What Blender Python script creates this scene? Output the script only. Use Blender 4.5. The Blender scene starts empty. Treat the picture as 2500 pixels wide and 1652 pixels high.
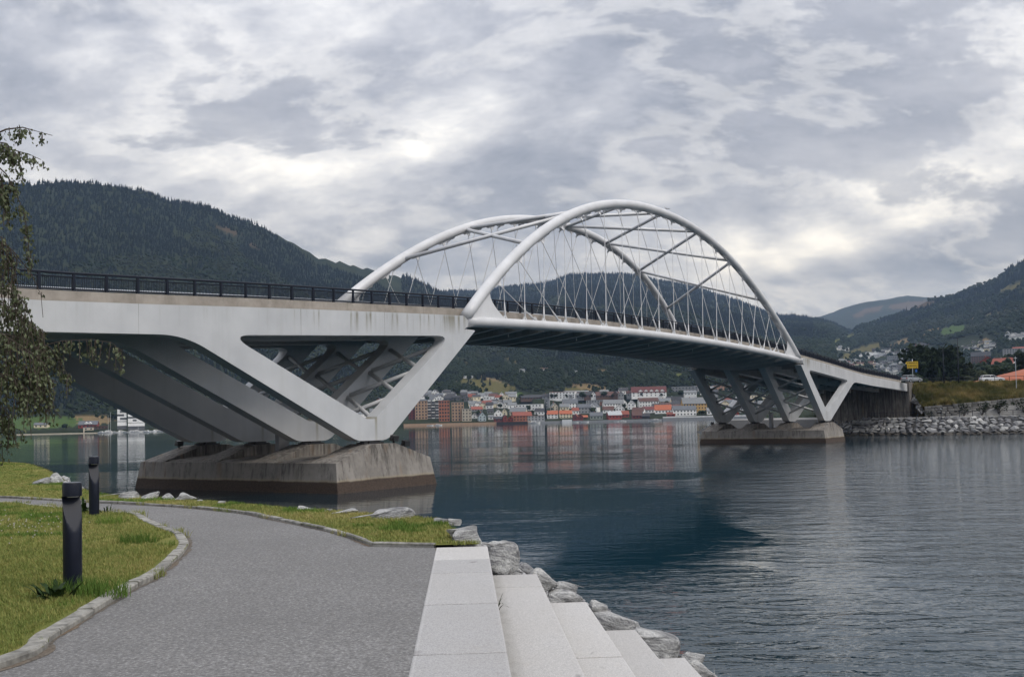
import bpy, bmesh, math, random
import numpy as np
from mathutils import Vector, Matrix, noise as mnoise

# ---------------------------------------------------------------- camera
SC = bpy.context.scene
COL = SC.collection
CAMZ = 4.664                       # eye height over the water; the path lies 1.62 m below
F_PX, PITCH, ROLL, CY = 2520.56, math.radians(1.996), math.radians(1.208), 935.9   # photo pixels (2500 x 1652)
cam_data = bpy.data.cameras.new('camera')
cam = bpy.data.objects.new('camera', cam_data)
COL.objects.link(cam)
_R, _U, _F = Vector((1, 0, 0)), Vector((0, -math.sin(PITCH), math.cos(PITCH))), Vector((0, math.cos(PITCH), math.sin(PITCH)))
_r2 = _R * math.cos(ROLL) - _U * math.sin(ROLL)
_u2 = _R * math.sin(ROLL) + _U * math.cos(ROLL)
_m = Matrix((_r2, _u2, -_F)).transposed().to_4x4()
_m.translation = (0, 0, CAMZ)
cam.matrix_world = _m
cam_data.sensor_fit = 'HORIZONTAL'
cam_data.sensor_width = 36
cam_data.lens = F_PX / 2500 * 36
cam_data.shift_y = (CY - 826) / 2500
cam_data.clip_start = 0.2
cam_data.clip_end = 40000
SC.camera = cam

# ---------------------------------------------------------------- sky, sun, exposure
SUN_EL, SUN_AZ = math.radians(48), math.radians(122)     # azimuth from +Y towards +X: behind the camera, to the right
world = bpy.data.worlds.new('World')
SC.world = world
world.use_nodes = True
wn, wl = world.node_tree.nodes, world.node_tree.links
wn.clear()


def wnode(t, **kw):
    n = wn.new(t)
    for k, v in kw.items():
        setattr(n, k, v)
    return n


def wmath(op, a, b=None, c=None):
    n = wnode('ShaderNodeMath', operation=op)
    for i, v in enumerate((a, b, c)):
        if v is None:
            continue
        if isinstance(v, (int, float)):
            n.inputs[i].default_value = v
        else:
            wl.new(v, n.inputs[i])
    return n.outputs[0]


sky = wnode('ShaderNodeTexSky', sky_type='NISHITA')
sky.sun_disc = False
sky.sun_elevation = SUN_EL
sky.sun_rotation = SUN_AZ
skys = wnode('ShaderNodeVectorMath', operation='SCALE')
wl.new(sky.outputs[0], skys.inputs[0])
skys.inputs['Scale'].default_value = 0.09
tc = wnode('ShaderNodeTexCoord')
sep = wnode('ShaderNodeSeparateXYZ')
wl.new(tc.outputs['Generated'], sep.inputs[0])
dx, dy, dz = sep.outputs
azz = wmath('ABSOLUTE', dz)
inv = wmath('DIVIDE', 1.0, wmath('ADD', azz, 0.42))
comb = wnode('ShaderNodeCombineXYZ')
wl.new(wmath('MULTIPLY', dx, inv), comb.inputs[0])
wl.new(wmath('MULTIPLY', dy, inv), comb.inputs[1])
comb.inputs[2].default_value = 4.3


def wnoise(scale, detail, rough, dist=0.0, off=(0, 0, 0), rot=0.0, sc=(1, 1, 1)):
    mp = wnode('ShaderNodeMapping')
    mp.inputs['Location'].default_value = off
    mp.inputs['Rotation'].default_value = (0, 0, rot)
    mp.inputs['Scale'].default_value = sc
    wl.new(comb.outputs[0], mp.inputs[0])
    n = wnode('ShaderNodeTexNoise')
    wl.new(mp.outputs[0], n.inputs['Vector'])
    n.inputs['Scale'].default_value = scale
    n.inputs['Detail'].default_value = detail
    n.inputs['Roughness'].default_value = rough
    n.inputs['Distortion'].default_value = dist
    return n.outputs['Fac']


n_big = wnoise(1.6, 3, 0.5, 0.0, (3.1, 1.7, 0), 0.45, (0.8, 1.25, 1))
n_mid = wnoise(3.6, 14, 0.60, 0.15, (7.3, 2.2, 0), 0.35, (0.8, 1.15, 1))
n_fine = wnoise(12.0, 9, 0.64, 0.2, (1.9, 5.2, 0), 0.35, (0.75, 1.2, 1))


def wgauss(px, py, sx, sy, rot=0.0):
    """soft opening in the cloud towards a photo pixel; sx, sy in radians"""
    d = pix_dir(px, py)
    az0, el0 = math.atan2(d.x, d.y), math.asin(d.z)
    a = wmath('SUBTRACT', wmath('ARCTAN2', dx, dy), az0)
    e = wmath('SUBTRACT', wmath('ARCSINE', dz), el0)
    c, s = math.cos(rot), math.sin(rot)
    p = wmath('ADD', wmath('MULTIPLY', a, c), wmath('MULTIPLY', e, s))
    q = wmath('SUBTRACT', wmath('MULTIPLY', e, c), wmath('MULTIPLY', a, s))
    p2 = wmath('POWER', wmath('DIVIDE', p, sx), 2.0)
    q2 = wmath('POWER', wmath('DIVIDE', q, sy), 2.0)
    return wmath('EXPONENT', wmath('MULTIPLY', wmath('ADD', p2, q2), -1.0))


def pix_dir(px, py):
    """unit direction through a photo pixel"""
    X, Y = px - 1250, CY - py
    return (_r2 * X + _u2 * Y + _F * F_PX).normalized()


val = wmath('ADD', wmath('SUBTRACT', wmath('MULTIPLY', n_big, 0.44), 0.095), wmath('ADD', wmath('MULTIPLY', n_mid, 0.60), wmath('MULTIPLY', n_fine, 0.17)))
for g, k in ((wgauss(1090, 320, 0.085, 0.030, 0.2), 0.08), (wgauss(2390, 390, 0.13, 0.026, 0.20), 0.115),
             (wgauss(1000, 470, 0.16, 0.05, 0.1), 0.07), (wgauss(2150, 560, 0.16, 0.014, 0.24), 0.07),
             (wgauss(380, 330, 0.18, 0.10, 0.0), -0.045), (wgauss(180, 110, 0.13, 0.07, 0.0), -0.085), (wgauss(2460, 80, 0.10, 0.07, 0.0), -0.075), (wgauss(2480, 330, 0.05, 0.03, 0.0), -0.02), (wgauss(1700, 250, 0.2, 0.07, 0.3), -0.03)):
    val = wmath('ADD', val, wmath('MULTIPLY', g, k))


def wramp(v, stops):
    n = wnode('ShaderNodeValToRGB')
    wl.new(v, n.inputs[0])
    e = n.color_ramp.elements
    e[0].position, e[0].color = stops[0]
    e[1].position, e[1].color = stops[-1]
    for p_, c_ in stops[1:-1]:
        x_ = e.new(p_)
        x_.color = c_
    return n.outputs[0]


def wmix(fac, a_, b_):
    n = wnode('ShaderNodeMix', data_type='RGBA')
    wl.new(fac, n.inputs[0])
    for i_, v_ in ((6, a_), (7, b_)):
        if isinstance(v_, tuple):
            n.inputs[i_].default_value = v_
        else:
            wl.new(v_, n.inputs[i_])
    return n.outputs[2]


def wstep(v, a_, b_, k=1.0):
    n = wnode('ShaderNodeMapRange', interpolation_type='SMOOTHSTEP')
    wl.new(v, n.inputs[0])
    for i_, x_ in enumerate((a_, b_, 0.0, k)):
        n.inputs[1 + i_].default_value = x_
    return n.outputs[0]


high = wramp(val, [(0.39, (0.245, 0.268, 0.330, 1)), (0.46, (0.345, 0.368, 0.436, 1)), (0.52, (0.475, 0.496, 0.562, 1)), (0.58, (0.675, 0.692, 0.742, 1)), (0.64, (0.95, 0.955, 0.965, 1)), (0.72, (1.30, 1.30, 1.29, 1))])
# ragged lower cloud with a darker underside and a lit rim
n_low = wnoise(2.6, 14, 0.60, 0.25, (2.4, 8.8, 0), 0.2, (0.8, 1.2, 1))
n_tex = wnoise(8.0, 10, 0.62, 0.2, (5.5, 0.4, 0), 0.3, (0.8, 1.2, 1))
low = wmath('ADD', n_low, wmath('MULTIPLY', wmath('SUBTRACT', n_tex, 0.5), 0.22))
rim = wmath('MULTIPLY', wstep(low, 0.46, 0.525), wmath('SUBTRACT', 1.0, wstep(low, 0.525, 0.575)))
sky_a = wmix(wmath('MULTIPLY', rim, 0.30), high, (0.93, 0.935, 0.95, 1))
dark = wramp(n_tex, [(0.3, (0.245, 0.266, 0.328, 1)), (0.5, (0.345, 0.365, 0.428, 1)), (0.7, (0.475, 0.492, 0.555, 1))])
cloud = wmix(wstep(low, 0.525, 0.60, 0.72), sky_a, dark)
mix = wnode('ShaderNodeMix', data_type='RGBA')
mix.inputs[0].default_value = 0.95
wl.new(skys.outputs[0], mix.inputs[6])
wl.new(cloud, mix.inputs[7])
# an overcast sky is brighter towards the zenith than at the horizon
zen = wmath('ADD', 0.76, wmath('MULTIPLY', azz, 1.1))
bg = wnode('ShaderNodeBackground')
wl.new(zen, bg.inputs['Strength'])
wl.new(mix.outputs[2], bg.inputs[0])
wo = wnode('ShaderNodeOutputWorld')
wl.new(bg.outputs[0], wo.inputs['Surface'])

sun_data = bpy.data.lights.new('sun', 'SUN')
sun_data.energy = 1.5
sun_data.angle = math.radians(28)
sun_data.color = (1.0, 0.965, 0.92)
sun = bpy.data.objects.new('sun', sun_data)
COL.objects.link(sun)
_sd = Vector((math.sin(SUN_AZ) * math.cos(SUN_EL), math.cos(SUN_AZ) * math.cos(SUN_EL), math.sin(SUN_EL)))
sun.rotation_euler = _sd.to_track_quat('Z', 'Y').to_euler()
sun.location = (60, -60, 120)

SC.view_settings.view_transform = 'Standard'
SC.view_settings.look = 'None'
SC.view_settings.gamma = 1.0
SC.view_settings.use_curve_mapping = False
SC.view_settings.exposure = 0.27
SC.cycles.use_denoising = True
SC.cycles.max_bounces = 6
SC.cycles.diffuse_bounces = 3
SC.cycles.glossy_bounces = 3
SC.cycles.transparent_max_bounces = 8
SC.cycles.volume_bounces = 0
SC.cycles.caustics_reflective = False
SC.cycles.caustics_refractive = False
SC.cycles.use_light_tree = False

# ---------------------------------------------------------------- helpers
RND = random.Random(7)
PATH_Z = CAMZ - 1.62


def lin(r, g, b):
    """0..255 display colour -> linear"""
    f = lambda c: (c / 255 / 12.92) if c <= 10 else ((c / 255 + 0.055) / 1.055) ** 2.4
    return (f(r), f(g), f(b), 1.0)


def pix_at_z(px, py, z):
    d = pix_dir(px, py)
    k = (z - CAMZ) / d.z
    return Vector((d.x * k, d.y * k, z))


def pix_at_y(px, py, depth):
    """point on the pixel's ray at a horizontal distance from the camera"""
    d = pix_dir(px, py)
    k = depth / math.hypot(d.x, d.y)
    return Vector((d.x * k, d.y * k, CAMZ + d.z * k))


class MAT:
    """small node helper for one Principled material"""

    def __init__(s, name, base=(0.5, 0.5, 0.5, 1), rough=0.6, metal=0.0, spec=0.5):
        s.m = bpy.data.materials.new(name)
        s.m.use_nodes = True
        s.n, s.l = s.m.node_tree.nodes, s.m.node_tree.links
        s.b = s.n['Principled BSDF']
        s.b.inputs['Base Color'].default_value = base
        s.b.inputs['Roughness'].default_value = rough
        s.b.inputs['Metallic'].default_value = metal
        s.b.inputs['Specular IOR Level'].default_value = spec
        s.base = base
        s.tc = None
        s.out = None

    def put(s, inp, v):
        if isinstance(v, (int, float)):
            inp.default_value = v
        elif isinstance(v, tuple):
            inp.default_value = v
        else:
            s.l.new(v, inp)

    def node(s, t, **kw):
        n = s.n.new(t)
        for k, v in kw.items():
            setattr(n, k, v)
        return n

    def coord(s, kind='Object', scale=(1, 1, 1), rot=(0, 0, 0), loc=(0, 0, 0)):
        if s.tc is None:
            s.tc = s.node('ShaderNodeTexCoord')
            s.geo = s.node('ShaderNodeNewGeometry')
        mp = s.node('ShaderNodeMapping')
        mp.inputs['Scale'].default_value = scale
        mp.inputs['Rotation'].default_value = rot
        mp.inputs['Location'].default_value = loc
        s.l.new(s.geo.outputs['Position'] if kind == 'World' else s.tc.outputs[kind], mp.inputs[0])
        return mp.outputs[0]

    def noise(s, scale, detail=4, rough=0.55, vec=None, dist=0.0):
        n = s.node('ShaderNodeTexNoise')
        n.inputs['Scale'].default_value = scale
        n.inputs['Detail'].default_value = detail
        n.inputs['Roughness'].default_value = rough
        n.inputs['Distortion'].default_value = dist
        s.l.new(vec if vec is not None else s.coord(), n.inputs['Vector'])
        return n.outputs['Fac']

    def voro(s, scale, vec=None, out='Distance', feature='F1'):
        n = s.node('ShaderNodeTexVoronoi', feature=feature)
        n.inputs['Scale'].default_value = scale
        s.l.new(vec if vec is not None else s.coord(), n.inputs['Vector'])
        return n.outputs[out]

    def math(s, op, a, b=None, c=None, clamp=False):
        n = s.node('ShaderNodeMath', operation=op)
        n.use_clamp = clamp
        for i, v in enumerate((a, b, c)):
            if v is not None:
                s.put(n.inputs[i], v)
        return n.outputs[0]

    def rmap(s, v, a, b, c=0.0, d=1.0):
        n = s.node('ShaderNodeMapRange')
        n.clamp = True
        s.put(n.inputs[0], v)
        for i, x in enumerate((a, b, c, d)):
            s.put(n.inputs[1 + i], x)
        return n.outputs[0]

    def mix(s, fac, a, b, blend='MIX'):
        n = s.node('ShaderNodeMix', data_type='RGBA', blend_type=blend)
        s.put(n.inputs[0], fac)
        s.put(n.inputs[6], a)
        s.put(n.inputs[7], b)
        return n.outputs[2]

    def ramp(s, v, stops):
        n = s.node('ShaderNodeValToRGB')
        s.put(n.inputs[0], v)
        e = n.color_ramp.elements
        e[0].position, e[0].color = stops[0]
        e[1].position, e[1].color = stops[-1]
        for p, c in stops[1:-1]:
            x = e.new(p)
            x.color = c
        return n.outputs[0]

    def color(s, v):
        s.put(s.b.inputs['Base Color'], v)
        return s

    def roughness(s, v):
        s.put(s.b.inputs['Roughness'], v)
        return s

    def bump(s, h, strength=0.5, distance=0.02):
        n = s.node('ShaderNodeBump')
        n.inputs['Strength'].default_value = strength
        n.inputs['Distance'].default_value = distance
        s.l.new(h, n.inputs['Height'])
        s.l.new(n.outputs[0], s.b.inputs['Normal'])
        return s

    def sepxyz(s, v):
        n = s.node('ShaderNodeSeparateXYZ')
        s.l.new(v, n.inputs[0])
        return n.outputs

    def comb(s, x, y, z):
        n = s.node('ShaderNodeCombineXYZ')
        for i, v in enumerate((x, y, z)):
            s.put(n.inputs[i], v)
        return n.outputs[0]

    def rand(s):
        return s.node('ShaderNodeObjectInfo').outputs['Random']


def sc4(c, k):
    return (c[0] * k, c[1] * k, c[2] * k, 1.0)


def plain(name, c, rough=0.6, var=0.15, scale=6.0, bump=0.0, metal=0.0, spec=0.5, objvar=0.0):
    """a base colour with soft noise variation (and an optional spread between objects)"""
    M = MAT(name, c, rough, metal, spec)
    nz = M.noise(scale, 5, 0.6)
    col = M.mix(M.rmap(nz, 0.3, 0.7), sc4(c, 1 - var), sc4(c, 1 + var))
    if objvar:
        col = M.mix(1.0, col, M.ramp(M.rand(), [(0.0, (1 - objvar,) * 3 + (1,)), (1.0, (1 + objvar,) * 3 + (1,))]), 'MULTIPLY')
    M.color(col)
    if bump:
        M.bump(nz, 0.6, bump)
    return M.m


def link(name, me, mat=None, parent=None, loc=None, rz=0.0):
    o = bpy.data.objects.new(name, me)
    COL.objects.link(o)
    if mat is not None and me is not None:
        for m in (mat if isinstance(mat, (list, tuple)) else [mat]):
            me.materials.append(m)
    if parent is not None:
        o.parent = parent
    if loc is not None:
        o.location = loc
    o.rotation_euler[2] = rz
    return o


def tag(o, label=None, cat=None, group=None, kind=None):
    for k, v in (('label', label), ('category', cat), ('group', group), ('kind', kind)):
        if v:
            o[k] = v
    return o


def empty(name, loc=(0, 0, 0), rz=0.0, label=None, cat=None, group=None):
    o = bpy.data.objects.new(name, None)
    COL.objects.link(o)
    o.empty_display_size = 0.2
    o.location = loc
    o.rotation_euler[2] = rz
    return tag(o, label, cat, group)


def copy_tree(o, parent=None):
    c = o.copy()
    COL.objects.link(c)
    c.parent = parent
    for ch in list(o.children):
        copy_tree(ch, c)
    return c


class MB:
    """collects simple shapes; build() makes one mesh object"""

    def __init__(s):
        s.v, s.f, s.mi = [], [], []

    def add(s, verts, faces, mi=0):
        b = len(s.v)
        s.v += [tuple(v) for v in verts]
        s.f += [tuple(i + b for i in f) for f in faces]
        s.mi += [mi] * len(faces)
        return s

    def box(s, x0, x1, y0, y1, z0, z1, mi=0):
        v = [(x0, y0, z0), (x1, y0, z0), (x1, y1, z0), (x0, y1, z0), (x0, y0, z1), (x1, y0, z1), (x1, y1, z1), (x0, y1, z1)]
        return s.add(v, [(0, 3, 2, 1), (4, 5, 6, 7), (0, 1, 5, 4), (1, 2, 6, 5), (2, 3, 7, 6), (3, 0, 4, 7)], mi)

    def hexa(s, lo, hi, mi=0):
        """two quads (lower, upper), each counter-clockwise from above"""
        return s.add(list(lo) + list(hi), [(0, 3, 2, 1), (4, 5, 6, 7), (0, 1, 5, 4), (1, 2, 6, 5), (2, 3, 7, 6), (3, 0, 4, 7)], mi)

    def prism(s, poly, h0, h1, axis='z', mi=0):
        n = len(poly)
        if axis == 'z':
            a = [(x, y, h0) for x, y in poly]
            b = [(x, y, h1) for x, y in poly]
        elif axis == 'y':
            a = [(x, h1, y) for x, y in poly]
            b = [(x, h0, y) for x, y in poly]
        else:
            a = [(h0, x, y) for x, y in poly]
            b = [(h1, x, y) for x, y in poly]
        f = [tuple(range(n - 1, -1, -1)), tuple(range(n, 2 * n))] + [(i, (i + 1) % n, n + (i + 1) % n, n + i) for i in range(n)]
        return s.add(a + b, f, mi)

    def tube(s, pts, rad, seg=8, cap=True, mi=0):
        pts = [Vector(p) for p in pts]
        rad = rad if isinstance(rad, (list, tuple)) else [rad] * len(pts)
        V, Fc = [], []
        prev = None
        for i, p in enumerate(pts):
            t = (pts[min(i + 1, len(pts) - 1)] - pts[max(i - 1, 0)]).normalized()
            if prev is None:
                a = Vector((0, 0, 1)) if abs(t.z) < 0.9 else Vector((1, 0, 0))
                nx = t.cross(a).normalized()
            else:
                nx = (prev - t * prev.dot(t)).normalized()
            prev = nx
            ny = t.cross(nx)
            for k in range(seg):
                an = 2 * math.pi * k / seg
                V.append(p + (nx * math.cos(an) + ny * math.sin(an)) * rad[i])
        for i in range(len(pts) - 1):
            for k in range(seg):
                k2 = (k + 1) % seg
                Fc.append((i * seg + k, i * seg + k2, (i + 1) * seg + k2, (i + 1) * seg + k))
        if cap:
            Fc.append(tuple(range(seg - 1, -1, -1)))
            b = (len(pts) - 1) * seg
            Fc.append(tuple(b + k for k in range(seg)))
        return s.add(V, Fc, mi)

    def mesh(s, name='mesh', smooth=False):
        me = bpy.data.meshes.new(name)
        me.from_pydata(s.v, [], s.f)
        if any(s.mi):
            me.polygons.foreach_set('material_index', s.mi)
        if smooth:
            me.polygons.foreach_set('use_smooth', [True] * len(me.polygons))
        me.update()
        return me

    def build(s, name, mat, parent=None, smooth=False, loc=None, rz=0.0, bevel=0.0):
        o = link(name, s.mesh(name, smooth), mat, parent, loc, rz)
        if bevel:
            b = o.modifiers.new('bevel', 'BEVEL')
            b.width = bevel
            b.segments = 2
            b.limit_method = 'ANGLE'
            b.angle_limit = math.radians(35)
        return o


def autosmooth(me, deg=35):
    me.polygons.foreach_set('use_smooth', [True] * len(me.polygons))
    me.set_sharp_from_angle(angle=math.radians(deg))


def interp(x, xs, ys):
    """smooth (monotone-ish Hermite) interpolation through a table"""
    if x <= xs[0]:
        return ys[0]
    if x >= xs[-1]:
        return ys[-1]
    i = max(k for k in range(len(xs) - 1) if xs[k] <= x)

    def sl(k):
        if k == 0:
            return (ys[1] - ys[0]) / (xs[1] - xs[0])
        if k == len(xs) - 1:
            return (ys[k] - ys[k - 1]) / (xs[k] - xs[k - 1])
        return (ys[k + 1] - ys[k - 1]) / (xs[k + 1] - xs[k - 1])
    h = xs[i + 1] - xs[i]
    t = (x - xs[i]) / h
    return (2 * t ** 3 - 3 * t ** 2 + 1) * ys[i] + (t ** 3 - 2 * t ** 2 + t) * h * sl(i) + (-2 * t ** 3 + 3 * t ** 2) * ys[i + 1] + (t ** 3 - t ** 2) * h * sl(i + 1)


def rounded(poly, n=7):
    """poly of (x, y, radius) -> points with rounded corners"""
    out = []
    m = len(poly)
    for i, (x, y, r) in enumerate(poly):
        p = Vector((x, y))
        if r <= 0:
            out.append(p)
            continue
        a = Vector(poly[i - 1][:2]) - p
        b = Vector(poly[(i + 1) % m][:2]) - p
        la, lb = a.length, b.length
        a.normalize()
        b.normalize()
        ang = a.angle(b)
        d = min(r / math.tan(ang / 2), la * 0.48, lb * 0.48)
        p0, p1 = p + a * d, p + b * d
        for k in range(n + 1):
            t = k / n
            out.append(p0 * (1 - t) ** 2 + p * 2 * t * (1 - t) + p1 * t ** 2)
    return out

# ---------------------------------------------------------------- water
def make_water():
    M = MAT('fjord_water', (0.006, 0.020, 0.030, 1), 0.035)
    M.b.inputs['IOR'].default_value = 1.36
    p = M.coord('World')
    x, y, z = M.sepxyz(p)
    # wind patches: calm mirror in places, ripples in others
    big = M.noise(0.014, 4, 0.55, M.coord('World', (0.55, 1.0, 1), (0, 0, 0.25)))
    dist = M.math('POWER', M.math('ADD', M.math('MULTIPLY', x, x), M.math('MULTIPLY', y, y)), 0.5)
    patch = M.rmap(big, 0.44, 0.60, 0.10, 1.0)
    calm = M.rmap(dist, 90.0, 420.0, 1.0, 0.16)
    lane = M.rmap(M.math('ADD', M.math('SUBTRACT', x, M.math('MULTIPLY', y, 0.13)), M.math('MULTIPLY', M.math('SUBTRACT', big, 0.5), 40.0)), 0.0, 9.0, 0.0, 1.0)
    lane = M.math('MULTIPLY', lane, M.rmap(dist, 60.0, 230.0, 1.0, 0.12))
    amp = M.math('MAXIMUM', M.math('MULTIPLY', M.math('MULTIPLY', patch, calm), 0.5), lane)
    amp = M.math('MAXIMUM', amp, M.rmap(dist, 18.0, 34.0, 0.8, 0.0))
    w1 = M.noise(0.42, 2, 0.5, M.coord('World', (0.55, 1.0, 1), (0, 0, 0.30)), 0.6)
    w2 = M.noise(1.5, 3, 0.55, M.coord('World', (0.5, 1.0, 1), (0, 0, 0.12)), 0.5)
    w3 = M.noise(5.0, 2, 0.5, M.coord('World', (0.6, 1.0, 1), (0, 0, -0.1)), 0.3)
    h = M.math('ADD', M.math('MULTIPLY', w1, 0.26), M.math('ADD', M.math('MULTIPLY', w2, 0.150), M.math('MULTIPLY', w3, 0.036)))
    h = M.math('MULTIPLY', h, amp)
    M.bump(h, 1.0, 1.0)
    deep = M.noise(0.03, 2, 0.5, M.coord('World'))
    M.color(M.mix(deep, (0.003, 0.018, 0.030, 1), (0.005, 0.028, 0.042, 1)))
    mb = MB()
    S = 9000
    mb.add([(-S, -300, 0), (S, -300, 0), (S, 9000, 0), (-S, 9000, 0)], [(0, 1, 2, 3)])
    o = mb.build('water', M.m)
    tag(o, 'dark blue green fjord water with ripples and calm patches', 'water', kind='structure')


make_water()

# ---------------------------------------------------------------- bridge
K = 1.06                      # calibration units -> metres
BX0, BY0, BHEAD = -8.175 * K, 68.571 * K, math.radians(33.161)
SPAN = 103.693                # pier to pier (calibration units)
RIBV = [1.732 + 5.405 * k for k in range(4)]
DIR_U = Vector((math.sin(BHEAD), math.cos(BHEAD), 0))
DIR_V = Vector((-math.cos(BHEAD), math.sin(BHEAD), 0))


def bw(u, v, z):
    """bridge coordinates (calibration units) -> world"""
    return Vector((BX0, BY0, 0)) + DIR_U * (u * K) + DIR_V * (v * K) + Vector((0, 0, z * K))


def conc_top(u):
    """top of the concrete edge beam along the bridge"""
    m = SPAN / 2
    t = abs(u - m) - m            # -m at midspan, 0 at a pier, 54 at an end
    xs = [-51.85, -37, -26, -16, -9.75, 8, 13, 23, 29, 42, 55, 70]
    ys = [13.83, 13.72, 13.5, 13.2, 12.95, 12.08, 11.8, 11.25, 11.05, 10.72, 10.42, 10.2]
    return interp(t, xs, ys)


def tie_z(s):
    return 11.98 + 0.92 * (1 - (s / 40.5) ** 2)


def arch_pt(s, far):
    S, z0, R, n, k = 40.492, 12.333, 14.685, 2.169, 0.136
    z = z0 + R * (1 - abs(s / S) ** n)
    v = (18.075 - k * (z - z0)) if far else (1.805 + k * (z - z0))
    return Vector((s + SPAN / 2, v, z)) * K


def bridge_materials():
    # white painted steel with rust and algae runs below the top edge of the girders
    M = MAT('white_bridge_paint', (0.72, 0.735, 0.75, 1), 0.42)
    o = M.coord('Object')
    x, y, z = M.sepxyz(o)
    nz = M.noise(0.35, 5, 0.6)
    col = M.mix(M.rmap(nz, 0.3, 0.7), (0.49, 0.498, 0.508, 1), (0.60, 0.605, 0.61, 1))
    streak = M.noise(1.0, 4, 0.75, M.comb(M.math('MULTIPLY', x, 3.1), M.math('MULTIPLY', y, 0.6), M.math('MULTIPLY', z, 0.10)))
    clus = M.noise(0.16, 2, 0.5, M.comb(x, y, 0.0))
    top = M.math('ADD', M.math('MULTIPLY', x, 0.051), 12.42)
    depth = M.math('SUBTRACT', top, z)
    near = M.rmap(depth, 0.0, 1.5, 1.0, 0.0)
    near = M.math('MULTIPLY', near, M.rmap(depth, -0.3, 0.1, 0.0, 1.0))
    fac = M.math('MULTIPLY', M.rmap(M.math('ADD', streak, M.math('MULTIPLY', M.math('SUBTRACT', clus, 0.47), 0.7)), 0.56, 0.68), near)
    fac = M.math('MULTIPLY', fac, M.rmap(x, -13.0, -4.0, 0.12, 1.0))
    col = M.mix(M.math('MULTIPLY', fac, 0.8), col, (0.16, 0.135, 0.065, 1))
    faint = M.rmap(M.noise(1.0, 3, 0.6, M.comb(M.math('MULTIPLY', x, 1.3), y, M.math('MULTIPLY', z, 0.05))), 0.56, 0.78, 0.0, 0.26)
    col = M.mix(faint, col, (0.38, 0.38, 0.34, 1))
    for sx, sw in ((-6.8, 0.022), (1.15, 0.016), (-18.6, 0.012), (-30.0, 0.012), (-0.35, 0.0)):
        if sw:
            line = M.math('LESS_THAN', M.math('ABSOLUTE', M.math('SUBTRACT', x, sx * K)), sw)
            line = M.math('MULTIPLY', line, M.rmap(depth, -0.2, 1.9, 0.85, 0.25))
            line = M.math('MULTIPLY', line, M.math('LESS_THAN', depth, 1.95))
            col = M.mix(line, col, (0.10, 0.095, 0.06, 1))
    # rust run under the low point of the window and grime on the upper faces of the legs
    low = M.math('MULTIPLY', M.rmap(M.math('ABSOLUTE', M.math('ADD', M.math('SUBTRACT', x, 0.1), M.math('MULTIPLY', M.math('SUBTRACT', streak, 0.5), 0.4))), 0.02, 0.22, 1.0, 0.0), M.math('MULTIPLY', M.math('LESS_THAN', z, 5.2), M.rmap(z, 3.5, 5.1, 0.25, 0.8)))
    col = M.mix(low, col, (0.22, 0.19, 0.11, 1))
    M.color(col)
    white = M.m
    tube = plain('white_arch_paint', (0.60, 0.60, 0.605, 1), 0.36, 0.10, 0.5)
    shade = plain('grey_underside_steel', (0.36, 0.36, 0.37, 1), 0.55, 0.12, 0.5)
    M = MAT('weathered_edge_concrete', (0.30, 0.265, 0.225, 1), 0.85)
    o = M.coord('Object')
    nz = M.noise(0.9, 7, 0.65)
    fine = M.noise(14, 4, 0.6)
    x, y, z = M.sepxyz(o)
    run = M.noise(1.0, 4, 0.7, M.comb(M.math('MULTIPLY', x, 4.0), y, M.math('MULTIPLY', z, 0.4)))
    c = M.mix(M.rmap(nz, 0.3, 0.72), (0.21, 0.185, 0.155, 1), (0.37, 0.33, 0.285, 1))
    c = M.mix(M.rmap(run, 0.58, 0.75, 0.0, 0.45), c, (0.12, 0.105, 0.09, 1))
    M.color(c)
    M.bump(M.math('ADD', nz, M.math('MULTIPLY', fine, 0.4)), 0.5, 0.02)
    edge = M.m
    M = MAT('pier_concrete', (0.3, 0.28, 0.26, 1), 0.85)
    o = M.coord('Object')
    x, y, z = M.sepxyz(o)
    nz = M.noise(0.7, 7, 0.68)
    fine = M.noise(10, 5, 0.6)
    run = M.noise(1.0, 5, 0.75, M.comb(M.math('MULTIPLY', x, 3.2), M.math('MULTIPLY', y, 3.2), M.math('MULTIPLY', z, 0.25)))
    run2 = M.noise(1.0, 3, 0.6, M.comb(M.math('MULTIPLY', x, 1.1), M.math('MULTIPLY', y, 1.1), M.math('MULTIPLY', z, 0.15)))
    c = M.mix(M.rmap(nz, 0.3, 0.7), (0.16, 0.145, 0.128, 1), (0.31, 0.285, 0.255, 1))
    top = M.rmap(z, 1.6, 3.2, 0.0, 0.12)
    c = M.mix(M.rmap(M.math('ADD', run, top), 0.52, 0.68, 0.0, 0.85), c, (0.06, 0.052, 0.046, 1))
    c = M.mix(M.rmap(run2, 0.58, 0.72, 0.0, 0.5), c, (0.26, 0.17, 0.10, 1))
    zz = M.math('ADD', z, M.math('MULTIPLY', M.math('SUBTRACT', nz, 0.5), 0.22))
    c = M.mix(M.math('MULTIPLY', M.rmap(zz, 0.95, 0.80), 0.55), c, (0.33, 0.27, 0.17, 1))
    band = M.mix(M.rmap(fine, 0.3, 0.7), (0.030, 0.020, 0.014, 1), (0.085, 0.058, 0.042, 1))
    c = M.mix(M.rmap(zz, 0.82, 0.72), c, band)
    M.color(c)
    M.bump(M.math('ADD', nz, M.math('MULTIPLY', fine, 0.35)), 0.5, 0.03)
    pier = M.m
    navy = plain('navy_rail_paint', (0.007, 0.011, 0.022, 1), 0.5, 0.1, 3, spec=0.25)
    galv = plain('pale_guard_rail_steel', (0.46, 0.49, 0.52, 1), 0.4, 0.1, 3, metal=0.3)
    dark = plain('black_bearing_steel', (0.02, 0.02, 0.022, 1), 0.5, 0.2, 4)
    road = plain('bridge_asphalt', (0.055, 0.055, 0.058, 1), 0.9, 0.2, 8)
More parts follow.
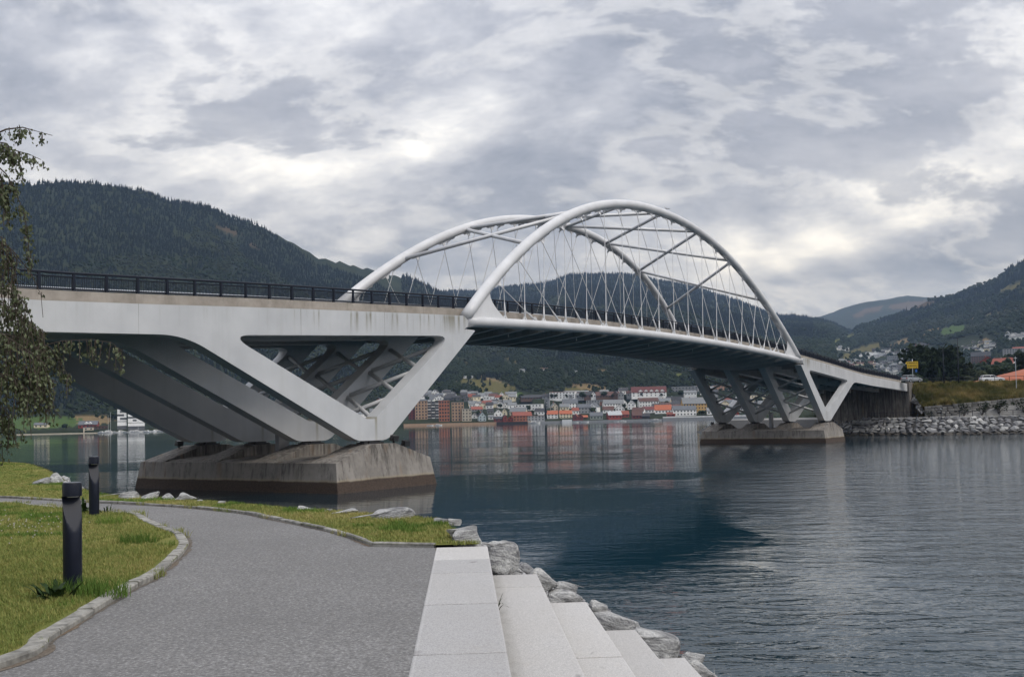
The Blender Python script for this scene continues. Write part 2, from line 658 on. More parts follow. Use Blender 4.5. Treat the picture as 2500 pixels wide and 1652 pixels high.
    return dict(white=white, tube=tube, shade=shade, edge=edge, pier=pier, navy=navy, galv=galv, dark=dark, road=road)


BM = bridge_materials()


def frame_uz(u, z):
    return (u * K, z * K)


def rib_mesh():
    """V-shaped strut with the girder above it; x along the bridge (outer side negative), y thickness"""
    top = [(u, conc_top(u) - 0.64, 0) for u in (-54, -48, -42, -36, -30, -24, -18, -12, -6, 0, 5)]
    outer = top + [(10.35, 12.33, 0.25), (10.98, 12.02, 0.3), (10.95, 11.55, 0.2), (10.45, 11.33, 0), (11.9, 11.31, 0.08),
                   (1.3, 3.2, 1.9), (-1.75, 3.2, 2.6), (-15.7, 9.38, 7.0), (-26, 8.98, 0), (-40, 8.66, 0), (-54, 8.3, 0)]
    hole = [(-12.5, 9.56, 0.38), (8.75, 10.72, 0.5), (-0.3, 4.42, 1.15)]
    bm = bmesh.new()
    edges = []
    for loop in (outer, hole):
        pts = rounded(loop, 9)
        vs = [bm.verts.new((p.x * K, 0, p.y * K)) for p in pts]
        for i in range(len(vs)):
            edges.append(bm.edges.new((vs[i], vs[(i + 1) % len(vs)])))
    bmesh.ops.triangle_fill(bm, use_beauty=True, use_dissolve=False, edges=edges)
    fs = list(bm.faces)
    r = bmesh.ops.extrude_face_region(bm, geom=fs)
    vs = [g for g in r['geom'] if isinstance(g, bmesh.types.BMVert)]
    bmesh.ops.translate(bm, verts=vs, vec=(0, 0.95 * K, 0))
    for v in bm.verts:
        v.co.y -= 0.475 * K
    bmesh.ops.recalc_face_normals(bm, faces=bm.faces)
    me = bpy.data.meshes.new('v_strut')
    bm.to_mesh(me)
    bm.free()
    autosmooth(me, 30)
    return me


def build_bridge():
    root = empty('arch_bridge', (BX0, BY0, 0), math.pi / 2 - BHEAD,
                 'white steel network arch bridge on two V shaped piers across the fjord', 'bridge')
    L = SPAN * K
    cu = SPAN / 2
    # V struts, four at each pier
    me = rib_mesh()
    me.materials.append(BM['white'])
    for side in (0, 1):
        for v in RIBV:
            o = link('v_strut', me, None, root, (0 if side == 0 else L, v * K, 0))
            if side:
                o.scale = (-1, 1, 1)
    # pier footings
    for side in (0, 1):
        mb = MB()
        bwid, bs, e, zs, W = 5.085, 4.80, 0.372, 1.90, 19.86
        g = lambda hu, ev, z: [(-hu * K, ev * K, z * K), (hu * K, ev * K, z * K), (hu * K, (W - ev) * K, z * K), (-hu * K, (W - ev) * K, z * K)]
        mb.hexa(g(bwid + 0.35, -0.45, -2.6), g(bs, e, zs))
        foot = mb.build('pier_footing', BM['pier'], root, loc=(side * L, 0, 0), bevel=0.04)
        for k, v in enumerate(RIBV):
            a, b = v - 0.97, v + 0.97
            if k == 0:
                a = e
            if k == 3:
                b = W - e
            p = MB()
            po = [(-bs, zs - 0.05), (bs, zs - 0.05), (bs, zs + 0.004), (1.28, 2.98), (-1.05, 2.98), (-bs, zs + 0.004)]
            if k in (0, 3):   # end plinths lean in with the end face
                q = 0.2
                lo = [(x * K, a * K, z * K) for x, z in po]
                hi = [(x * K, b * K, z * K) for x, z in po]
                for i, (x, z) in enumerate(po):
                    sh = (z - zs) / 1.1 * q
                    if k == 0:
                        lo[i] = (x * K, (a + sh) * K, z * K)
                    else:
                        hi[i] = (x * K, (b - sh) * K, z * K)
                n = len(po)
                p.add(lo + hi, [tuple(range(n)), tuple(range(2 * n - 1, n - 1, -1))] + [((i + 1) % n, i, n + i, n + (i + 1) % n) for i in range(n)])
            else:
                p.prism([(x * K, z * K) for x, z in po], a * K, b * K, 'y')
            p.build('plinth', BM['pier'], foot, bevel=0.03)
            br = MB()
            br.box(-0.75 * K, 0.75 * K, (v - 0.55) * K, (v + 0.55) * K, 2.985 * K, 3.09 * K)
            br.box(-0.5 * K, 0.5 * K, (v - 0.42) * K, (v + 0.42) * K, 3.09 * K, 3.2 * K)
            br.box(-1.15 * K, -0.8 * K, (v - 0.5) * K, (v - 0.1) * K, 2.985 * K, 3.14 * K)
            br.build('bearing', BM['dark'], root, loc=(side * L, 0, 0))
            if k < 3:
                c0, c1 = b, RIBV[k + 1] - 0.97
                arc = [(-bs + 0.002, zs - 0.03)] + [(bs * (i / 8 - 1), zs + 0.36 * math.sin(math.pi / 2 * i / 8)) for i in range(1, 16)] + [(bs - 0.002, zs - 0.03)]
                arc = [(x, zs + 0.36 * (1 - (x / bs) ** 2)) for x in [bs * (i / 8 - 1) for i in range(0, 17)]]
                arc = [(-bs + 0.003, zs - 0.1)] + arc[1:-1] + [(bs - 0.003, zs - 0.1)]
                q = MB()
                q.prism([(x * K, z * K) for x, z in arc[::-1]][::-1], (c0 + 0.003) * K, (c1 - 0.003) * K, 'y')
                q.build('vaulted_cap', BM['pier'], foot)
    # floodlights and a service cabinet on the footings
    for side in (0, 1):
        for (u, v) in ((1.3, 0.75), (2.5, 0.75), (-1.8, 19.0)):
            f = MB()
            zt = 2.98 if abs(u) < 1.35 else 2.98 - (abs(u) - 1.28) * 0.31
            f.box((u - 0.05) * K, (u + 0.05) * K, (v - 0.05) * K, (v + 0.05) * K, (zt - 0.02) * K, (zt + 0.16) * K)
            f.hexa([((u - 0.25) * K, (v - 0.2) * K, (zt + 0.14) * K), ((u + 0.25) * K, (v - 0.2) * K, (zt + 0.10) * K), ((u + 0.25) * K, (v + 0.2) * K, (zt + 0.16) * K), ((u - 0.25) * K, (v + 0.2) * K, (zt + 0.16) * K)],
                   [((u - 0.27) * K, (v - 0.24) * K, (zt + 0.48) * K), ((u + 0.27) * K, (v - 0.24) * K, (zt + 0.48) * K), ((u + 0.22) * K, (v + 0.1) * K, (zt + 0.56) * K), ((u - 0.22) * K, (v + 0.1) * K, (zt + 0.56) * K)])
            f.build('floodlight', BM['dark'], root, loc=(side * L, 0, 0))
        c = MB()
        c.box(-0.55 * K, 0.45 * K, 9.75 * K, 10.15 * K, 1.9 * K, 4.55 * K)
        c.box(-0.62 * K, 0.52 * K, 9.70 * K, 10.20 * K, 4.55 * K, 4.62 * K)
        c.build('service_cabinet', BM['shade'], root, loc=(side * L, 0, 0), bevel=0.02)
    # cross bracing between the inner legs
    def leg(t, v, side):
        u, z = 1.55 + t * 7.6, 4.35 + t * 5.75
        u -= 0.75
        z += 0.0
        return Vector(((u if side == 0 else SPAN - u) * K, v * K, z * K))
    for side in (0, 1):
        for k in range(3):
            a, b = RIBV[k] + 0.47, RIBV[k + 1] - 0.47
            lev = [0.03, 0.36, 0.68, 1.0]
            for i in range(3):
                MB().tube([leg(lev[i], a, side), leg(lev[i + 1] - 0.03, b, side)], 0.17 * K, 10).build('cross_brace', BM['white'], root, smooth=True)
                MB().tube([leg(lev[i + 1] - 0.03, a, side), leg(lev[i], b, side)], 0.165 * K, 10).build('cross_brace', BM['white'], root, smooth=True)
    # deck
    us = list(np.linspace(-54.0, SPAN + 54.0, 107))
    def sweep(name, prof, mat, parent=root, rng=us, bev=0):
        """prof(u) -> closed list of (v, z)"""
        V, Fc = [], []
        n = None
        for i, u in enumerate(rng):
            pr = prof(u)
            n = len(pr)
            V += [(u * K, v * K, z * K) for v, z in pr]
            if i:
                b = (i - 1) * n
                for k in range(n):
                    Fc.append((b + k, b + (k + 1) % n, b + n + (k + 1) % n, b + n + k))
        Fc.append(tuple(range(n - 1, -1, -1)))
        m = len(V) - n
        Fc.append(tuple(m + k for k in range(n)))
        mb = MB()
        mb.add(V, [f[::-1] for f in Fc])
        me = mb.mesh(name)
        bm = bmesh.new()
        bm.from_mesh(me)
        bmesh.ops.recalc_face_normals(bm, faces=bm.faces)
        bm.to_mesh(me)
        bm.free()
        return link(name, me, mat, parent)
    sweep('deck_slab', lambda u: [(2.86, conc_top(u) - 0.28), (17.02, conc_top(u) - 0.28), (17.02, conc_top(u) - 0.62), (2.86, conc_top(u) - 0.62)], BM['edge'])
    sweep('road_surface', lambda u: [(2.88, conc_top(u) - 0.20), (17.0, conc_top(u) - 0.20), (17.0, conc_top(u) - 0.276), (2.88, conc_top(u) - 0.276)], BM['road'])
    sweep('edge_beam', lambda u: [(2.36, conc_top(u)), (2.85, conc_top(u)), (2.85, conc_top(u) - 0.66), (2.36, conc_top(u) - 0.60)], BM['edge'])
    sweep('edge_beam', lambda u: [(17.52, conc_top(u)), (17.03, conc_top(u)), (17.03, conc_top(u) - 0.66), (17.52, conc_top(u) - 0.60)], BM['edge'])
    # transverse beams under the approaches
    for side in (0, 1):
        for u in (-50, -44, -38, -32, -26, -20, -14, -8, -2, 4, 9):
            uu = u if side == 0 else SPAN - u
            z1 = conc_top(uu) - 0.64
            for k in range(3):
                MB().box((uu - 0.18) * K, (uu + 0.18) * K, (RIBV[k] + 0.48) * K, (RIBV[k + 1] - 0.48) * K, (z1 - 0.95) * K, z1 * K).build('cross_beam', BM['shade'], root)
    # ties
    ss = [(-40.3 + 80.6 * i / 48) for i in range(49)]
    for far in (0, 1):
        v = (18.075 if far else 1.805)
        MB().tube([((s + cu) * K, v * K, tie_z(s) * K) for s in ss], 0.415 * K, 20).build('tie_girder', BM['tube'], root, smooth=True)
    # fish-bellied floor beams of the arch span
    n = 20
    for i in range(n + 1):
        s = -39.4 + 78.8 * i / n
        u = s + cu
        zt = conc_top(u) - 0.622
        za = tie_z(s) - 0.34
        zb = tie_z(s) - 1.12
        prof = []
        for j in range(13):
            v = 2.05 + (17.83 - 2.05) * j / 12
            t = 2 * j / 12 - 1
            prof.append((v, zb + (za - zb) * abs(t) ** 1.5))
        web = MB()
        pts = prof + [(17.83, za + 0.22), (16.9, zt), (2.98, zt), (2.05, za + 0.22)]
        web.prism([(v * K, z * K) for v, z in pts], (u - 0.022) * K, (u + 0.022) * K, 'x')
        fb = web.build('floor_beam', BM['white'], root)
        fl = MB()
        for j in range(12):
            (v0, z0), (v1, z1) = prof[j], prof[j + 1]
            fl.hexa([((u - 0.2) * K, v0 * K, (z0 - 0.04) * K), ((u + 0.2) * K, v0 * K, (z0 - 0.04) * K), ((u + 0.2) * K, v1 * K, (z1 - 0.04) * K), ((u - 0.2) * K, v1 * K, (z1 - 0.04) * K)],
                    [((u - 0.2) * K, v0 * K, (z0 - 0.002) * K), ((u + 0.2) * K, v0 * K, (z0 - 0.002) * K), ((u + 0.2) * K, v1 * K, (z1 - 0.002) * K), ((u - 0.2) * K, v1 * K, (z1 - 0.002) * K)])
        fl.build('bottom_flange', BM['white'], fb)
        if i in (2, 5, 9, 12, 15, 18):
            MB().tube([((u + 0.6) * K, 4.2 * K, zt * K), ((u + 0.6) * K, 4.2 * K, (zt - 1.25) * K)], 0.06 * K, 8).build('drain_pipe', BM['tube'], root)
    # arches
    for far in (0, 1):
        pts = [arch_pt(-40.45 + 80.9 * i / 90, far) for i in range(91)]
        ar = MB().tube(pts, 0.46 * K, 24).build('arch_tube', BM['tube'], root, smooth=True)
        for e in (-1, 1):     # knee plate between arch and tie
            q = []
            for j in range(9):
                s = 40.0 - 3.9 * j / 8
                a = arch_pt(e * s, far) / K
                q.append((a.x, a.y, a.z))
            for j in range(10):
                t = j / 9
                s = 36.1 - 1.15 * math.sin(t * math.pi / 2) * 0 - 1.3 * (1 - math.cos(t * math.pi / 2)) + 0.9 * math.sin(t * math.pi)
                z = q[8][2] + (tie_z(36) + 0.30 - q[8][2]) * t
                q.append((e * s + cu, q[8][1] * (1 - t) + (18.075 if far else 1.805) * t, z))
            q.append((e * 40.0 + cu, 18.075 if far else 1.805, tie_z(40) + 0.2))
            mb = MB()
            m = len(q)
            A = [(u * K, (v - 0.04) * K, z * K) for u, v, z in q]
            B = [(u * K, (v + 0.04) * K, z * K) for u, v, z in q]
            mb.add(A + B, [tuple(range(m)), tuple(range(2 * m - 1, m - 1, -1))] + [(i, (i + 1) % m, m + (i + 1) % m, m + i) for i in range(m)])
            mb.build('knee_plate', BM['tube'], root)
    # hangers, two crossing families on each arch
    hb = [-34.8, -31.8, -28.75, -25.0, -21.1, -17.3, -13.4, -9.5, -5.4, -1.6, 2.2, 6.3, 10.4, 14.4, 18.4, 22.4, 26.4, 30.5]
    ht = [-34.0, -30.2, -26.4, -22.3, -17.8, -13.7, -9.8, -5.8, -1.0, 3.0, 6.9, 11.2, 15.5, 19.5, 23.5, 27.5, 31.7, 35.5]
    for far in (0, 1):
        for fam in (1, -1):
            for b, t in zip(hb, ht):
                dv = 0.10 * fam
                top = arch_pt(fam * t, far)
                A = Vector(((fam * b + cu) * K, ((18.075 if far else 1.805) + dv) * K, (tie_z(b) + 0.36) * K))
                ax = (top - A).normalized()
                T = top - Vector((0, 0, 0.40 * K)) + Vector((0, dv * K, 0))
                ax = (T - A).normalized()
                T2 = T - ax * 0.55
                h = MB().tube([A, T2], 0.034, 6, False).build('hanger', BM['tube'], root, smooth=True)
                ln = (T2 - A).length
                k1, k2 = min(0.9, ln * 0.25), min(1.5, ln * 0.4)
                MB().tube([A - ax * 0.12, A + ax * k1, A + ax * k2], [0.11, 0.085, 0.042], 8).build('socket', BM['tube'], h, smooth=True)
                # fin plate under the arch tube, scalloped at both ends
                d = Vector((1, 0, 0))
                a2 = (arch_pt(fam * t + 0.3, far) - arch_pt(fam * t - 0.3, far)).normalized()
                w = Vector((0, 0.03, 0))
                up = a2.cross(Vector((0, 1, 0))).normalized()
                if up.z < 0:
                    up = -up
                q = [top - a2 * 0.95 - up * 0.40 * K, top - a2 * 0.55 - up * 0.62 * K, top - a2 * 0.25 - up * 0.60 * K, T2 - a2 * 0.1, T2 + a2 * 0.1, top + a2 * 0.25 - up * 0.60 * K, top + a2 * 0.55 - up * 0.62 * K, top + a2 * 0.95 - up * 0.40 * K]
                q = [p + Vector((0, dv * K if 1 < i < 6 else 0, 0)) for i, p in enumerate(q)]
                mb = MB()
                m = len(q)
                mb.add([p - w for p in q] + [p + w for p in q], [tuple(range(m)), tuple(range(2 * m - 1, m - 1, -1))] + [(i, (i + 1) % m, m + (i + 1) % m, m + i) for i in range(m)])
                mb.build('fin_plate', BM['tube'], h)
                mb = MB()
                bb = A + Vector((0, 0, 0))
                mb.prism([((bb.x - 0.38), tie_z(b) * K + 0.36 * K), ((bb.x + 0.38), tie_z(b) * K + 0.36 * K), ((bb.x + 0.12), tie_z(b) * K + 0.66 * K), ((bb.x - 0.12), tie_z(b) * K + 0.66 * K)], bb.y - 0.05, bb.y + 0.05, 'y')
                mb.build('foot_plate', BM['tube'], h)
    # wind bracing: crossed tubes between the arches
    nodes = [-29.5, -19.7, -9.9, 0.0, 9.9, 19.7, 29.5]
    for i in range(6):
        for a, b in ((nodes[i], nodes[i + 1]), (nodes[i + 1], nodes[i])):
            P, Q = arch_pt(a, 0), arch_pt(b, 1)
            dz = Vector((0, 0, -0.12 * K if a < b else -0.02 * K))
            MB().tube([P + dz, Q + dz], 0.185 * K, 12).build('wind_brace', BM['tube'], root, smooth=True)
    # railings
    for far in (0, 1):
        v = 17.28 if far else 2.6
        rl = link('railing', None, None, root)
        H = 0.93
        mb = MB()
        mb.tube([(u * K, v * K, (conc_top(u) + H) * K) for u in us], 0.07, 8)
        mb.build('top_rail', BM['navy'], rl, smooth=True)
        for hh in (H - 0.20, 0.13):
            mb = MB()
            mb.tube([(u * K, v * K, (conc_top(u) + hh) * K) for u in us], 0.04, 6)
            mb.build('rail_bar', BM['navy'], rl, smooth=True)
        pm = MB()
        pm.prism([(-0.10, -0.07), (0.10, -0.07), (0.10, 0.07), (-0.10, 0.07)], 0, 0.02)
        pm.hexa([(-0.075, -0.085, 0.02), (0.075, -0.085, 0.02), (0.075, 0.085, 0.02), (-0.075, 0.085, 0.02)],
                [(-0.065, -0.06, H * K), (0.065, -0.06, H * K), (0.065, 0.06, H * K), (-0.065, 0.06, H * K)])
        pme = pm.mesh('post')
        pme.materials.append(BM['navy'])
        npost = 112
        for i in range(npost):
            u = -53.8 + (SPAN + 107.6) * i / (npost - 1)
            link('post', pme, None, rl, (u * K, v * K, conc_top(u) * K))
        bl = MB()
        nb = npost * 18
        for i in range(nb):
            u = -53.8 + (SPAN + 107.6) * (i + 0.5) / nb
            z = conc_top(u)
            x, y, r = u * K, v * K, 0.017
            a, b = (z + 0.13) * K, (z + H - 0.20) * K
            bl.add([(x - r, y - r, a), (x + r, y - r, a), (x, y + r, a), (x - r, y - r, b), (x + r, y - r, b), (x, y + r, b)], [(0, 1, 4, 3), (1, 2, 5, 4), (2, 0, 3, 5)])
        tag(bl.build('balusters', BM['navy'], rl), kind='stuff')
    # guard rails beside the carriageway
    for v in (5.6, 15.9):
        gr = link('guard_rail', None, None, root)
        MB().tube([(u * K, v * K, (conc_top(u) + 0.47) * K) for u in us], 0.085, 8).build('beam', BM['galv'], gr, smooth=True)
        pm = MB().box(-0.06, 0.06, -0.05, 0.05, -0.2, 0.55).mesh('post')
        pm.materials.append(BM['navy'])
        for i in range(54):
            u = -53 + (SPAN + 106) * i / 53
            link('post', pm, None, gr, (u * K, v * K + 0.09, conc_top(u) * K))
    # abutments
    for side in (0, 1):
        ab = MB()
        sg = -1 if side == 0 else 1
        u0 = -54.2 if side == 0 else SPAN + 54.2
        e0 = conc_top(u0)
        xs = sorted((u0 * K, (u0 + sg * 3.0) * K))
        ab.box(xs[0], xs[1], 1.0 * K, 18.8 * K, -1.0, (e0 - 0.7) * K)
        # wing plates that frame the deck end
        for v in (0.92, 18.25):
            ab.hexa([(xs[0] + 0.02, v * K, -1.0), (xs[1] - 0.02, v * K, -1.0), (xs[1] - 0.02, (v + 0.6) * K, -1.0), (xs[0] + 0.02, (v + 0.6) * K, -1.0)],
                    [(xs[0] - 0.25 * sg, v * K, (e0 - 0.1) * K), (xs[1], v * K, (e0 - 0.1) * K), (xs[1], (v + 0.6) * K, (e0 - 0.1) * K), (xs[0] - 0.25 * sg, (v + 0.6) * K, (e0 - 0.1) * K)])
        ab.build('abutment', BM['pier'], root)
    return root


BRIDGE = build_bridge()

# ---------------------------------------------------------------- far terrain
SHORE = 1085.0


def _tab(xs, ys):
    xs, ys = np.array(xs, float), np.array(ys, float)
    return lambda x: np.interp(x, xs, ys)


def hor_y(px):
    """photo row of the horizon in a column"""
    return CY + math.tan(PITCH) * F_PX + (1250 - px) * math.tan(ROLL) - 0.0


HILLS = []   # ridge distance, ridge row, foot distance, foot height, exponent


def hill(rx, rd, yx, yy, fx, fd, fz, p, back):
    HILLS.append((_tab(rx, rd), _tab(yx, yy), _tab(fx, fd), fz, p, back))


hill([-2500, 0, 600, 800, 1000, 1100, 1300], [2300, 2500, 2600, 2700, 3000, 3300, 3500],
     [-2600, -1500, -800, -300, 0, 70, 139, 232, 343, 417, 510, 579, 649, 718, 783, 834, 918, 997, 1100, 1180, 1300, 1500, 1700],
     [860, 700, 560, 498, 489, 488, 475, 476, 481, 500, 509, 530, 555, 595, 634, 637, 651, 674, 716, 752, 830, 960, 1020],
     [-2500, 400, 900, 1300], [1210, 1230, 1330, 1500], 8.0, 1.12, 0.25)
hill([0, 4000], [4600, 4600],
     [300, 700, 1000, 1100, 1172, 1252, 1343, 1396, 1479, 1547, 1604, 1707, 1802, 1896, 1972, 2030, 2120, 2300, 2600],
     [900, 800, 722, 709, 709, 698, 684, 668, 662, 671, 681, 701, 731, 771, 779, 790, 830, 920, 1000],
     [0, 1000, 1400, 2000, 2600], [1500, 1380, 1330, 1330, 1500], 30.0, 1.0, 0.2)
hill([0, 4000], [8200, 8200],
     [1500, 1800, 1896, 1972, 2006, 2057, 2096, 2160, 2225, 2273, 2400, 2600, 3000],
     [1000, 860, 800, 783, 778, 761, 750, 741, 734, 738, 750, 790, 900],
     [0, 4000], [4200, 4200], 20.0, 0.9, 0.15)
hill([1900, 4000], [3800, 3600],
     [1860, 1960, 2026, 2101, 2146, 2202, 2231, 2273, 2337, 2388, 2444, 2475, 2500, 2700, 3200, 4200],
     [960, 900, 856, 806, 791, 774, 764, 745, 733, 718, 701, 681, 672, 610, 540, 560],
     [1900, 2000, 2300, 2450, 4000], [1400, 1350, 1300, 1150, 900], 12.0, 1.25, 0.3)
hill([2000, 4000], [900, 900],
     [2150, 2200, 2240, 2280, 2330, 2380, 2430, 2500, 2800, 4000],
     [1060, 1000, 948, 915, 903, 890, 878, 862, 830, 800],
     [2000, 2300, 4000], [420, 320, 300], 9.0, 1.2, 0.021)


def az_px(x, y):
    """photo column of a ground direction (on the horizon)"""
    return 1250 + F_PX * (x / np.maximum(y, 1e-6)) * 1.0


def terr(x, y, detail=True):
    """ground height of the far shore, the town slope and the hills"""
    x, y = np.asarray(x, float), np.asarray(y, float)
    d = np.hypot(x, y)
    px = 1250 + F_PX * np.tan(np.clip(np.arctan2(x, y), -1.25, 1.25))
    hy = 1023.8 - 0.0211 * (px - 1250)
    # far side: water, then a gentle town slope
    wob = 9 * np.sin(px / 71.0) + 5 * np.sin(px / 23.0 + 1.0)
    z = np.where(d < SHORE + wob * 0.25, -3.0, 2.9 + 0.088 * np.maximum(d - SHORE - 25, 0.0))
    z = np.minimum(z, 42.0)
    # right bank: ground behind the road
    c = np.clip((px - 1985) / 25.0, 0, 1)
    zr = np.where(d < 236, -3.0, 9.2 + 0.010 * np.maximum(d - 240, 0))
    zr = np.minimum(zr, 14.0)
    z = np.where(c > 0.5, np.where(d < 236, -3.0, np.maximum(zr, np.where(d > SHORE, z, -3))), z)
    for rd, ry, fd, fz, p, back in HILLS:
        R, Y, Fd = rd(px), ry(px), fd(px)
        zt = CAMZ + (hy - Y) / F_PX * R - 9.0
        t = (d - Fd) / (R - Fd)
        up = fz + (zt - fz) * np.power(np.clip(t, 0, 1), p)
        dn = zt - (d - R) * back
        h = np.where(t < 0, -50, np.where(t <= 1, up, dn))
        if back == 0.3 or back == 0.021:                       # the right-hand hill stops at the valley mouth
            h = np.where(px < 1975, -50, h - np.clip((2040 - px) / 65, 0, 1) * (h + 3) * 0.6)
        z = np.maximum(z, h)
    return z


def relief(x, y):
    """folds and spurs on the hillsides (scaled up with height)"""
    v = Vector((x * 0.0022, y * 0.0022, 0.3))
    a = mnoise.fractal(v, 1.0, 2.0, 4)
    return a


def terr1(x, y):
    z = float(terr(x, y))
    return z


def on_terrain(px, py, d0=240.0, d1=9000.0):
    """first point of the terrain along a pixel's ray"""
    dr = pix_dir(px, py)
    hl = math.hypot(dr.x, dr.y)
    ds = np.exp(np.linspace(math.log(d0), math.log(d1), 1600))
    X, Y = ds * dr.x / hl, ds * dr.y / hl
    Z = CAMZ + ds * dr.z / hl
    T = terr(X, Y)
    hit = np.nonzero(T >= Z)[0]
    if len(hit) == 0:
        return None
    i = hit[0]
    return Vector((X[i], Y[i], T[i])), ds[i]


# open ground on the slopes: (column, row, half width, half height, slope, colour)
OLIVE, TAN, GREEN, LGREEN, SAND, HEATH = (0.105, 0.095, 0.032), (0.20, 0.145, 0.075), (0.055, 0.10, 0.025), (0.11, 0.125, 0.04), (0.30, 0.215, 0.15), (0.085, 0.062, 0.040)
FIELDS = [(2047, 833, 38, 6, -.45, LGREEN), (2115, 853, 60, 10, -.34, OLIVE), (2197, 838, 24, 7, -.3, TAN), (2278, 807, 32, 5, -.32, TAN),
          (2326, 806, 34, 11, -.3, GREEN), (2385, 771, 40, 5, -.33, TAN), (2433, 762, 24, 5, -.33, OLIVE), (2407, 832, 11, 6, -.1, TAN),
          (2233, 851, 16, 4, -.1, GREEN), (2087, 821, 22, 4, -.4, LGREEN), (2470, 700, 30, 8, -.4, OLIVE), (2300, 838, 18, 5, -.2, LGREEN),
          (1252, 879, 26, 5, .4, OLIVE), (1138, 881, 12, 5, .3, OLIVE), (1330, 903, 14, 5, .1, TAN), (1470, 905, 16, 4, .1, TAN),
          (1185, 941, 72, 15, .12, OLIVE), (1150, 937, 17, 8, .5, SAND), (1210, 930, 40, 5, .3, TAN), (1437, 944, 42, 8, .1, TAN), (1400, 950, 34, 5, 0, OLIVE),
          (1220, 958, 60, 8, .1, GREEN), (1560, 915, 10, 4, 0, LGREEN), (1660, 918, 16, 6, .2, LGREEN),
          (110, 1030, 92, 16, .0, GREEN), (40, 1035, 60, 14, .0, GREEN), (220, 1025, 55, 12, 0, TAN), (-80, 1035, 80, 14, 0, GREEN),
          (556, 562, 32, 8, .35, HEATH), (620, 600, 14, 5, .5, HEATH), (2225, 745, 60, 10, -.1, HEATH), (2120, 760, 40, 8, -.3, HEATH),
          (1480, 668, 60, 8, 0, HEATH), (800, 905, 16, 5, .2, OLIVE)]


def field_at(px, py):
    for fx, fy, w, h, s, c in FIELDS:
        a, b = px - fx, py - fy
        b2 = b - s * a
        wob = 1 + 0.22 * math.sin(a * 0.31 + fy) + 0.15 * math.sin(b2 * 0.9 + a * 0.11)
        if (a / w) ** 2 + (b2 / h) ** 2 < wob:
            return c
    return None


def project_px(x, y, z):
    """world -> photo pixel"""
    v = Vector((x, y, z - CAMZ))
    f = v.dot(_F)
    return 1250 + F_PX * v.dot(_r2) / f, CY - F_PX * v.dot(_u2) / f


def project_np(X, Y, Z):
    Zc = Z - CAMZ
    f = X * _F.x + Y * _F.y + Zc * _F.z
    f = np.maximum(f, 1e-3)
    return 1250 + F_PX * (X * _r2.x + Y * _r2.y + Zc * _r2.z) / f, CY - F_PX * (X * _u2.x + Y * _u2.y + Zc * _u2.z) / f


def make_terrain():
    az = np.radians(np.concatenate([np.arange(-62, -30, 0.5), np.arange(-30, 30, 0.075), np.arange(30, 62.1, 0.5)]))
    r = np.concatenate([np.linspace(228, 420, 18), np.linspace(440, 1060, 26), np.linspace(1070, 1110, 9), np.linspace(1120, 1500, 30),
                        np.linspace(1520, 2700, 62), np.linspace(2750, 5000, 46), np.linspace(5200, 10500, 34)])
    A, R = np.meshgrid(az, r)
    X, Y = R * np.sin(A), R * np.cos(A)
    Z = terr(X, Y)
    flat = np.stack([X.ravel(), Y.ravel(), Z.ravel()], 1)
    # folds of the hillsides, fading towards the ridges so that the skyline stays
    rel = np.array([mnoise.fractal(Vector((a * 0.0030, b * 0.0030, 1.7)), 0.9, 2.1, 5) if c > 25 else 0.0 for a, b, c in flat])
    flat[:, 2] += rel * np.clip((flat[:, 2] - 20) / 140, 0, 1) * 16
    n_r, n_a = R.shape
    faces = []
    idx = np.arange(n_r * n_a).reshape(n_r, n_a)
    q = np.stack([idx[:-1, :-1], idx[:-1, 1:], idx[1:, 1:], idx[1:, :-1]], -1).reshape(-1, 4)
    zq = flat[q, 2]
    q = q[(zq.max(1) > -2.9)]
    me = bpy.data.meshes.new('hills')
    me.from_pydata(flat.tolist(), [], q.tolist())
    me.polygons.foreach_set('use_smooth', [True] * len(me.polygons))
    at = me.color_attributes.new('ground', 'FLOAT_COLOR', 'POINT')
    PX, PY = project_np(flat[:, 0], flat[:, 1], flat[:, 2])
    cols = np.zeros((len(flat), 4))
    for i in range(len(flat)):
        if -200 < PX[i] < 2700 and flat[i, 1] > 0:
            c = field_at(PX[i], PY[i])
            if c:
                cols[i] = (*c, 1)
    at.data.foreach_set('color', cols.ravel())
    M = MAT('hillside_ground', (0.05, 0.06, 0.03, 1), 0.95, spec=0.1)
    ca = M.node('ShaderNodeAttribute')
    ca.attribute_name = 'ground'
    n1 = M.noise(0.012, 6, 0.6, M.coord('World'))
    n2 = M.noise(0.12, 5, 0.65, M.coord('World'))
    base = M.mix(M.rmap(n1, 0.35, 0.65), (0.014, 0.021, 0.012, 1), (0.028, 0.036, 0.017, 1))
    fld = M.mix(M.rmap(n2, 0.3, 0.7, 0.0, 0.55), ca.outputs['Color'], M.mix(0.5, ca.outputs['Color'], (0.07, 0.06, 0.025, 1)))
    c = M.mix(ca.outputs['Alpha'], base, fld)
    M.color(c)
    M.bump(n2, 1.0, 3.0)
    o = link('hills', me, M.m)
    tag(o, 'wooded hills and open fields round the fjord beyond the bridge', 'hills', kind='structure')
    return o


HILL_OBJ = make_terrain()


# ---------------------------------------------------------------- forests (far off, read as one mass)
def leaf_material(name, dark, light, rough=0.8):
    M = MAT(name, light, rough, spec=0.15)
    n = M.noise(0.35, 4, 0.65)
    r = M.rand()
    c = M.mix(r, dark, light)
    c = M.mix(M.rmap(n, 0.35, 0.7), sc4(dark, 0.8), c)
    M.color(c)
    M.bump(M.noise(0.9, 4, 0.7), 1.0, 0.8)
    return M.m


